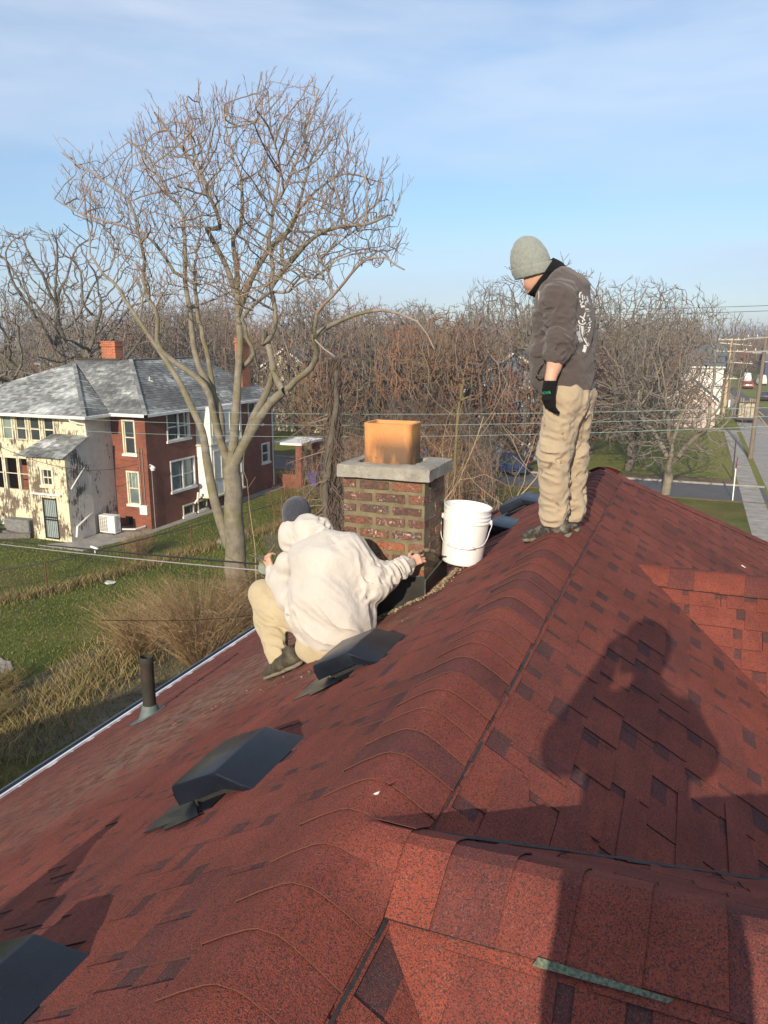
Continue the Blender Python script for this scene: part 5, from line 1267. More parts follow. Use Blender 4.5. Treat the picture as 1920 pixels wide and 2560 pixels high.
# porch hip roof and the main roof behind it
def roofplane(nm, pts, seed, pale=.4, expo=.2):
    """pts: eave a, eave b, then the upper edge back; slates run down towards the eave"""
    p = [V(q) for q in pts]; ad = (p[1] - p[0]).normalized(); nrm = ad.cross(p[2] - p[0]).normalized(); nrm = nrm if nrm.z > 0 else -nrm; sd_ = nrm.cross(ad); sd_ = sd_ if sd_.z < 0 else -sd_
    up_ = max((q - p[0]).dot(-sd_) for q in p); org = p[0] - sd_ * up_
    reg = [((q - org).dot(ad), (q - org).dot(sd_)) for q in p]; return slates(nm, org, ad, sd_, reg, seed, expo, pale=pale)
RA, RB, RP = (-39.4, 29.85, ZE), (-27.9, 29.85, ZE), (-33.6, 35.5, 8.60)
roofplane('roof', [RA, RB, RP], 42, .56); roofplane('roof', [RB, (-27.9, 31.75, ZE), RP], 43, .30)
b = MB(); b.add([RA, RP, (-39.4, 41, ZE)], [(0, 1, 2)]); b.build('roof', MT['slate'], nb)
def hipline(p, q, m='slate', r_=.07): b = MB(); p, q = V(p), V(q); n_ = int((q - p).length / .28); [b.bbox((-.10, -.02, -.03), (.10, .26, .03), .01, Matrix.Translation(p.lerp(q, i / n_) + V((0, 0, .04))) @ (q - p).to_track_quat('Y', 'Z').to_matrix().to_4x4(), c=random.Random(i).uniform(.2, .6)) for i in range(n_)]; b.build('hip_tiles', MT[m], nb, kind='stuff')
# brick main block, right part of the house
BX1, BY0, BY1 = -26.15, 32.18, 45.1
wall_open('brick_wall', 'Y', BY0, PX0, BX1, 0, 6.2, [(-27.55, -26.85, 4.05, 5.75), (-27.50, -26.80, 1.35, 3.05), (-27.85, -27.35, .12, .65)], MT['bricks'], .25)
wx = [(34.0, 35.9, 4.55, 5.95), (34.1, 36.2, 1.75, 3.35), (35.0, 35.9, .18, .7), (36.4, 37.2, .2, .7), (42.2, 43.8, 4.5, 5.9), (43.7, 44.6, 1.9, 3.1)]
wall_open('brick_wall', 'X', BX1, BY0 + .25, BY1, 0, 6.2, wx, MT['bricks'], .25)
wallbox('brick_wall', PX0, BX1, BY1, BY1 + .2, 0, 6.2, MT['bricks']); wallbox('brick_wall', PX0 - .2, PX0, BY0, BY1, 0, 6.2, MT['bricks']); wallbox('inner_floor', PX0, BX1 - .3, BY0 + .3, BY1, 3.4, 3.5, MT['darkin'])
window('Y', BY0, -27.55, -26.85, 4.05, 5.75, -1); window('Y', BY0, -27.50, -26.80, 1.35, 3.05, -1, glass='glass2', muntins=2)
window('X', BX1, 34.0, 35.9, 4.55, 5.95, 1, cols=2, fm='whitetrim'); window('X', BX1, 34.1, 36.2, 1.75, 3.35, 1, cols=2, fm='whitetrim', glass='glass2'); window('X', BX1, 42.2, 43.8, 4.5, 5.9, 1, cols=2, fm='whitetrim'); window('X', BX1, 43.7, 44.6, 1.9, 3.1, 1, fm='whitetrim')
window('X', BX1, 35.0, 35.9, .18, .7, 1, sash=False); window('X', BX1, 36.4, 37.2, .2, .7, 1, sash=False)
# two storey white bay
b = MB(); bp = [(BX1 - .1, 36.5), (-25.35, 36.8), (-25.35, 40.1), (BX1 - .1, 40.4)]; b.prism(bp, 1.0, 6.15); bay = b.build('bay', MT['whitetrim'], nb)
for (a0, a1) in ((37.05, 37.75), (38.1, 38.8), (39.15, 39.85)):
    for z0, z1 in ((1.95, 3.55), (4.5, 5.85)): window('X', -25.35, a0, a1, z0, z1, 1, muntins=2, sill=False, parent=nb, fm='trim')
b = MB(); b.prism([(BX1 - .1, 36.4), (-25.25, 36.7), (-25.25, 40.2), (BX1 - .1, 40.5)], .93, 1.02); b.prism([(BX1 - .1, 36.4), (-25.28, 36.7), (-25.28, 40.2), (BX1 - .1, 40.5)], 3.95, 4.05)
for a in (36.9, 37.9, 38.95, 39.95): b.box((-25.36, a, 1.1), (-25.33, a + .06, 1.8)); b.box((-25.36, a, 4.1), (-25.33, a + .06, 4.4))
b.build('trim', MT['trim'], nb)
# main roof
RC, RD, RE = (BX1 + .45, BY0 - .46, ZE + .02), (-29.5, 35.5, 8.76), (-29.5, BY1 - 3.3, 8.76)
roofplane('roof', [(-27.9, BY0 - .46, ZE + .02), RC, RD, (-33.6, 35.5, 8.74)], 44, .42)
roofplane('roof', [RC, (BX1 + .45, BY1 + .5, ZE + .02), RE, RD], 45, .26)
roofplane('roof', [(BX1 + .45, BY1 + .5, ZE + .02), (-33.3, BY1 + .5, ZE + .02), RE], 47, .3)
b = MB(); b.add([RD, RE, (-33.3, BY1 + .5, ZE), (-33.3, 39.3, ZE), (-39.4, 41, ZE), RP], [(0, 1, 2, 3), (0, 3, 4, 5)]); b.build('roof', MT['slate'], nb)
hipline(RC, RD); hipline(RB, RP); hipline(RD, RE)
b = MB(); b.box((-33.4, 35.42, 8.72), (-30.2, 35.6, 8.84)); b.build('ridge_board', MT['darkin'], nb)
# gutters, fascias, soffits, downspouts
b = MB()
b.box((PX0 - .6, PYF - .62, ZE - .10), (PX1 + .55, PYF - .46, ZE + .04)); b.box((PX1 + .46, PYF - .60, ZE - .10), (PX1 + .60, BY0 - .45, ZE + .03))
b.box((PX1 + .45, BY0 - .60, ZE - .10), (BX1 + .60, BY0 - .46, ZE + .05)); b.box((BX1 + .46, BY0 - .6, ZE - .10), (BX1 + .60, BY1 + .5, ZE + .04)); b.build('gutter', MT['whitetrim'], nb)
b = MB(); b.box((PX0 - .5, PYF - .46, ZE - .14), (PX1 + .46, PYF + .1, ZE - .06)); b.box((PX1, PYF - .46, ZE - .16), (PX1 + .46, BY0, ZE - .065)); b.box((BX1, BY0 - .46, ZE - .12), (BX1 + .46, BY1 + .4, ZE - .05)); b.build('soffit', MT['trim'], nb)
b = MB(); b.tube([(PX1 - .5, PYF - .5, ZE - .1), (PX1 - .45, PYF - .45, 5.9), (PX1 + .07, PYF - .06, 5.72), (PX1 + .09, PYF - .06, 5.3), (PX1 + .09, PYF - .06, 1.25), (VX1 + .09, VY + .35, .75), (VX1 + .09, VY + .25, .25)], .055, 8); b.build('downspout', MT['whitetrim'], nb)
b = MB(); b.tube([(PX1 + .09, PYF - .02, 3.95), (VX1 + .06, VY + .2, 2.7)], .035, 8); b.build('drain_pipe', MT['whitetrim'], nb)
b = MB(); b.tube([(BX1 + .08, 45.0, 6.1), (BX1 + .08, 45.0, .2)], .05, 8); b.build('downspout', MT['whitetrim'], nb)
b = MB(); b.tube([(-25.9, 36.1, 1.35), (-25.95, 36.1, 1.05), (-25.95, 36.1, .95), (-26.05, 35.9, .72)], .06, 8); b.build('vent_elbow', MT['whitetrim'], nb)
# meters, lamp, conduits
b = MB(); b.box((-26.75, BY0 - .14, .85), (-26.28, BY0 - .002, 1.35)); b.build('meter_box', MT['whitetrim'], nb)
b = MB()
for x in (-26.62, -26.42): b.tube([(x, BY0 - .05, .9), (x, BY0 - .05, 4.4)], .018, 6)
b.tube([(BX1 + .04, BY0 + .25, .1), (BX1 + .04, BY0 + .25, 3.15), (BX1 + .12, BY0 - .05, 3.5)], .022, 6)
b.build('conduit', mat('grey_conduit', (.28, .24, .22), rough=.6), nb)
b = MB(); b.lathe([(.001, .16), (.09, .14), (.11, .08), (.15, .05), (.13, .0), (.10, -.10), (.001, -.13)], 16, Matrix.Translation((BX1 + .34, BY0 - .02, 3.35))); b.tube([(BX1 + .03, BY0 + .1, 3.35), (BX1 + .15, BY0 + .0, 3.55), (BX1 + .34, BY0 - .02, 3.5)], .022, 6); b.build('flood_lamp', MT['whitetrim'], nb)
# chimneys
def stack(x0, x1, y0, y1, z0, z1):
    b = MB(); b.box((x0, y0, z0), (x1, y1, z1)); b.box((x0 - .05, y0 - .05, z1 - .22), (x1 + .05, y1 + .05, z1 - .08)); b.box((x0 - .02, y0 - .02, z1), (x1 + .02, y1 + .02, z1 + .08)); b.build('chimney', MT['orangebricks'], nb)
stack(-32.5, -31.5, 36.6, 37.3, 7.4, 9.72); stack(-27.2, -26.75, 42.6, 43.6, 6.2, 9.9)
b = MB(); b.tube([(-28.0, 35.0, 7.2), (-27.9, 35.0, 7.9)], .02, 6); b.tube([(-28.25, 35, 7.75), (-27.6, 34.9, 7.65)], .018, 6); b.lathe([(.001, 0), (.16, .03), (.25, .09)], 14, rot(V((-28.05, 34.85, 7.35)), rx=R(70), rz=R(20))); b.build('antenna', MT['whitetrim'], nb)
# side porch beyond the tree
b = MB(); b.box((-26.1, 45.2, 2.95), (-24.0, 48.4, 3.10)); b.build('porch_roof', MT['whitetrim'], nb); b = MB(); b.box((-24.55, 45.35, 0), (-24.15, 45.8, 2.95)); b.build('porch_column', MT['bricks'], nb); b = MB(); b.box((-24.55, 47.8, 0), (-24.15, 48.2, 2.95)); b.build('porch_column', MT['bricks'], nb); b = MB(); b.box((-26.1, 45.45, 0), (-24.55, 45.6, .9)); b.build('porch_parapet', MT['bricks'], nb)
# air conditioner
ac = empty('air_conditioner', (-27.6, 31.1, .05), 'white box air conditioner standing on the slab against the cream wall', 'air conditioner')
b = MB(); M_ = Matrix.Translation((-27.75, 30.75, .06)); b.bbox((-.38, -.25, .06), (.62, .20, .98), .02, M_); b.build('case', MT['whitetrim'], ac)
b = MB(); b.box((.15 - .45, -.262, .0), (-.25, -.2, .06), M_); b.box((.45, -.262, .0), (.5, -.2, .06), M_); b.build('foot', blk, ac)
b = MB()
for i in range(4):
    for j in range(11): b.box((-.33 + i * .13, -.258, .14 + j * .073), (-.33 + i * .13 + .095, -.2505, .14 + j * .073 + .042), M_)
b.build('grille', mat('grey_grille', (.10, .10, .10), rough=.5), ac)
b = MB(); b.lathe([(.36, .0), (.36, .012), (.33, .012), (.33, .0)], 28, M_ @ Matrix.Translation((.625, -.02, .52)) @ Matrix.Rotation(R(90), 4, 'Y') @ Matrix.Scale(.55, 4, (0, 1, 0))); b.build('fan_guard', mat('grey_grille_b', (.35, .35, .34), rough=.5), ac)
b = MB(); b.tube([(-27.1, 31.0, .25), (-26.6, 31.4, .2), (-26.5, 32.1, .22)], .05, 8); tag(b.build('white_pipe', MT['whitetrim']), 'short white pipe lying between air conditioner and brick wall', 'pipe')
# junk by the porch foot
r_ = random.Random(4); woodm = mat('grey_boards', (.16, .15, .13), (.10, .09, .08), 8, .9)
for i, (x, y, l, a) in enumerate(((-33.2, 28.9, 2.2, 8), (-32.0, 28.6, 1.9, -12), (-31.6, 28.2, 1.7, 25), (-33.9, 28.5, 2.0, 3))):
    b = MB(); b.bbox((-l / 2, -.12, 0), (l / 2, .12, .06 + .1 * i), .01, rot(V((x, y, .02)), rz=R(a))); tag(b.build('board', woodm), ('longest grey board, low in the pile below the porch windows', 'grey board lying across the pile left of the barred door', 'short tilted grey board nearest the barred door', 'grey board at the left end of the pile by the teal tarp')[i], 'board', 'grey boards piled beside the porch')
b = MB(); b.bbox((-.8, -.3, 0), (.8, .3, .75), .08, rot(V((-32.3, 29.3, 0)), rz=R(5))); tag(b.build('covered_crate', mat('grey_tarp', (.13, .13, .125), (.2, .2, .19), 6, .8)), 'grey covered crate standing by the porch foot left of the barred door', 'crate')
b = MB(); s = SDF(.03, [(-35.1, 28.6, .3)], .9); s.ell((-35.0, 28.8, .25), (.75, .5, .32)); s.rough(.08, 4); tag(s.build('teal_tarp', mat('teal_tarp', (.16, .26, .26), (.25, .34, .34), 4, .5), None), 'crumpled pale teal tarp at the left edge below the porch', 'tarp')

# ================================================================ chain link fence
fe = empty('chain_link_fence', (-23.3, 22, 0), 'low chain link fence with rusty posts crossing the lawn', 'fence')
rust = mat('rusty_steel', (.13, .055, .03), (.07, .035, .025), 14, .85); galv = mat('dull_wire', (.06, .06, .055), rough=.6)
fl = [(-27.5, 15.5), (-25.4, 18.8), (-23.3, 22.1), (-22.4, 25.6), (-21.5, 29.2), (-20.7, 33.0), (-20.0, 37.0), (-19.4, 41)]
for (x, y) in fl: b = MB(); b.tube([(x, y, -.1), (x + .02, y, 1.32)], .032, 8); b.build('post', rust, fe)
b = MB(); b.tube([(x, y, 1.30) for x, y in fl], .024, 6); b.build('top_rail', galv, fe)
b = MB()
for (x0, y0), (x1, y1) in zip(fl, fl[1:]):
    L = math.hypot(x1 - x0, y1 - y0); nn = int(L / .09)
    for i in range(nn):
        for sg in (1, -1):
            a, c = i / nn, (i + sg * 13) / nn
            if not 0 <= c <= 1: continue
            p, q = V((x0 + (x1 - x0) * a, y0 + (y1 - y0) * a, .06)), V((x0 + (x1 - x0) * c, y0 + (y1 - y0) * c, 1.28)); w = V((0, 0, .004)); b.add([p, q, q + w, p + w], [(0, 1, 2, 3)])
b.build('mesh', galv, fe, kind='stuff')

# ================================================================ lawn tufts, weeds, dry bushes
def bladefield(nm, n, place, h, w, m, seed, lean=.5, kind='stuff', parent=None, seg=2):
    r_ = random.Random(seed); b = MB()
    for _ in range(n):
        x, y, k = place(r_); hh = h * r_.uniform(.5, 1.3) * k; a = r_.uniform(0, 6.283); ln = r_.uniform(.1, lean) * hh; ww = w * r_.uniform(.6, 1.3)
        d = V((math.cos(a), math.sin(a), 0)); sd_ = V((-math.sin(a * 1.7), math.cos(a * 1.7), 0)) * ww; p0 = V((x, y, 0)); p1 = p0 + V((0, 0, hh * .6)) + d * ln * .35; p2 = p0 + V((0, 0, hh)) + d * ln; c = r_.random()
        b.add([p0 - sd_, p0 + sd_, p1 + sd_ * .7, p1 - sd_ * .7, p2], [(0, 1, 2, 3), (3, 2, 4)], c=c)
    return b.build(nm, m, parent, kind=kind)
def tintm(name, *st):
    n = Nd(name); return n.fin(n.ramp(n.attr(), *st), .9, spec=.2)
MT['blade'] = tintm('grass_blades', (0, (.070, .105, .018)), (.5, (.115, .140, .028)), (.85, (.17, .165, .05)), (1, (.22, .18, .08)))
MT['dry'] = tintm('dry_stems', (0, (.20, .13, .065)), (.4, (.33, .225, .115)), (.8, (.44, .32, .18)), (1, (.17, .085, .04)))
MT['weed'] = tintm('weeds', (0, (.10, .11, .03)), (.4, (.20, .17, .06)), (.7, (.30, .21, .10)), (1, (.36, .26, .14)))
def pl_lawn(r_):
    y = r_.uniform(12, 46); x = r_.uniform(-34, -12); return x, y, (1.5 if abs((x + 23.3) - (y - 22.1) * .25) < .6 else 1)
bladefield('grass', 90000, pl_lawn, .07, .016, MT['blade'], 51, 1.2)
def strip(r_):
    i = r_.randrange(len(fl) - 1); t_ = r_.random(); return fl[i][0] + (fl[i + 1][0] - fl[i][0]) * t_ + r_.gauss(0, .28), fl[i][1] + (fl[i + 1][1] - fl[i][1]) * t_, 1
bladefield('weeds', 7000, strip, .34, .012, MT['weed'], 52, 1.1)
bladefield('weeds', 4200, lambda r_: (lambda y: (-15.9 + r_.gauss(0, .7) - (y - 16) * .15, y, 1))(r_.uniform(10.5, 19)), .42, .012, MT['weed'], 53, 1.2)
def drybush(x, y, n, h, spread, label, seed, m='dry'):
    t = empty('dry_bush', (x, y, 0), label, 'bush', 'dry leafless bushes by the eave'); r_ = random.Random(seed); b = MB()
    for _ in range(n):
        a = r_.uniform(0, 6.283); d = V((math.cos(a), math.sin(a), 0)); hh = h * r_.uniform(.5, 1.1); sp_ = spread * r_.uniform(.15, 1); p = V((x, y, 0)) + d * r_.uniform(0, .35); pts = []
        w = r_.uniform(.005, .011); c = r_.random(); bend = r_.uniform(.7, 1.6)
        for i in range(6): t_ = i / 5; pts.append(p + d * sp_ * t_ ** bend + V((r_.gauss(0, .03), r_.gauss(0, .03), hh * (t_ - .22 * t_ * t_))))
        b.tube(pts, [w * (1 - .75 * i / 5) for i in range(6)], 3, cap=False, c=c)
        for j in range(r_.randint(2, 5)):
            q = pts[r_.randint(2, 4)]; dd = V((r_.gauss(0, 1), r_.gauss(0, 1), r_.uniform(.2, 1.6))).normalized() * r_.uniform(.15, .5); b.tube([q, q + dd * .5 + V((0, 0, .03)), q + dd], [w * .55, w * .4, w * .25], 3, cap=False, c=c)
    b.build('stems', MT[m], t); return t
drybush(-13.7, 18.7, 1000, 3.5, 2.3, 'widest tan dry bush of arching stems beside the eave, behind the vent pipe', 61)
drybush(-12.7, 20.6, 600, 3.4, 1.8, 'dry bush tucked between the tall bare tree and the crouching man\'s knee', 62)
drybush(-15.9, 18.6, 420, 2.5, 1.8, 'small dry bush left of the widest tan bush', 63)
drybush(-17.9, 14.8, 220, .9, .8, 'low tawny clump of dead grass next to the pale slab at the left edge', 64, 'weed')
drybush(-16.7, 13.4, 260, .7, .8, 'low yellow green clump in the corner beside the eave at the left', 65, 'weed')
drybush(-23.6, 28.0, 160, 1.6, .9, 'leafless shrub by the corner of the brick house and fence', 66)
# bits of rubbish on the lawn
for i, (x, y, s_, nm, c1, lb) in enumerate(((-20.7, 30.8, .38, 'plastic_sheet', (.02, .42, .12), 'green and white plastic sheet crumpled on the lawn near the big tree'), (-21.2, 31.2, .34, 'plastic_bag', (.62, .68, .72), 'white plastic bag lying beside the green sheet'), (-21.9, 24.0, .22, 'paper_bag', (.55, .55, .53), 'pale crumpled bag caught at the foot of the fence'), (-13.5, 18.6, .10, 'paper_scrap', (.7, .7, .68), 'white scrap of paper caught in the dry bush'), (-17.6, 13.5, .13, 'paper_scrap', (.7, .7, .7), 'white scrap lying by the yellow green clump near the left edge'))):
    b = MB(); r_ = random.Random(i); vs = [V((x + r_.uniform(-1, 1) * s_, y + r_.uniform(-1, 1) * s_, (.9 if i == 3 else .03) + r_.uniform(0, .6) * s_)) for _ in range(12)]
    bm = bmesh.new(); [bm.verts.new(v) for v in vs]; bmesh.ops.convex_hull(bm, input=list(bm.verts)); bm.verts.index_update(); b.add([v.co.copy() for v in bm.verts], [tuple(v.index for v in f_.verts) for f_ in bm.faces]); bm.free(); tag(b.build(nm, mat(nm, c1, rough=.5)), lb, nm.split('_')[1])

# ================================================================ cables
def sag(p, q, d, n=24): p, q = V(p), V(q); return [p.lerp(q, i / n) - V((0, 0, 4 * d * (i / n) * (1 - i / n))) for i in range(n + 1)]
def cable(nm, pts, r_, m, lb, grp=None): b = MB(); b.tube(pts, r_, 5); return tag(b.build(nm, m), lb, 'cable', grp)
teal = mat('pale_green_wire', (.26, .38, .34), rough=.5); blackw = mat('black_wire', (.015, .015, .017), rough=.6); greyw = mat('grey_wire', (.33, .31, .32), rough=.5)
for i, (vl, vm, vr) in enumerate(((985, 1035, 1018), (1012, 1062, 1037), (1040, 1090, 1060))):
    a, c = at(-420, vl - 24, 26), at(2300, vr - 12, 20)
    pm = at(1100, vm, (a.y + c.y) / 2); a.z += 0
    # sag is set so that the wire passes below its two ends
    ts = [a.lerp(c, k / 40) for k in range(41)]; mid_ = min(range(41), key=lambda k: abs((ts[k] - CAMV).normalized().dot((pm - CAMV).normalized()) - 1)); kk = mid_ / 40
    need = ts[mid_].z - (CAMZ + (pm - CAMV).z * (ts[mid_] - CAMV).xy.length / (pm - CAMV).xy.length); dd = need / (4 * kk * (1 - kk))
    cable('power_line', sag(a, c, dd, 40), .0065, teal, ('highest', 'middle', 'lowest')[i] + ' of the three pale green wires strung across the picture behind the chimney', 'three parallel green wires')
e0 = at(648, 1418, 11.2)
for i, (o, r_, m) in enumerate(((0, .016, blackw), (.05, .012, greyw))):
    p = at(-400, 1290 + i * 8, 20.5); q = at(660, 1411 + i * 16, 10.9); cable('service_cable', sag(p, q, .16), r_, m, ('black', 'grey')[i] + ' strand of the service drop running from the left edge to behind the crouching man', 'service drop cables')
cable('service_cable', sag(at(-100, 1600, 21), at(250, 1374, 15.4), .3), .010, blackw, 'thin black cable rising from the lower left lawn to the clamp on the service drop')
cable('service_cable', sag(at(250, 1374, 15.4), at(560, 1270, 34), .2), .012, blackw, 'black cable from the clamp on the service drop towards the brick house')
cable('service_cable', sag(at(-80, 1075, 24), at(345, 1160, 32.0), .9), .012, blackw, 'slack black cable crossing in front of the peeling porch to the brick corner')
cable('service_cable', sag(at(255, 1550, 9), at(760, 1510, 22), .2), .006, blackw, 'thin dark wire passing through the dry bush')
b = MB(); c0 = at(236, 1370, 15.8); b.tube([c0 + V((-.12, 0, .03)), c0 + V((.12, 0, -.02))], .03, 8); b.tube([c0, c0 + V((.02, 0, -.2))], .015, 6); tag(b.build('cable_clamp', MT['whitetrim']), 'white clamp and insulator on the service drop over the lawn', 'clamp')
for i, (v0, v1) in enumerate(((770, 757), (784, 770))): cable('street_wire', sag(at(1300, v0, 120), at(2100, v1, 70), .3), .022, blackw, ('upper', 'lower') [i] + ' of two thin wires against the sky at the right edge', 'two thin wires against the sky')

# ================================================================ utility poles
woods = mat('weathered_pole', (.20, .165, .125), (.13, .105, .08), 3, .9, stretch=(6, 6, .4)); paleW = mat('new_pole', (.52, .38, .22), (.42, .30, .17), 3, .9, stretch=(6, 6, .4)); armm = mat('pale_crossarm', (.55, .52, .46), (.42, .40, .35), 5, .8)
def pole(x, y, h, m, lb, arms, lean=0., r0=.17, am=None, lamp=False):
    t = empty('utility_pole', (x, y, 0), lb, 'utility pole', 'utility poles along the street'); b = MB(); b.tube([(x, y, -.2), (x + lean * .5, y, h * .5), (x + lean, y, h)], [r0, r0 * .85, r0 * .65], 12); b.build('shaft', m, t, smooth=True, auto=60)
    for (z, w, tilt) in arms:
        b = MB(); cx = x + lean * z / h; b.box((-w / 2, -.18, -.06), (w / 2, -.07, .06), rot(V((cx, y, z)), ry=R(tilt))); b.build('crossarm', am or armm, t)
        b = MB()
        for o in (-.9, -.45, .45, .9): b.lathe([(.03, 0), (.05, .05), (.03, .10), (.045, .14), (.001, .17)], 8, Matrix.Translation((cx + o * w / 2, y - .12, z + .06)))
        b.build('insulators', MT['whitetrim'], t)
    if lamp: b = MB(); b.tube([(x, y, z_ := arms[-1][0] - .2), (x - 1.2, y - .2, z_ + .25), (x - 1.6, y - .3, z_ + .15)], .04, 6); b.build('lamp_arm', galv, t)
    return t
pole(4.86, 71.4, 10.2, woods, 'dark utility pole nearest the camera, on the verge right of the trailer', [(10.0, 3.0, -3), (8.9, 3.0, -2)], .25, .20, am=mat('grey_crossarm', (.3, .29, .26), (.22, .21, .19), 5, .8))
pole(3.72, 109, 9.9, paleW, 'pale new yellow wood utility pole beside the white garage', [(9.75, 3.2, 0), (8.3, 3.4, 0), (4.9, 3.2, 0)], .2, .2)
pole(5.0, 134, 9.7, woods, 'grey utility pole standing just behind the trailer', [(9.0, 4.6, 5), (6.2, 5.6, 3)], .4, .24)
pole(3.6, 150, 8.5, paleW, 'slim pale pole left of the yellow wood pole', [(7.6, 4.6, 0), (3.9, 4.8, -3)], .1, .2, lamp=True)
pole(4.4, 172, 8.2, paleW, 'distant pale pole between the yellow pole and the grey pole', [(7.0, 4.2, 0), (5.4, 4.2, 0), (2.6, 4.2, 0)], .3, .22)
pole(12.9, 185, 7.2, woods, 'distant pole on the right verge behind the dark pole', [(6.8, 4.6, 0)], .3, .26)
pole(1.5, 230, 7.5, woods, 'farthest left pole rising over the grey roof', [(7.2, 4.2, 0)], 0, .2)
# stop sign seen nearly edge-on, thin post
ss = empty('stop_sign', (2.8, 52.0, 0), 'stop sign seen edge-on beside the side road', 'road sign')
b = MB(); b.box((2.77, 51.97, 0), (2.83, 52.03, 2.6)); b.build('post', MT['whitetrim'], ss)
redm = mat('red_sign', (.30, .02, .02), (.24, .02, .02), 3, .5); Ms = rot(V((2.83, 51.99, 2.42)), ry=0, rz=R(82)) @ Matrix.Rotation(R(90), 4, 'X')
b = MB(); b.prism([(.38 * math.cos(R(22.5 + 45 * i)), .38 * math.sin(R(22.5 + 45 * i))) for i in range(8)], -.006, .006, Ms); b.build('plate', redm, ss)
vs, fs = glyphs('STOP', .30); mx = (min(v[0] for v in vs) + max(v[0] for v in vs)) / 2
for sgn in (1, -1):
    b = MB(); b.add([Ms @ V((sgn * (v[0] - mx), v[1] - .10, sgn * .009)) for v in vs], fs); b.build('lettering', MT['whitetrim'], ss)
b = MB(); b.tube([(3.08, 60, 0), (3.05, 60, 2.9)], .05, 8); tag(b.build('metal_post', galv), 'thin dark bare post on the grass strip behind the stop sign', 'post')
for i, x in enumerate((4.5, 5.0)):
    b = MB(); b.tube([(x - .1, 124, 0), (x - .1, 124, 1.1)], .14, 10); tag(b.build('bollard', MT['whitetrim']), ('left', 'right')[i] + ' one of two white bollards beside the yellow pole', 'bollard', 'white bollards')

# ================================================================ houses on the right and beyond
def house_b(nm, x0, x1, y0, y1, h, rh, lb, wm, rm, ridge='X', wins=(), trim='whitetrim', ov=.35):
    t = empty(nm, ((x0 + x1) / 2, (y0 + y1) / 2, 0), lb, 'house'); b = MB(); b.box((x0, y0, 0), (x1, y1, h)); 
    if ridge == 'Y': xm = (x0 + x1) / 2; b.add([(x0, y0, h), (x1, y0, h), (xm, y0, h + rh)], [(0, 1, 2)]); b.add([(x0, y1, h), (x1, y1, h), (xm, y1, h + rh)], [(0, 2, 1)])
    else: ym = (y0 + y1) / 2; b.add([(x1, y0, h), (x1, y1, h), (x1, ym, h + rh)], [(0, 1, 2)]); b.add([(x0, y0, h), (x0, y1, h), (x0, ym, h + rh)], [(0, 2, 1)])
    b.build('wall', wm, t)
    if ridge == 'Y':
        xm = (x0 + x1) / 2; k = rh / (xm - x0); sl = [((x0 - ov, h - ov * k), (xm, h + rh)), ((x1 + ov, h - ov * k), (xm, h + rh))]
        for (xa, za), (xb, zb) in sl:
            b = MB(); b.add([(xa, y0 - ov, za), (xa, y1 + ov, za), (xb, y1 + ov, zb), (xb, y0 - ov, zb), (xa, y0 - ov, za + .12), (xa, y1 + ov, za + .12), (xb, y1 + ov, zb + .12), (xb, y0 - ov, zb + .12)], [(0, 1, 2, 3), (7, 6, 5, 4), (0, 3, 7, 4), (0, 4, 5, 1), (1, 5, 6, 2)]); b.build('roof', rm, t)
            b = MB(); b.add([(xa, y0 - ov - .02, za - .12), (xb, y0 - ov - .02, zb - .12), (xb, y0 - ov - .02, zb + .13), (xa, y0 - ov - .02, za + .13)], [(0, 1, 2, 3)]); b.box((xa - .06, y0 - ov, za - .08), (xa + .06, y1 + ov, za + .11)); b.build('fascia', MT[trim], t)
    else:
        ym = (y0 + y1) / 2; k = rh / (ym - y0)
        for ya in (y0 - ov, y1 + ov):
            za = h - ov * k; b = MB(); b.add([(x0 - ov, ya, za), (x1 + ov, ya, za), (x1 + ov, ym, h + rh), (x0 - ov, ym, h + rh), (x0 - ov, ya, za + .12), (x1 + ov, ya, za + .12), (x1 + ov, ym, h + rh + .12), (x0 - ov, ym, h + rh + .12)], [(0, 1, 2, 3), (7, 6, 5, 4), (0, 4, 5, 1), (1, 5, 6, 2), (0, 3, 7, 4)]); b.build('roof', rm, t)
            b = MB(); b.box((x0 - ov, ya - .08, za - .10), (x1 + ov, ya + .02, za + .12)); b.build('gutter', MT[trim], t)
    for (ax_, c, a0, a1, z0, z1) in wins:
        o_ = -1 if ax_ == 'Y' else 1; window(ax_, c, a0, a1, z0, z1, o_, fm=trim, sill=False, parent=t, fw=.12)
        b = MB()
    return t
whiteW = mat('white_siding', (.72, .72, .70), (.58, .57, .54), 2, .8, stretch=(.3, .3, 12)); greyR = mat('grey_shingles', (.13, .145, .15), (.09, .10, .105), 5, .9); mossR = mat('mossy_shingles', (.11, .105, .065), (.08, .075, .05), 3, .9); pinkB = mat('pale_pink_block', (.52, .43, .37), (.42, .34, .29), 3, .9); blueW = mat('blue_grey_siding', (.13, .19, .27), (.19, .25, .32), 3, .8, stretch=(.3, .3, 10))
house_b('garage', -3.1, 2.45, 94.2, 101, 2.95, 2.3, 'pale block garage with mossy gable roof and white fascia behind the right tree', pinkB, mossR, 'Y')
house_b('white_house', -2.2, 3.4, 112, 124, 6.3, 2.6, 'white two storey house with dark grey roof near the yellow wood pole', whiteW, greyR, 'X', [('Y', 112, 1.3, 2.6, 3.4, 5.6), ('Y', 112, -1.3, -.1, 3.6, 5.4)])
house_b('blue_house', -16.2, -11.6, 64, 74, 7.2, 1.6, 'blue grey clapboard house glimpsed behind thicket and left of the standing man', blueW, greyR, 'Y', [('Y', 64, -13.6, -12.7, 4.4, 5.9), ('Y', 64, -13.4, -12.5, 1.2, 2.7)])
house_b('white_house', -24, -13.5, 78, 88, 5.4, 2.2, 'white house with small windows hidden in trees right above the orange flue', whiteW, greyR, 'X', [('Y', 78, -16 - i * 2.2, -15 - i * 2.2, 3.4, 4.9) for i in range(4)])
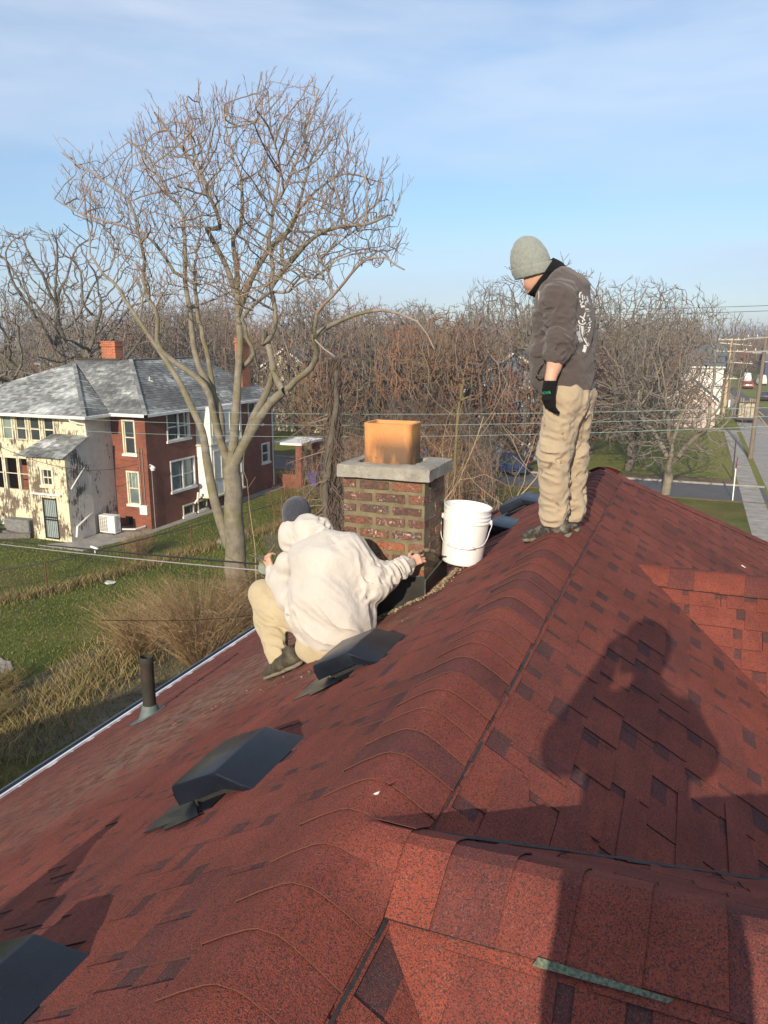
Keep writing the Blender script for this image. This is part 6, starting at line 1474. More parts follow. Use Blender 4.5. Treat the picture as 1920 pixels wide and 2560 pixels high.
house_b('cream_house', -45, -37, 74, 84, 6.2, 2.6, 'cream house partly hidden behind the big tree\'s right limbs', mat('cream_siding', (.62, .56, .38), (.5, .46, .33), 2, .8), greyR, 'Y', [('Y', 74, -43.5, -42.3, 3.6, 5.2), ('Y', 74, -40, -38.8, 3.6, 5.2)])
house_b('pale_house', -86, -76, 84, 96, 6.6, 3.0, 'pale house at far left behind the oak', whiteW, greyR, 'X', [('Y', 84, -84 + i * 2.6, -82.8 + i * 2.6, 3.4, 5.2) for i in range(4)])
house_b('brown_house', -97, -86, 66, 76, 4.2, 2.8, 'reddish roofed low house at the left edge behind the slate roof', mat('brown_siding', (.16, .08, .05), (.12, .06, .04), 2, .9), mat('rust_shingles', (.26, .08, .04), (.18, .06, .035), 3, .9), 'X')
house_b('far_house', 14, 26, 190, 204, 5, 3.2, 'dark roofed house beyond the street at the right edge', mat('navy_siding', (.05, .06, .10), (.07, .08, .12), 2, .9), greyR, 'X')
house_b('brick_house_behind', -14.4, -6.2, -16, -4.2, 6.9, 3.6, 'house behind the camera whose gable throws the shade on the lawn', brickwall, greyR, 'Y')

# ================================================================ vehicles
def car(x, y, rz, lb, body, kind='hatch', nm='parked_car', L=4.3, W_=1.78, H=1.5):
    t = empty(nm, (x, y, 0), lb, 'car' if kind != 'van' else 'van'); M_ = rot(V((x, y, 0)), rz=rz)
    bm_ = mat(lb[:12].replace(' ', '_') + '_paint', body, tuple(c * .9 for c in body), 2, .25, spec=.7)
    if kind == 'hatch': pr = [(-2.12, .42), (-2.15, .72), (-2.05, .98), (-1.75, 1.06), (-1.50, 1.40), (-1.1, 1.49), (-.2, 1.51), (.45, 1.42), (1.05, 1.02), (1.75, .90), (2.08, .72), (2.14, .45), (2.0, .30), (-2.0, .30)]
    else: pr = [(-2.6, .45), (-2.62, 1.2), (-2.55, 2.1), (-2.3, 2.2), (1.1, 2.2), (1.5, 2.0), (2.0, 1.25), (2.55, 1.05), (2.65, .6), (2.55, .35), (-2.5, .35)]
    n = len(pr); b = MB(); rows = []
    for fy, ins in ((-1, .10), (-.93, .0), (.93, .0), (1, .10)):
        rows.append([M_ @ V((px_ * (1 - ins * .05), fy * W_ / 2 * (1 - (.16 * max(0, pz_ - .95) / .6)) , pz_ - (ins * .2 if pz_ > 1 else -ins * .2))) for px_, pz_ in pr])
    b.add(sum(rows, []), [(i * n + k, i * n + (k + 1) % n, (i + 1) * n + (k + 1) % n, (i + 1) * n + k) for i in range(3) for k in range(n)] + [tuple(range(n))[::-1], tuple(3 * n + k for k in range(n))]); b.build('body', bm_, t, auto=50)
    gl_ = MT['glass']; b = MB(); e = W_ / 2 + .004
    if kind == 'hatch':
        for sg in (1, -1):
            for (q) in ([(-1.62, 1.02), (-1.35, 1.37), (-.95, 1.43), (-.5, 1.45), (-.5, 1.02)], [(-.42, 1.02), (-.42, 1.45), (.35, 1.37), (.90, 1.02)]):
                vs = [M_ @ V((a, sg * (e * (1 - (.16 * max(0, z - .95) / .6)) + .004), z)) for a, z in q]; b.add(vs, [tuple(range(len(q)))])
        b.add([M_ @ V((-1.80, s_ * .62, 1.06)) for s_ in (-1, 1)] + [M_ @ V((-1.54, s_ * .56, 1.39)) for s_ in (1, -1)], [(0, 1, 2, 3)]); b.add([M_ @ V((1.08, s_ * .66, 1.04)) for s_ in (-1, 1)] + [M_ @ V((.50, s_ * .60, 1.42)) for s_ in (1, -1)], [(0, 1, 2, 3)])
    else:
        for sg in (1, -1): b.add([M_ @ V((a, sg * e * .93, z)) for a, z in ((.9, 1.35), (.9, 1.95), (1.4, 1.9), (1.85, 1.35))], [(0, 1, 2, 3)])
        b.add([M_ @ V((1.60, s_ * .7, 1.95)) for s_ in (-1, 1)] + [M_ @ V((2.05, s_ * .75, 1.28)) for s_ in (1, -1)], [(0, 1, 2, 3)])
    b.build('windows', gl_, t)
    for fx in (-1.32, 1.32):
        for sg in (1, -1):
            Mw = M_ @ Matrix.Translation((fx, sg * (W_ / 2 - .10), .31)) @ Matrix.Rotation(R(90) * -sg, 4, 'X')
            b = MB(); b.lathe([(.19, -.10), (.30, -.10), (.315, -.06), (.315, .07), (.30, .105), (.20, .105)], 24, Mw); wh = b.build('wheel', blk, t, auto=40)
            b = MB(); b.lathe([(.001, .09), (.06, .10), (.07, .085)], 16, Mw); b.lathe([(.19, .112), (.205, .10), (.19, .06)], 24, Mw)
            for j in range(8): b.box((.05, -.022, .075), (.195, .022, .10), Mw @ Matrix.Rotation(R(45 * j), 4, 'Z'))
            b.build('rim', mat('alloy', (.62, .62, .62), rough=.35, metal=.3) if 'alloy' not in bpy.data.materials else bpy.data.materials['alloy'], wh)
    for sg in (1, -1):
        b = MB(); b.bbox((-2.14, sg * .72 - .12, .82), (-2.0, sg * .72 + .12, 1.0), .03, M_); b.build('tail_light', mat('red_lens', (.50, .02, .03), rough=.25) if 'red_lens' not in bpy.data.materials else bpy.data.materials['red_lens'], t)
        b = MB(); b.bbox((1.93, sg * .68 - .14, .66), (2.08, sg * .68 + .14, .80), .03, M_); b.build('headlight', MT['glass2'], t)
    b = MB(); b.bbox((-2.2, -.75, .33), (-2.0, .75, .52), .03, M_); b.build('bumper', blk, t)
    b = MB(); b.bbox((.55, -W_ / 2 - .13, .98), (.75, -W_ / 2 + .02, 1.10), .03, M_); b.bbox((.55, W_ / 2 - .02, .98), (.75, W_ / 2 + .13, 1.10), .03, M_); b.build('mirrors', bm_, t)
    return t
car(-13.1, 56.2, R(180), 'dark blue hatchback parked on the side road left of the standing man\'s knees', (.020, .045, .11))
car(10.9, 196, R(90), 'white van parked at the right end of the street', (.75, .75, .75), 'van', 'parked_van'); car(13.3, 186, R(90), 'second white van nearer the right edge of the picture', (.72, .72, .70), 'van', 'parked_van'); car(9.9, 172, R(90), 'red car parked in front of the white vans', (.45, .03, .04)); car(10.6, 140, R(80), 'dark car at the right edge on the verge', (.02, .02, .025)); car(1.5, 196, R(90), 'small dark car far down the street', (.03, .03, .035))
# open trailer seen from behind
tr = empty('box_trailer', (6.1, 101.5, 0), 'tan box trailer with dark frame and load on top, parked at the road edge', 'trailer'); tan = mat('tan_panel', (.42, .37, .27), (.36, .31, .23), 3, .8); dk = mat('dark_steel', (.04, .032, .028), rough=.6)
b = MB(); b.box((5.05, 101.5, .45), (7.1, 106, 2.45)); b.build('box', dk, tr)
for i in range(3): b = MB(); b.bbox((5.14 + i * .66, 101.44, .62), (5.14 + i * .66 + .58, 101.5, 2.35), .01); b.build('panel', tan, tr)
b = MB(); b.box((5.0, 101.40, .38), (7.15, 101.52, .52)); b.box((5.0, 101.4, 2.38), (7.15, 101.5, 2.5)); b.box((5.0, 101.4, 1.9), (7.15, 101.45, 1.94)); b.build('frame', dk, tr)
for x in (5.15, 7.0): b = MB(); b.lathe([(.001, -.1), (.32, -.1), (.32, .1), (.001, .1)], 18, Matrix.Translation((x, 104, .32)) @ Matrix.Rotation(R(90), 4, 'Y')); b.build('wheel', blk, tr)
b = MB(); r_ = random.Random(2)
for i in range(7): b.bbox((5.2 + i * .25, 101.8, 2.46), (5.42 + i * .25, 103, 2.6 + r_.uniform(0, .35)), .05)
b.build('load', mat('brown_load', (.16, .11, .07), (.3, .26, .2), 2, .9), tr)
# bins
def bin_(x, y, lb, c):
    t = empty('wheelie_bin', (x, y, 0), lb, 'bin'); b = MB(); m = mat(lb[:8].replace(' ', '_') + '_plastic', c, rough=.45)
    for z0, z1, r0, r1 in ((.08, 1.0, .24, .31),): b.add([(x - r0, y - r0, z0), (x + r0, y - r0, z0), (x + r0, y + r0, z0), (x - r0, y + r0, z0), (x - r1, y - r1, z1), (x + r1, y - r1, z1), (x + r1, y + r1, z1), (x - r1, y + r1, z1)], [(0, 3, 2, 1), (4, 5, 6, 7), (0, 1, 5, 4), (1, 2, 6, 5), (2, 3, 7, 6), (3, 0, 4, 7)])
    b.build('body', m, t); b = MB(); b.bbox((x - .34, y - .36, 1.0), (x + .34, y + .34, 1.08), .03); b.build('lid', m, t)
    for sg in (1, -1): b = MB(); b.lathe([(.001, -.03), (.12, -.03), (.12, .03), (.001, .03)], 14, Matrix.Translation((x + sg * .27, y + .25, .12)) @ Matrix.Rotation(R(90), 4, 'Y')); b.build('wheel', blk, t)
bin_(-23.5, 46, 'blue wheelie bin on the grass beyond the brick porch', (.03, .05, .42)); bin_(-13.5, 59.6, 'purple wheelie bin standing behind the blue car', (.12, .03, .40)); bin_(-9.6, 60.4, 'teal wheelie bin between blue house and car', (.03, .22, .22)); bin_(-20.2, 60, 'blue wheelie bin seen right of the orange flue', (.04, .06, .35))
# ================================================================ trees
def bark(name, c1, c2, c3, sc_=3):
    n = Nd(name); c = n.ramp(n.noise(sc_, 5, .6), (.3, c1), (.65, c2)); g = n.ramp(n.noise(sc_ * .35, 4), (.48, 0.), (.66, .75)); c = n.mix(g, c, c3); n.bump(n.noise(sc_ * 9, 6, .75, n.map((1, 1, .35))), .9, .05); return n.fin(c, .9, spec=.2)
MT['bark'] = bark('grey_green_bark', (.15, .13, .10), (.27, .24, .185), (.18, .165, .075), 3.2)
MT['twig'] = bark('grey_twigs', (.22, .19, .16), (.32, .27, .22), (.26, .17, .13), 1.5)
MT['redtip'] = bark('reddish_twig_tips', (.34, .16, .12), (.42, .22, .16), (.34, .24, .18), 2)
MT['bark_dark'] = bark('dark_oak_bark', (0.086, 0.072, 0.058), (0.144, 0.126, 0.097), (0.108, 0.101, 0.058), 2)
MT['twig_brown'] = bark('brown_twigs', (0.144, 0.104, 0.079), (0.209, 0.155, 0.119), (0.173, 0.144, 0.086), .5)
MT['twig_red'] = bark('russet_twigs', (0.216, 0.104, 0.061), (0.274, 0.151, 0.090), (0.216, 0.158, 0.086), .5)
MT['twig_grey'] = bark('grey_brown_twigs', (0.144, 0.122, 0.104), (0.209, 0.180, 0.155), (0.173, 0.158, 0.115), .5)
MT['straw'] = bark('tan_sapling_bark', (0.357, 0.255, 0.153), (0.425, 0.323, 0.204), (0.306, 0.204, 0.111), 2)
def grow(seedpts, seedpar, attr_pts, step, infl, kill, iters, rng, bias=V((0, 0, .12)), maxn=20000, jit=.13):
    """space colonisation: buds reach for free points of the crown"""
    stale = {}; P_ = [V(p) for p in seedpts]; par = list(seedpar); A = [V(p) for p in attr_pts]; alive = [True] * len(A); near = [None] * len(A)
    kd = kdtree.KDTree(len(P_)); [kd.insert(p, i) for i, p in enumerate(P_)]; kd.balance()
    for k, a in enumerate(A):
        _, i, d = kd.find(a); near[k] = (i, d)
        if d < kill: alive[k] = False
    for it in range(iters):
        pull = {}
        for k, a in enumerate(A):
            if alive[k] and near[k][1] < infl: pull.setdefault(near[k][0], []).append(a)
        if not pull: break
        new = []
        for i, as_ in pull.items():
            d = V((0, 0, 0))
            for a in as_: d += (a - P_[i]).normalized()
            d = d.normalized() + bias + V((rng.gauss(0, jit), rng.gauss(0, jit), rng.gauss(0, jit))); d.normalize(); q = P_[i] + d * step
            new.append(len(P_)); P_.append(q); par.append(i)
        if len(P_) > maxn: break
        kd = kdtree.KDTree(len(new)); [kd.insert(P_[i], i) for i in new]; kd.balance()
        for k, a in enumerate(A):
            if not alive[k]: continue
            _, i, d = kd.find(a)
            if d < near[k][1]: near[k] = (i, d); stale[k] = 0
            elif near[k][1] < infl:
                stale[k] = stale.get(k, 0) + 1
                if stale[k] > 2: alive[k] = False; continue
            if near[k][1] < kill: alive[k] = False
    return P_, par
def thick(P_, par, r_tip, expn=2.4, base=None):
    ch_ = [[] for _ in P_]
    for i, p in enumerate(par):
        if p >= 0: ch_[p].append(i)
    r_ = [0.] * len(P_)
    for i in range(len(P_) - 1, -1, -1):
        r_[i] = r_tip if not ch_[i] else sum(r_[c] ** expn for c in ch_[i]) ** (1 / expn)
        if base and i < len(base) and base[i]: r_[i] = max(base[i], 0)
    return r_, ch_
def tree_mesh(P_, par, r_, ch_, thr, rng, tips=None, sides=(9, 5, 3), tipset=None):
    """two builders: thick wood and thin wood; branches are chains of nodes"""
    big_, small, red = MB(), MB(), MB(); done = set()
    def chain_from(i, start):
        pts = [P_[start]] if start is not None else []; rr = [min(r_[start], r_[i] * 1.15)] if start is not None else []; j = i
        while True:
            pts.append(P_[j]); rr.append(r_[j]); cs = ch_[j]
            if not cs: break
            m = max(cs, key=lambda c: r_[c])
            for c in cs:
                if c != m: stack.append((c, j))
            j = m
        return pts, rr
    stack = [(i, None) for i, p in enumerate(par) if p < 0]
    while stack:
        i, st = stack.pop(); pts, rr = chain_from(i, st)
        if len(pts) < 2: continue
        # split into thick and thin runs
        k = 0
        while k < len(pts) - 1:
            thick_ = rr[k] > thr; e = k + 1
            while e < len(pts) - 1 and (rr[e] > thr) == thick_: e += 1
            seg, sr = pts[k:e + 1], rr[k:e + 1]; n = sides[0] if sr[0] > .12 else sides[1] if sr[0] > .03 else sides[2]
            tgt = big_ if thick_ else small
            if tgt is small and tipset is not None and sr[0] < tipset: tgt = red
            tgt.tube(seg, sr, n, cap=False); k = e
    return big_, small, red
def spray(P_, par, rng, n_tw, ln, up=.5, frm=0, red=True):
    """fine twigs at the branch ends"""
    has = [False] * len(P_)
    for p in par:
        if p >= 0: has[p] = True
    for i in range(frm, len(P_)):
        if (not has[i]) or rng.random() < .16:
            d0 = (P_[i] - P_[par[i]]).normalized() if par[i] >= 0 else V((0, 0, 1))
            for _ in range(n_tw if not has[i] else 1):
                d = (d0 + V((rng.gauss(0, .45), rng.gauss(0, .45), rng.gauss(up, .35)))).normalized(); l = ln * rng.uniform(.5, 1.2); q = P_[i] + d * l * .5; P_.append(q); par.append(i); w = q + (d + V((0, 0, .25 * up)) + V((rng.gauss(0, .15), rng.gauss(0, .15), 0))).normalized() * l * .5; P_.append(w); par.append(len(P_) - 2)
def finish(t, P_, par, r_tip, thr, barkm, twigm, rng, tipm=None, tipset=None, base=None, expn=2.4, sides=(9, 5, 3)):
    r_, ch_ = thick(P_, par, r_tip, expn, base); b1, b2, b3 = tree_mesh(P_, par, r_, ch_, thr, rng, tipset=tipset, sides=sides)
    if b1.f: b1.build('trunk', barkm, t, smooth=True)
    if b2.f: b2.build('crown', twigm, t, smooth=True)
    if b3.f: b3.build('twig_tips', tipm or twigm, t)

# ---- the big tree in the neighbours' yard: its limbs follow the photograph, each at its own depth
rng = random.Random(77)
bt = empty('bare_tree', (-16.5, 25.1, 0), 'tall many limbed bare tree with reddish twig tips in the neighbouring yard', 'tree')
T0 = 25.2
def zs(x, y): return (100 + x / 1.659, 150 + y / 1.659)
def dp(x, y): return (x * 1.15732, y * 1.15732)
limbs = [  # (pixels, start depth, end depth, r0, r1)
 ([dp(508, 1240), dp(509, 1180), dp(504, 1110), dp(505, 1060), dp(500, 1015)], 0, 0, .47, .33),
 ([dp(500, 1190), dp(480, 1135), dp(462, 1075), dp(448, 1000), dp(436, 930), dp(408, 868), dp(380, 812), zs(430, 1110), zs(330, 960), zs(300, 920), zs(240, 860), zs(212, 800), zs(200, 700)], 0, 2.5, .24, .03),
 ([dp(500, 1015), dp(478, 960), dp(462, 900), dp(440, 830), zs(500, 1200), zs(485, 1070), zs(430, 920), zs(430, 830), zs(415, 760), zs(395, 650), zs(365, 575), zs(300, 530), zs(200, 460), zs(85, 385)], 0, -3.0, .18, .02),
 ([dp(478, 960), dp(472, 880), zs(650, 1244), zs(620, 1030), zs(600, 900), zs(600, 700), zs(580, 620), zs(520, 540), zs(450, 400), zs(350, 330)], 0, 1.5, .17, .03),
 ([dp(470, 900), zs(690, 1200), zs(655, 1040), zs(640, 930), zs(560, 880), zs(500, 790), zs(430, 720), zs(300, 680), zs(150, 630), zs(60, 575)], .5, -1.5, .13, .025),
 ([zs(655, 1040), zs(640, 900), zs(650, 790), zs(670, 700)], .8, 2.5, .08, .03),
 ([dp(500, 1015), dp(505, 950), dp(510, 880), dp(515, 800), zs(830, 1180), zs(822, 1060), zs(820, 960), zs(815, 850), zs(800, 740), zs(832, 690), zs(835, 500), zs(800, 400), zs(770, 280), zs(760, 185)], 0, 1.0, .22, .02),
 ([zs(822, 1000), zs(770, 850), zs(722, 760), zs(690, 700), zs(740, 700), zs(735, 640), zs(700, 560), zs(640, 430), zs(560, 330), zs(475, 215)], .6, -3.2, .13, .025),
 ([zs(735, 640), zs(690, 520), zs(650, 420), zs(620, 300), zs(610, 150)], -1.2, .5, .07, .02),
 ([zs(825, 1040), zs(870, 920), zs(890, 880), zs(940, 800), zs(1000, 735), zs(1050, 680), zs(1090, 540), zs(1130, 400), zs(1200, 260)], .4, 3.2, .14, .025),
 ([dp(515, 800), dp(545, 765), zs(850, 1070), zs(950, 968), zs(1030, 962), zs(1080, 900), zs(1180, 908)], .5, -1.5, .11, .03),
 ([dp(500, 1015), dp(528, 960), dp(548, 900), dp(575, 850), dp(590, 800), dp(583, 760), dp(572, 715), zs(930, 1180), zs(970, 1120), zs(975, 1040), zs(955, 950), zs(965, 860), zs(950, 740), zs(975, 600), zs(992, 420), zs(960, 280), zs(945, 150)], 0, -1.2, .19, .02),
 ([zs(960, 930), zs(1020, 860), zs(1080, 790), zs(1150, 725), zs(1250, 690), zs(1360, 680), zs(1450, 640)], -.5, -3.5, .12, .025),
 ([zs(1010, 870), zs(1000, 780), zs(1060, 640), zs(1150, 540), zs(1270, 470), zs(1420, 510)], -.8, 1.8, .08, .02),
 ([zs(980, 600), zs(1060, 430), zs(1110, 300), zs(1160, 120)], -1, 1.2, .06, .02),
 ([dp(590, 800), dp(612, 845), dp(640, 820), dp(672, 795), dp(685, 760), dp(680, 725), zs(1250, 1080), zs(1350, 1045), zs(1450, 1042), zs(1560, 1085)], -.1, -3.2, .15, .03),
 ([dp(680, 735), zs(1140, 1160), zs(1150, 1050), zs(1210, 980), zs(1290, 890), zs(1350, 830), zs(1430, 822), zs(1510, 870)], -2.2, -4.0, .07, .02),
 ([zs(1215, 975), zs(1190, 880), zs(1150, 800)], -2.6, -1., .05, .02),
 ([dp(500, 1015), dp(520, 975), dp(548, 925), dp(585, 870), dp(615, 845)], 0, -.6, .22, .15),
 ([dp(683, 742), dp(720, 770), dp(735, 830), dp(738, 880)], -2.4, -3.5, .035, .012), ([zs(1560, 1085), zs(1600, 1140), zs(1640, 1200)], -3.2, -3.5, .03, .012),
]
SP, SPar, SB = [], [], []
def nearest(p):
    if not SP: return -1
    return min(range(len(SP)), key=lambda i: (SP[i] - p).length_squared)
for pix, d0, d1, r0, r1 in limbs:
    pts = [at(u, v, T0 + d0 + (d1 - d0) * (k / (len(pix) - 1)) ** 1.3) for k, (u, v) in enumerate(pix)]
    # smooth the traced line and resample it
    fine = []
    for k in range(len(pts) - 1):
        p0, p1, p2, p3 = pts[max(k - 1, 0)], pts[k], pts[k + 1], pts[min(k + 2, len(pts) - 1)]; m = max(1, int((p2 - p1).length / .32))
        for j in range(m):
            s_ = j / m; fine.append(.5 * ((2 * p1) + (-p0 + p2) * s_ + (2 * p0 - 5 * p1 + 4 * p2 - p3) * s_ * s_ + (-p0 + 3 * p1 - 3 * p2 + p3) * s_ ** 3))
    fine.append(pts[-1]); pr_ = nearest(fine[0])
    if pr_ >= 0 and (SP[pr_] - fine[0]).length > 1.2: pass
    for k, p in enumerate(fine):
        if k == 0 and pr_ >= 0: continue
        w = rng.gauss(0, .018) if r0 + (r1 - r0) * (k / len(fine)) < .10 else 0; SP.append(p + V((w, w, w * .5))); SPar.append(pr_ if pr_ >= 0 else -1); SB.append(r0 + (r1 - r0) * (k / len(fine)) ** .72); pr_ = len(SP) - 1
base_z = ground(590, 1480)
SP[0] = V((base_z.x + .12, base_z.y, -.1)); 
# crown envelope as an outline in the picture with depth either side
env = [dp(*q) for q in ((118, 440), (125, 400), (150, 330), (230, 335), (270, 290), (330, 235), (400, 200), (470, 190), (520, 200), (580, 140), (640, 180), (690, 170), (745, 235), (800, 330), (850, 385), (880, 470), (900, 560), (850, 600), (760, 590), (700, 640), (620, 610), (560, 700), (480, 700), (420, 640), (330, 690), (260, 600), (190, 520))]
def inside(u, v):
    c = False; n = len(env); j = n - 1
    for i in range(n):
        (xi, yi), (xj, yj) = env[i], env[j]
        if (yi > v) != (yj > v) and u < (xj - xi) * (v - yi) / (yj - yi) + xi: c = not c
        j = i
    return c
att = []
while len(att) < 5600:
    u, v = rng.uniform(60, 1110), rng.uniform(110, 830)
    f_ = 1 + rng.uniform(-.18, .07) * math.sqrt(rng.random()); cu, cv = 590, 640
    if inside(cu + (u - cu) / (f_ * .94), cv + (v - cv) / (f_ * .89)):
        hw_ = 3.4 * math.sqrt(max(.08, 1 - ((u - 590) / 520) ** 2)); att.append(at(u, v, T0 - .4 + rng.uniform(-1, 1) * hw_))
P_, par = grow(SP, SPar, att, .26, 1.7, .33, 90, rng, V((0, 0, .50)), 30000, .06)

def feather(P_, par, rng, frm, prob, ln):
    n = len(P_)
    for i in range(frm, n):
        if rng.random() > prob: continue
        p = P_[i]; o = V((p.x + 16.5, (p.y - T0) * .8, 0)); o = o.normalized() if o.length > .5 else V((0, 0, 0)); d = (V((0, 0, 1.1)) + o * .55 + V((rng.gauss(0, .45), rng.gauss(0, .45), rng.gauss(0, .2)))).normalized(); q = i; l = ln * rng.uniform(.5, 1.3)
        for k in range(4):
            p = p + d * l / 4; P_.append(p); par.append(q); q = len(P_) - 1
            if k in (1, 2) and rng.random() < .8: e = (d + V((rng.gauss(0, .6), rng.gauss(0, .6), .3))).normalized(); P_.append(p + e * l * .3); par.append(q)
            d = (d + V((rng.gauss(0, .08), rng.gauss(0, .08), .10))).normalized()
feather(P_, par, rng, len(SP), .26, .58); feather(P_, par, rng, int(len(SP) * .3), .07, .7)

finish(bt, P_, par, .0070, .055, MT['bark'], MT['twig'], rng, MT['redtip'], .0105, SB + [None] * 0, 2.35, sides=(12, 6, 3))

# ---- generic bare trees
def make_tree(seed, h, rad, trunk_h, n_att, step, infl, kill, lean=.0, fork=1, shape='dome', thr=.06, r_tip=.014, bk='bark_dark', tw='twig_brown', nt=2, tl=.5, crook=.0, expn=2.5, maxn=9000, kids=None, loc=(0, 0, 0), nm='bare_tree'):
    rng = random.Random(seed); t = empty(nm, loc); pts = [V((0, 0, -.2))]; par = [-1]
    tops = []
    zc = trunk_h
    for k in range(int(trunk_h / step)):
        p = pts[-1] + V((rng.gauss(0, .10 * step) + lean * step, rng.gauss(0, .10 * step), step)); pts.append(p); par.append(len(pts) - 2)
    root = len(pts) - 1
    for f_ in range(fork):
        a = 6.283 * f_ / fork + rng.uniform(-.5, .5); i = root - rng.randint(0, min(3, root - 1)); d = V((math.cos(a), math.sin(a), 1.25 if fork > 1 else 3)).normalized(); p = pts[i]
        for k in range(int(h * .33 / step)):
            d = (d + V((rng.gauss(0, .14 + crook), rng.gauss(0, .14 + crook), rng.gauss(.03, .08 + crook)))).normalized(); q = p + d * step; pts.append(q); par.append(i); i = len(pts) - 1; p = q
    at_ = []
    while len(at_) < n_att:
        x, y, z = rng.uniform(-1, 1), rng.uniform(-1, 1), rng.uniform(0, 1)
        rr = math.hypot(x, y)
        lim = math.sqrt(max(0, 1 - (abs(z - .42) / .58) ** 2.1)) if shape == 'dome' else (.30 + .75 * z) * math.sqrt(max(0, 1 - z ** 5))
        if rr < lim * (1 + .16 * math.sin(3 * math.atan2(y, x) + seed)): at_.append(V((x * rad + lean * h * .5, y * rad, trunk_h * .8 + z * (h - trunk_h * .8))))
    P_, pr = grow(pts, par, at_, step, infl, kill, 70, rng, V((0, 0, .12)), maxn); spray(P_, pr, rng, nt, tl, .35, root)
    o = [p.copy() for p in P_]; off = V(loc); P_ = [p + off for p in P_]
    finish(t, P_, pr, r_tip, thr, MT[bk], MT[tw], rng, expn=expn, sides=(8, 4, 3)); return t
def put(src, x, y, s, rz, label=None, group=None, sz=None):
    c = copy_tree(src); c.matrix_basis = Matrix.Translation((x, y, 0)) @ Matrix.Rotation(rz, 4, 'Z') @ Matrix.Diagonal((s, s, sz or s, 1)); 
    for k_ in ('label', 'group'): 
        if k_ in c: del c[k_]
    c['category'] = 'tree'
    if label: c['label'] = label
    if group: c['group'] = group
    return c
# oak at the left, crooked limbs
ok = make_tree(5, 18.3, 8.4, 6.2, 1500, .50, 3.2, .70, fork=6, crook=.12, r_tip=.020, bk='bark_dark', tw='twig_grey', thr=.10, nt=3, tl=.8, expn=2.15, loc=(-46.4, 46.4, 0), maxn=9000)
spots0 = 1; tag(ok, 'gnarled dark oak rising behind the slate roof at the far left', 'tree')
# the two street trees at the right
t1 = make_tree(8, 13.2, 4.3, 2.6, 2000, .34, 2.4, .42, fork=4, r_tip=.0125, bk='bark', tw='twig_grey', thr=.07, nt=3, tl=.55, loc=(-1.2, 52.5, 0), expn=2.35, maxn=14000); tag(t1, 'bare street tree at the kerb of the side road, right of the standing man', 'tree')
t2 = make_tree(9, 14.2, 5.4, 3.0, 2200, .38, 2.6, .46, fork=5, r_tip=.014, bk='bark_dark', tw='twig_grey', thr=.08, nt=3, tl=.6, loc=(-4.2, 61.5, 0), expn=2.4, maxn=14000); tag(t2, 'broad bare tree standing on the grass just behind the kerb tree', 'tree')
t3 = make_tree(10, 16.2, 5.6, 6.5, 650, .5, 3.0, .7, fork=5, crook=.10, r_tip=.020, bk='bark_dark', tw='twig_grey', thr=.09, nt=3, tl=.7, expn=2.2, loc=(-11.0, 62.0, 0)); tag(t3, 'tall crooked bare tree whose crown shows on both sides of the standing man\'s head', 'tree')
# prototypes for the wood behind
protos = []
for i, (sd_, h, rad, th_, shp, tw, bk, fk) in enumerate(((21, 13.5, 4.8, 2.2, 'dome', 'twig_brown', 'bark_dark', 5), (22, 14.5, 4.2, 3.0, 'fan', 'twig_grey', 'bark_dark', 4), (23, 12.0, 4.6, 1.6, 'dome', 'twig_red', 'bark_dark', 6), (24, 15.0, 5.2, 2.6, 'dome', 'twig_grey', 'bark', 5), (25, 12.5, 4.0, 1.5, 'fan', 'twig_brown', 'bark_dark', 6))):
    p_ = make_tree(sd_, h, rad, th_, 900, .48, 2.8, .6, fork=fk, shape=shp, r_tip=.019, tw=tw, bk=bk, thr=.09, nt=3, tl=.75, expn=2.4, maxn=6000); protos.append(p_)
rng = random.Random(99); G1 = 'bare brown trees massed behind the houses'
spots = []
def far_enough(x, y, d): return all((x - a) ** 2 + (y - c) ** 2 > d * d for a, c in spots)
def blocked(x, y):
    if -39 < x < -24 and 27 < y < 56: return True
    if x > -12 and y < 59: return True
    if 51 < y < 58.5: return True
    if -26 < x < -12 and 76 < y < 90: return True
    if -18 < x < -10 and 62 < y < 76: return True
    if -47 < x < -35 and 72 < y < 86: return True
    if -11 < x < 5 and 92 < y < 126: return True
    return False
LOOK_T = {'0': 'brown round headed', '1': 'grey upswept', '2': 'russet round headed', '3': 'tall grey', '4': 'narrow brown'}
def where(x, y):
    r = _cy * x + _sy * y; fw = -_sy * x + _cy * y; u = 960 + 1969 * r / max(fw, 1)
    w = ('far left behind the oak and slate roof' if u < 330 else 'behind the big bare tree' if u < 700 else 'left above the chimney' if u < 930 else 'above the orange flue' if u < 1090 else 'between the flue and the standing man' if u < 1330 else 'right of the standing man' if u < 1700 else 'beyond the poles at the right')
    return w, ('front row' if fw < 72 else 'second row' if fw < 90 else 'middle distance' if fw < 125 else 'far row')
def region_trees(n, xr, yr, d, hs, grp, keep=lambda x, y: True):
    k = 0; tries = 0
    while k < n and tries < 4000:
        tries += 1; x, y = rng.uniform(*xr), rng.uniform(*yr)
        if blocked(x, y) or not far_enough(x, y, d) or not keep(x, y): continue
        spots.append((x, y)); s_ = rng.uniform(hs[0] * .86, hs[1] * 1.06); pi = rng.randrange(5); w_ = where(x, y); put(protos[pi], x, y, s_, rng.uniform(0, 6.28), '%s leafless tree, %s, %s' % (LOOK_T[str(pi)], w_[1], w_[0]), grp, s_ * rng.uniform(.88, 1.12)); k += 1
region_trees(34, (-62, -6), (59, 80), 4.6, (.78, 1.02), G1)
region_trees(40, (-90, -3), (80, 112), 5.2, (.85, 1.12), G1)
region_trees(46, (-150, -2), (112, 170), 7.5, (.95, 1.2), G1)
region_trees(14, (-100, -58), (52, 80), 6, (.75, .95), G1)
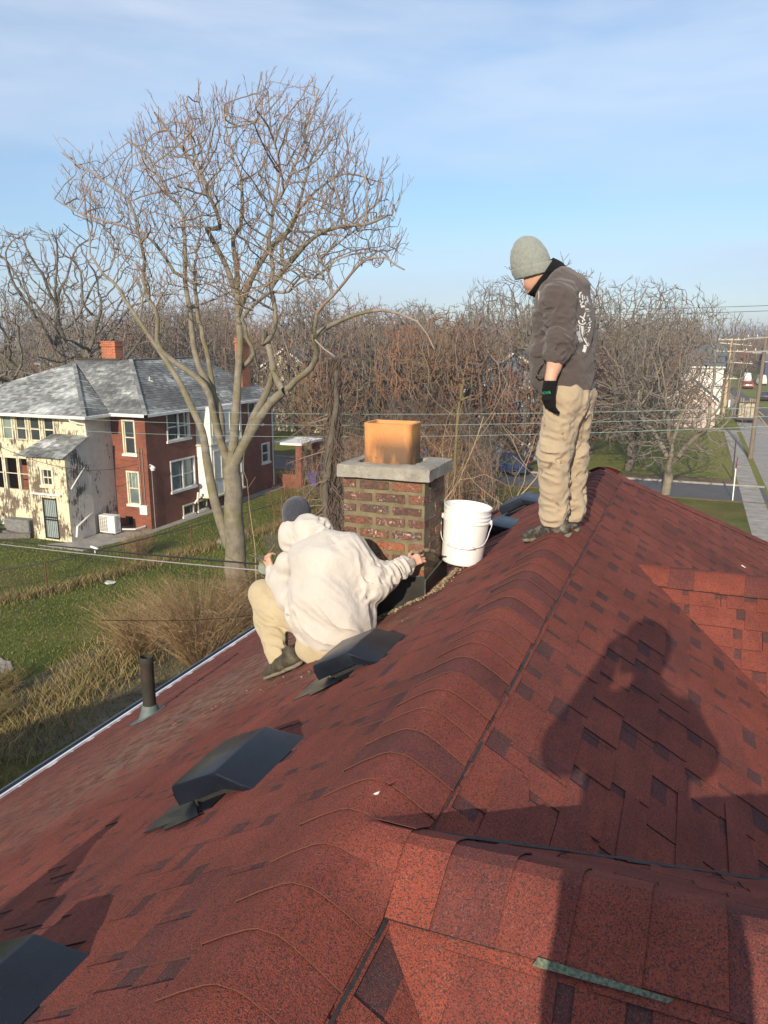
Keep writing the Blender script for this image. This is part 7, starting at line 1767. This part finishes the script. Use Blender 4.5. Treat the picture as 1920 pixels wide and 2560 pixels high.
region_trees(60, (-12, 42), (218, 330), 6, (.75, 1.0), G1); region_trees(12, (-14, 2.5), (134, 210), 5, (.8, 1.05), G1); region_trees(14, (15, 40), (200, 260), 6, (.75, 1.), G1)
for q_ in ((-4.5, 73), (-8, 69), (-2.2, 83), (-9, 80), (-6.2, 90), (-1.5, 104), (-5, 106), (-9, 100)): spots.append(q_); pi = rng.randrange(5); w_ = where(*q_); put(protos[pi], q_[0], q_[1], .8, rng.uniform(0, 6.28), '%s leafless tree at %d metres, %s' % (LOOK_T[str(pi)], q_[1], w_[0]), G1, .84)
region_trees(7, (-22, -11), (58.7, 66), 3.0, (.62, .85), G1)
protos[0].matrix_basis = Matrix.Translation((-40.5, 60.5, 0)); protos[1].matrix_basis = Matrix.Translation((-33.0, 63.5, 0)); protos[2].matrix_basis = Matrix.Translation((-18.5, 61.0, 0)); protos[3].matrix_basis = Matrix.Translation((-49, 66, 0)); protos[4].matrix_basis = Matrix.Translation((-27, 67, 0))
for i, p_ in enumerate(protos): w_ = where(*p_.matrix_basis.translation[:2]); tag(p_, '%s leafless tree, %s, %s' % (LOOK_T[str(i)], w_[1], w_[0]), 'tree', G1)
# far-off wood to the horizon
b = MB(); r_ = random.Random(12); 
for k in range(9000):
    y = r_.uniform(170, 700); x = r_.uniform(-1.05 * y, -.02 * y - 4) if r_.random() < .72 else r_.uniform(.07 * y + 12, .5 * y); h = r_.uniform(9, 15); 
    if 0 < x < 20: continue
    w = r_.uniform(.10, .22); d = V((r_.gauss(0, 1.6), r_.gauss(0, 1.6), h)); p = V((x, y, 0)); c = r_.random(); b.tube([p, p + d * .5, p + d], [w, w * .7, w * .2], 3, cap=False, c=c)
    for j in range(9):
        q = p + d * r_.uniform(.25, .95); e = V((r_.gauss(0, 1.5), r_.gauss(0, 1.5), r_.uniform(.3, 2.6))); b.add([q, q + e + V((.07, 0, 0)), q + e * 1.0 - V((.07, 0, 0)), q + V((0, 0, .12))], [(0, 1, 2, 3)], c=c)
fw = tintm('far_wood', (0, (.15, .12, .115)), (.5, (.20, .155, .135)), (1, (.25, .18, .15))); b.build('woodland', fw, None, kind='stuff')
# thicket of saplings and brush between the yards (behind the chimney)
sap = []
for i, (sd_, tw, bk) in enumerate(((31, 'twig_brown', 'twig_brown'), (32, 'twig_red', 'twig_red'), (33, 'twig_grey', 'twig_grey'))):
    sap.append(make_tree(sd_, 6.0, 2.1, .35, 520, .27, 1.5, .34, fork=9, shape='fan', r_tip=.0085, tw=tw, bk=bk, thr=.05, nt=2, tl=.5, expn=2.5, maxn=4500, nm='sapling_clump'))
def sput(i, x, y, s_, label, grp): c = put(sap[i], x, y, s_, rng.uniform(0, 6.28), label, grp); c['category'] = 'shrub'; return c
G2 = 'leafless saplings crowded behind the chimney'
k = 0; sp2 = []
while k < 46:
    x, y = rng.uniform(-20.5, -4.5), rng.uniform(25, 50)
    # keep the lane open where the side road and the lawn show
    if x > -3.3 - y * .155 + 1.5 or any((x - a) ** 2 + (y - c) ** 2 < 2.2 for a, c in sp2) or (x < -18.0 + (y - 25) * .0 and y < 30) or x < -y * .47 or (1225 < 960 + 1969 * (_cy * x + _sy * y) / (-_sy * x + _cy * y) < 1335) or (x + 16.5) ** 2 + (y - 25.1) ** 2 < 5: continue
    sp2.append((x, y)); si = rng.choice((0, 0, 1, 1, 2)); w_ = where(x, y)[0]; ss_ = rng.uniform(.6, 1.08); sput(si, x, y, ss_, '%s %s sapling clump %s, %s' % ('tall' if ss_ > .85 else 'low', ('brown', 'russet', 'grey')[si], 'near' if y < 33 else 'deep' if y > 42 else 'midway', w_), G2); k += 1
for (x, y, s_, si) in ((-21.8, 42.5, .7, 1), (-20.6, 39.5, .62, 0), (-19.4, 36.0, .62, 1), (-20.2, 45.5, .8, 2), (-18.6, 33.0, .5, 1), (-22.4, 48.2, .9, 0), (-18.2, 41, .75, 1), (-24, 52, 1., 0), (-19.5, 51, 1., 2)): sput(si, x, y, s_, '%s brush clump in front of the brick wing, %s' % (('brown', 'russet', 'grey')[si], 'by its side porch' if y > 44 else 'nearer the big tree'), G2)
sap[0].matrix_basis = Matrix.Translation((-13.2, 33, 0)); sap[1].matrix_basis = Matrix.Translation((-10.5, 35, 0)); sap[2].matrix_basis = Matrix.Translation((-15.5, 38, 0))
for i, p_ in enumerate(sap): tag(p_, ('full height brown', 'full height russet', 'full height grey')[i] + ' sapling clump in the thicket behind the chimney', 'shrub', G2)
# tan saplings close behind the chimney and bucket
def sapling(pix, Y, r0, label, seed):
    rng = random.Random(seed); t = empty('sapling', at(pix[0][0], pix[0][1], Y), label, 'sapling'); P_, par = [], []
    g = at(pix[0][0], pix[0][1], Y); P_.append(V((g.x, g.y, 0))); par.append(-1)
    for k, (u, v) in enumerate(pix): P_.append(at(u, v, Y + k * .05)); par.append(len(P_) - 2)
    F, Fp = [P_[0]], [-1]
    for k in range(1, len(P_)):
        m = max(1, int((P_[k] - P_[k - 1]).length / .25))
        for j in range(1, m + 1): F.append(P_[k - 1].lerp(P_[k], j / m) + V((rng.gauss(0, .01), rng.gauss(0, .01), 0))); Fp.append(len(F) - 2)
    n = len(F)
    for i in range(int(n * .35), n):
        if rng.random() < .42:
            d = V((rng.choice((-1, 1)) * rng.uniform(.5, 1), rng.gauss(0, .7), rng.uniform(.4, 1.3))).normalized(); p, q = F[i], i
            for k in range(rng.randint(3, 8)): d = (d + V((rng.gauss(0, .12), rng.gauss(0, .12), .05))).normalized(); p = p + d * .16; F.append(p); Fp.append(q); q = len(F) - 1
    r_, ch_ = thick(F, Fp, .006, 2.2, [r0 * (1 - .8 * k / n) for k in range(n)]); b1, b2, b3 = tree_mesh(F, Fp, r_, ch_, .001, rng, sides=(8, 6, 4)); b1.build('stem', MT['straw'], t, smooth=True)
Z8 = lambda x, y: (1060 + x / 4.608, 850 + y / 4.608)
sapling([Z8(240, 1843), Z8(420, 1600), Z8(510, 1370), Z8(590, 1180), Z8(640, 1020), Z8(690, 880)], 15.5, .040, 'tan curved sapling rising just right of the chimney cap', 1)
sapling([Z8(420, 1610), Z8(560, 1590), Z8(700, 1545), Z8(860, 1620), Z8(1000, 1700)], 15.5, .022, 'arching side stem low between the chimney and the blue car', 2)
sapling([Z8(1060, 1830), Z8(1200, 1700), Z8(1290, 1580), Z8(1345, 1430)], 14.5, .045, 'pale sapling stem against the standing man\'s shin', 3)
sapling([Z8(1080, 1800), Z8(1150, 1640), Z8(1180, 1450), Z8(1250, 1250), Z8(1290, 1100)], 14.6, .026, 'thin pale stem left of the standing man\'s knee', 4)
sapling([Z8(215, 1380), Z8(220, 1150), Z8(270, 900), Z8(330, 780)], 17, .022, 'thin russet stem directly behind the concrete cap', 5)
sapling([Z8(275, 1380), Z8(320, 1150), Z8(400, 900), Z8(450, 700)], 17.3, .018, 'slender upright stem right of the russet one behind the cap', 6)
sapling([(640, 1440), (636, 1350), (626, 1290), (618, 1200)], 19, .03, 'pale birch-like sapling between the big tree and the crouching man\'s head', 7)
MT_moss = bark('mossy_bark', (.15, .125, .055), (.21, .18, .08), (.14, .12, .06), 3); tt = empty('mossy_stump_tree', at(1150, 1030, 30), 'forked mossy yellow trunk in the thicket behind the chimney', 'tree'); b = MB(); q = at(1145, 1030, 30); b.tube([V((q.x - .3, q.y, 0)), q, at(1152, 990, 30), at(1160, 950, 30), at(1150, 915, 30)], [.06, .06, .05, .035, .02], 8); b.tube([at(1148, 1005, 30), at(1165, 995, 30), at(1180, 990, 30.2)], [.05, .045, .025], 8); b.build('trunk', MT_moss, tt, smooth=True)
# vine-wrapped trunk left of the chimney
tv = empty('vine_covered_tree', at(820, 1330, 20), 'dead vine covered trunk just left of the chimney', 'tree'); g_ = at(822, 1330, 20); rng = random.Random(3)
b = MB(); b.tube([V((g_.x, g_.y, -.1)), g_, at(815, 1220, 20), at(825, 1120, 20), at(842, 1010, 20), at(838, 900, 20.2)], [.20, .16, .14, .11, .08, .05], 9); b.build('trunk', MT['bark_dark'], tv, smooth=True)
b = MB()
for k in range(90):
    a0 = rng.uniform(0, 6.28); pts = []; 
    for j in range(16): t_ = j / 15; c0 = V((g_.x, g_.y, 0)).lerp(at(838, 900, 20.2), t_); rr = .28 - .14 * t_ + rng.gauss(0, .08); a = a0 + t_ * rng.uniform(-2, 3); pts.append(c0 + V((math.cos(a) * rr, math.sin(a) * rr, rng.gauss(0, .05))))
    b.tube(pts, [.012] * 16, 3, cap=False)
for k in range(120):
    z = rng.uniform(1, 8); c0 = V((g_.x, g_.y, 0)).lerp(at(838, 900, 20.2), z / 9.5); d = V((rng.gauss(0, 1), rng.gauss(0, 1), rng.uniform(-.7, .3))).normalized(); pts = [c0]
    for j in range(7): d = (d + V((rng.gauss(0, .2), rng.gauss(0, .2), -.05))).normalized(); pts.append(pts[-1] + d * .22)
    b.tube(pts, [.02 - .0022 * j for j in range(8)], 3, cap=False)
b.build('vines', MT['twig_brown'], tv)
# ================================================================ air
hz = Nd('air'); hz.n.remove(hz.b); pv = hz.n.new('ShaderNodeVolumePrincipled'); pv.inputs['Color'].default_value = (.80, .86, 1., 1); pv.inputs['Density'].default_value = .0007; pv.inputs['Anisotropy'].default_value = .2
hz.L(pv.outputs[0], hz.out.inputs['Volume'])
b = MB(); b.box((-1495, -60, -1.0), (1495, 1600, 24.5)); o = b.build('haze', hz.mat); o['kind'] = 'stuff'
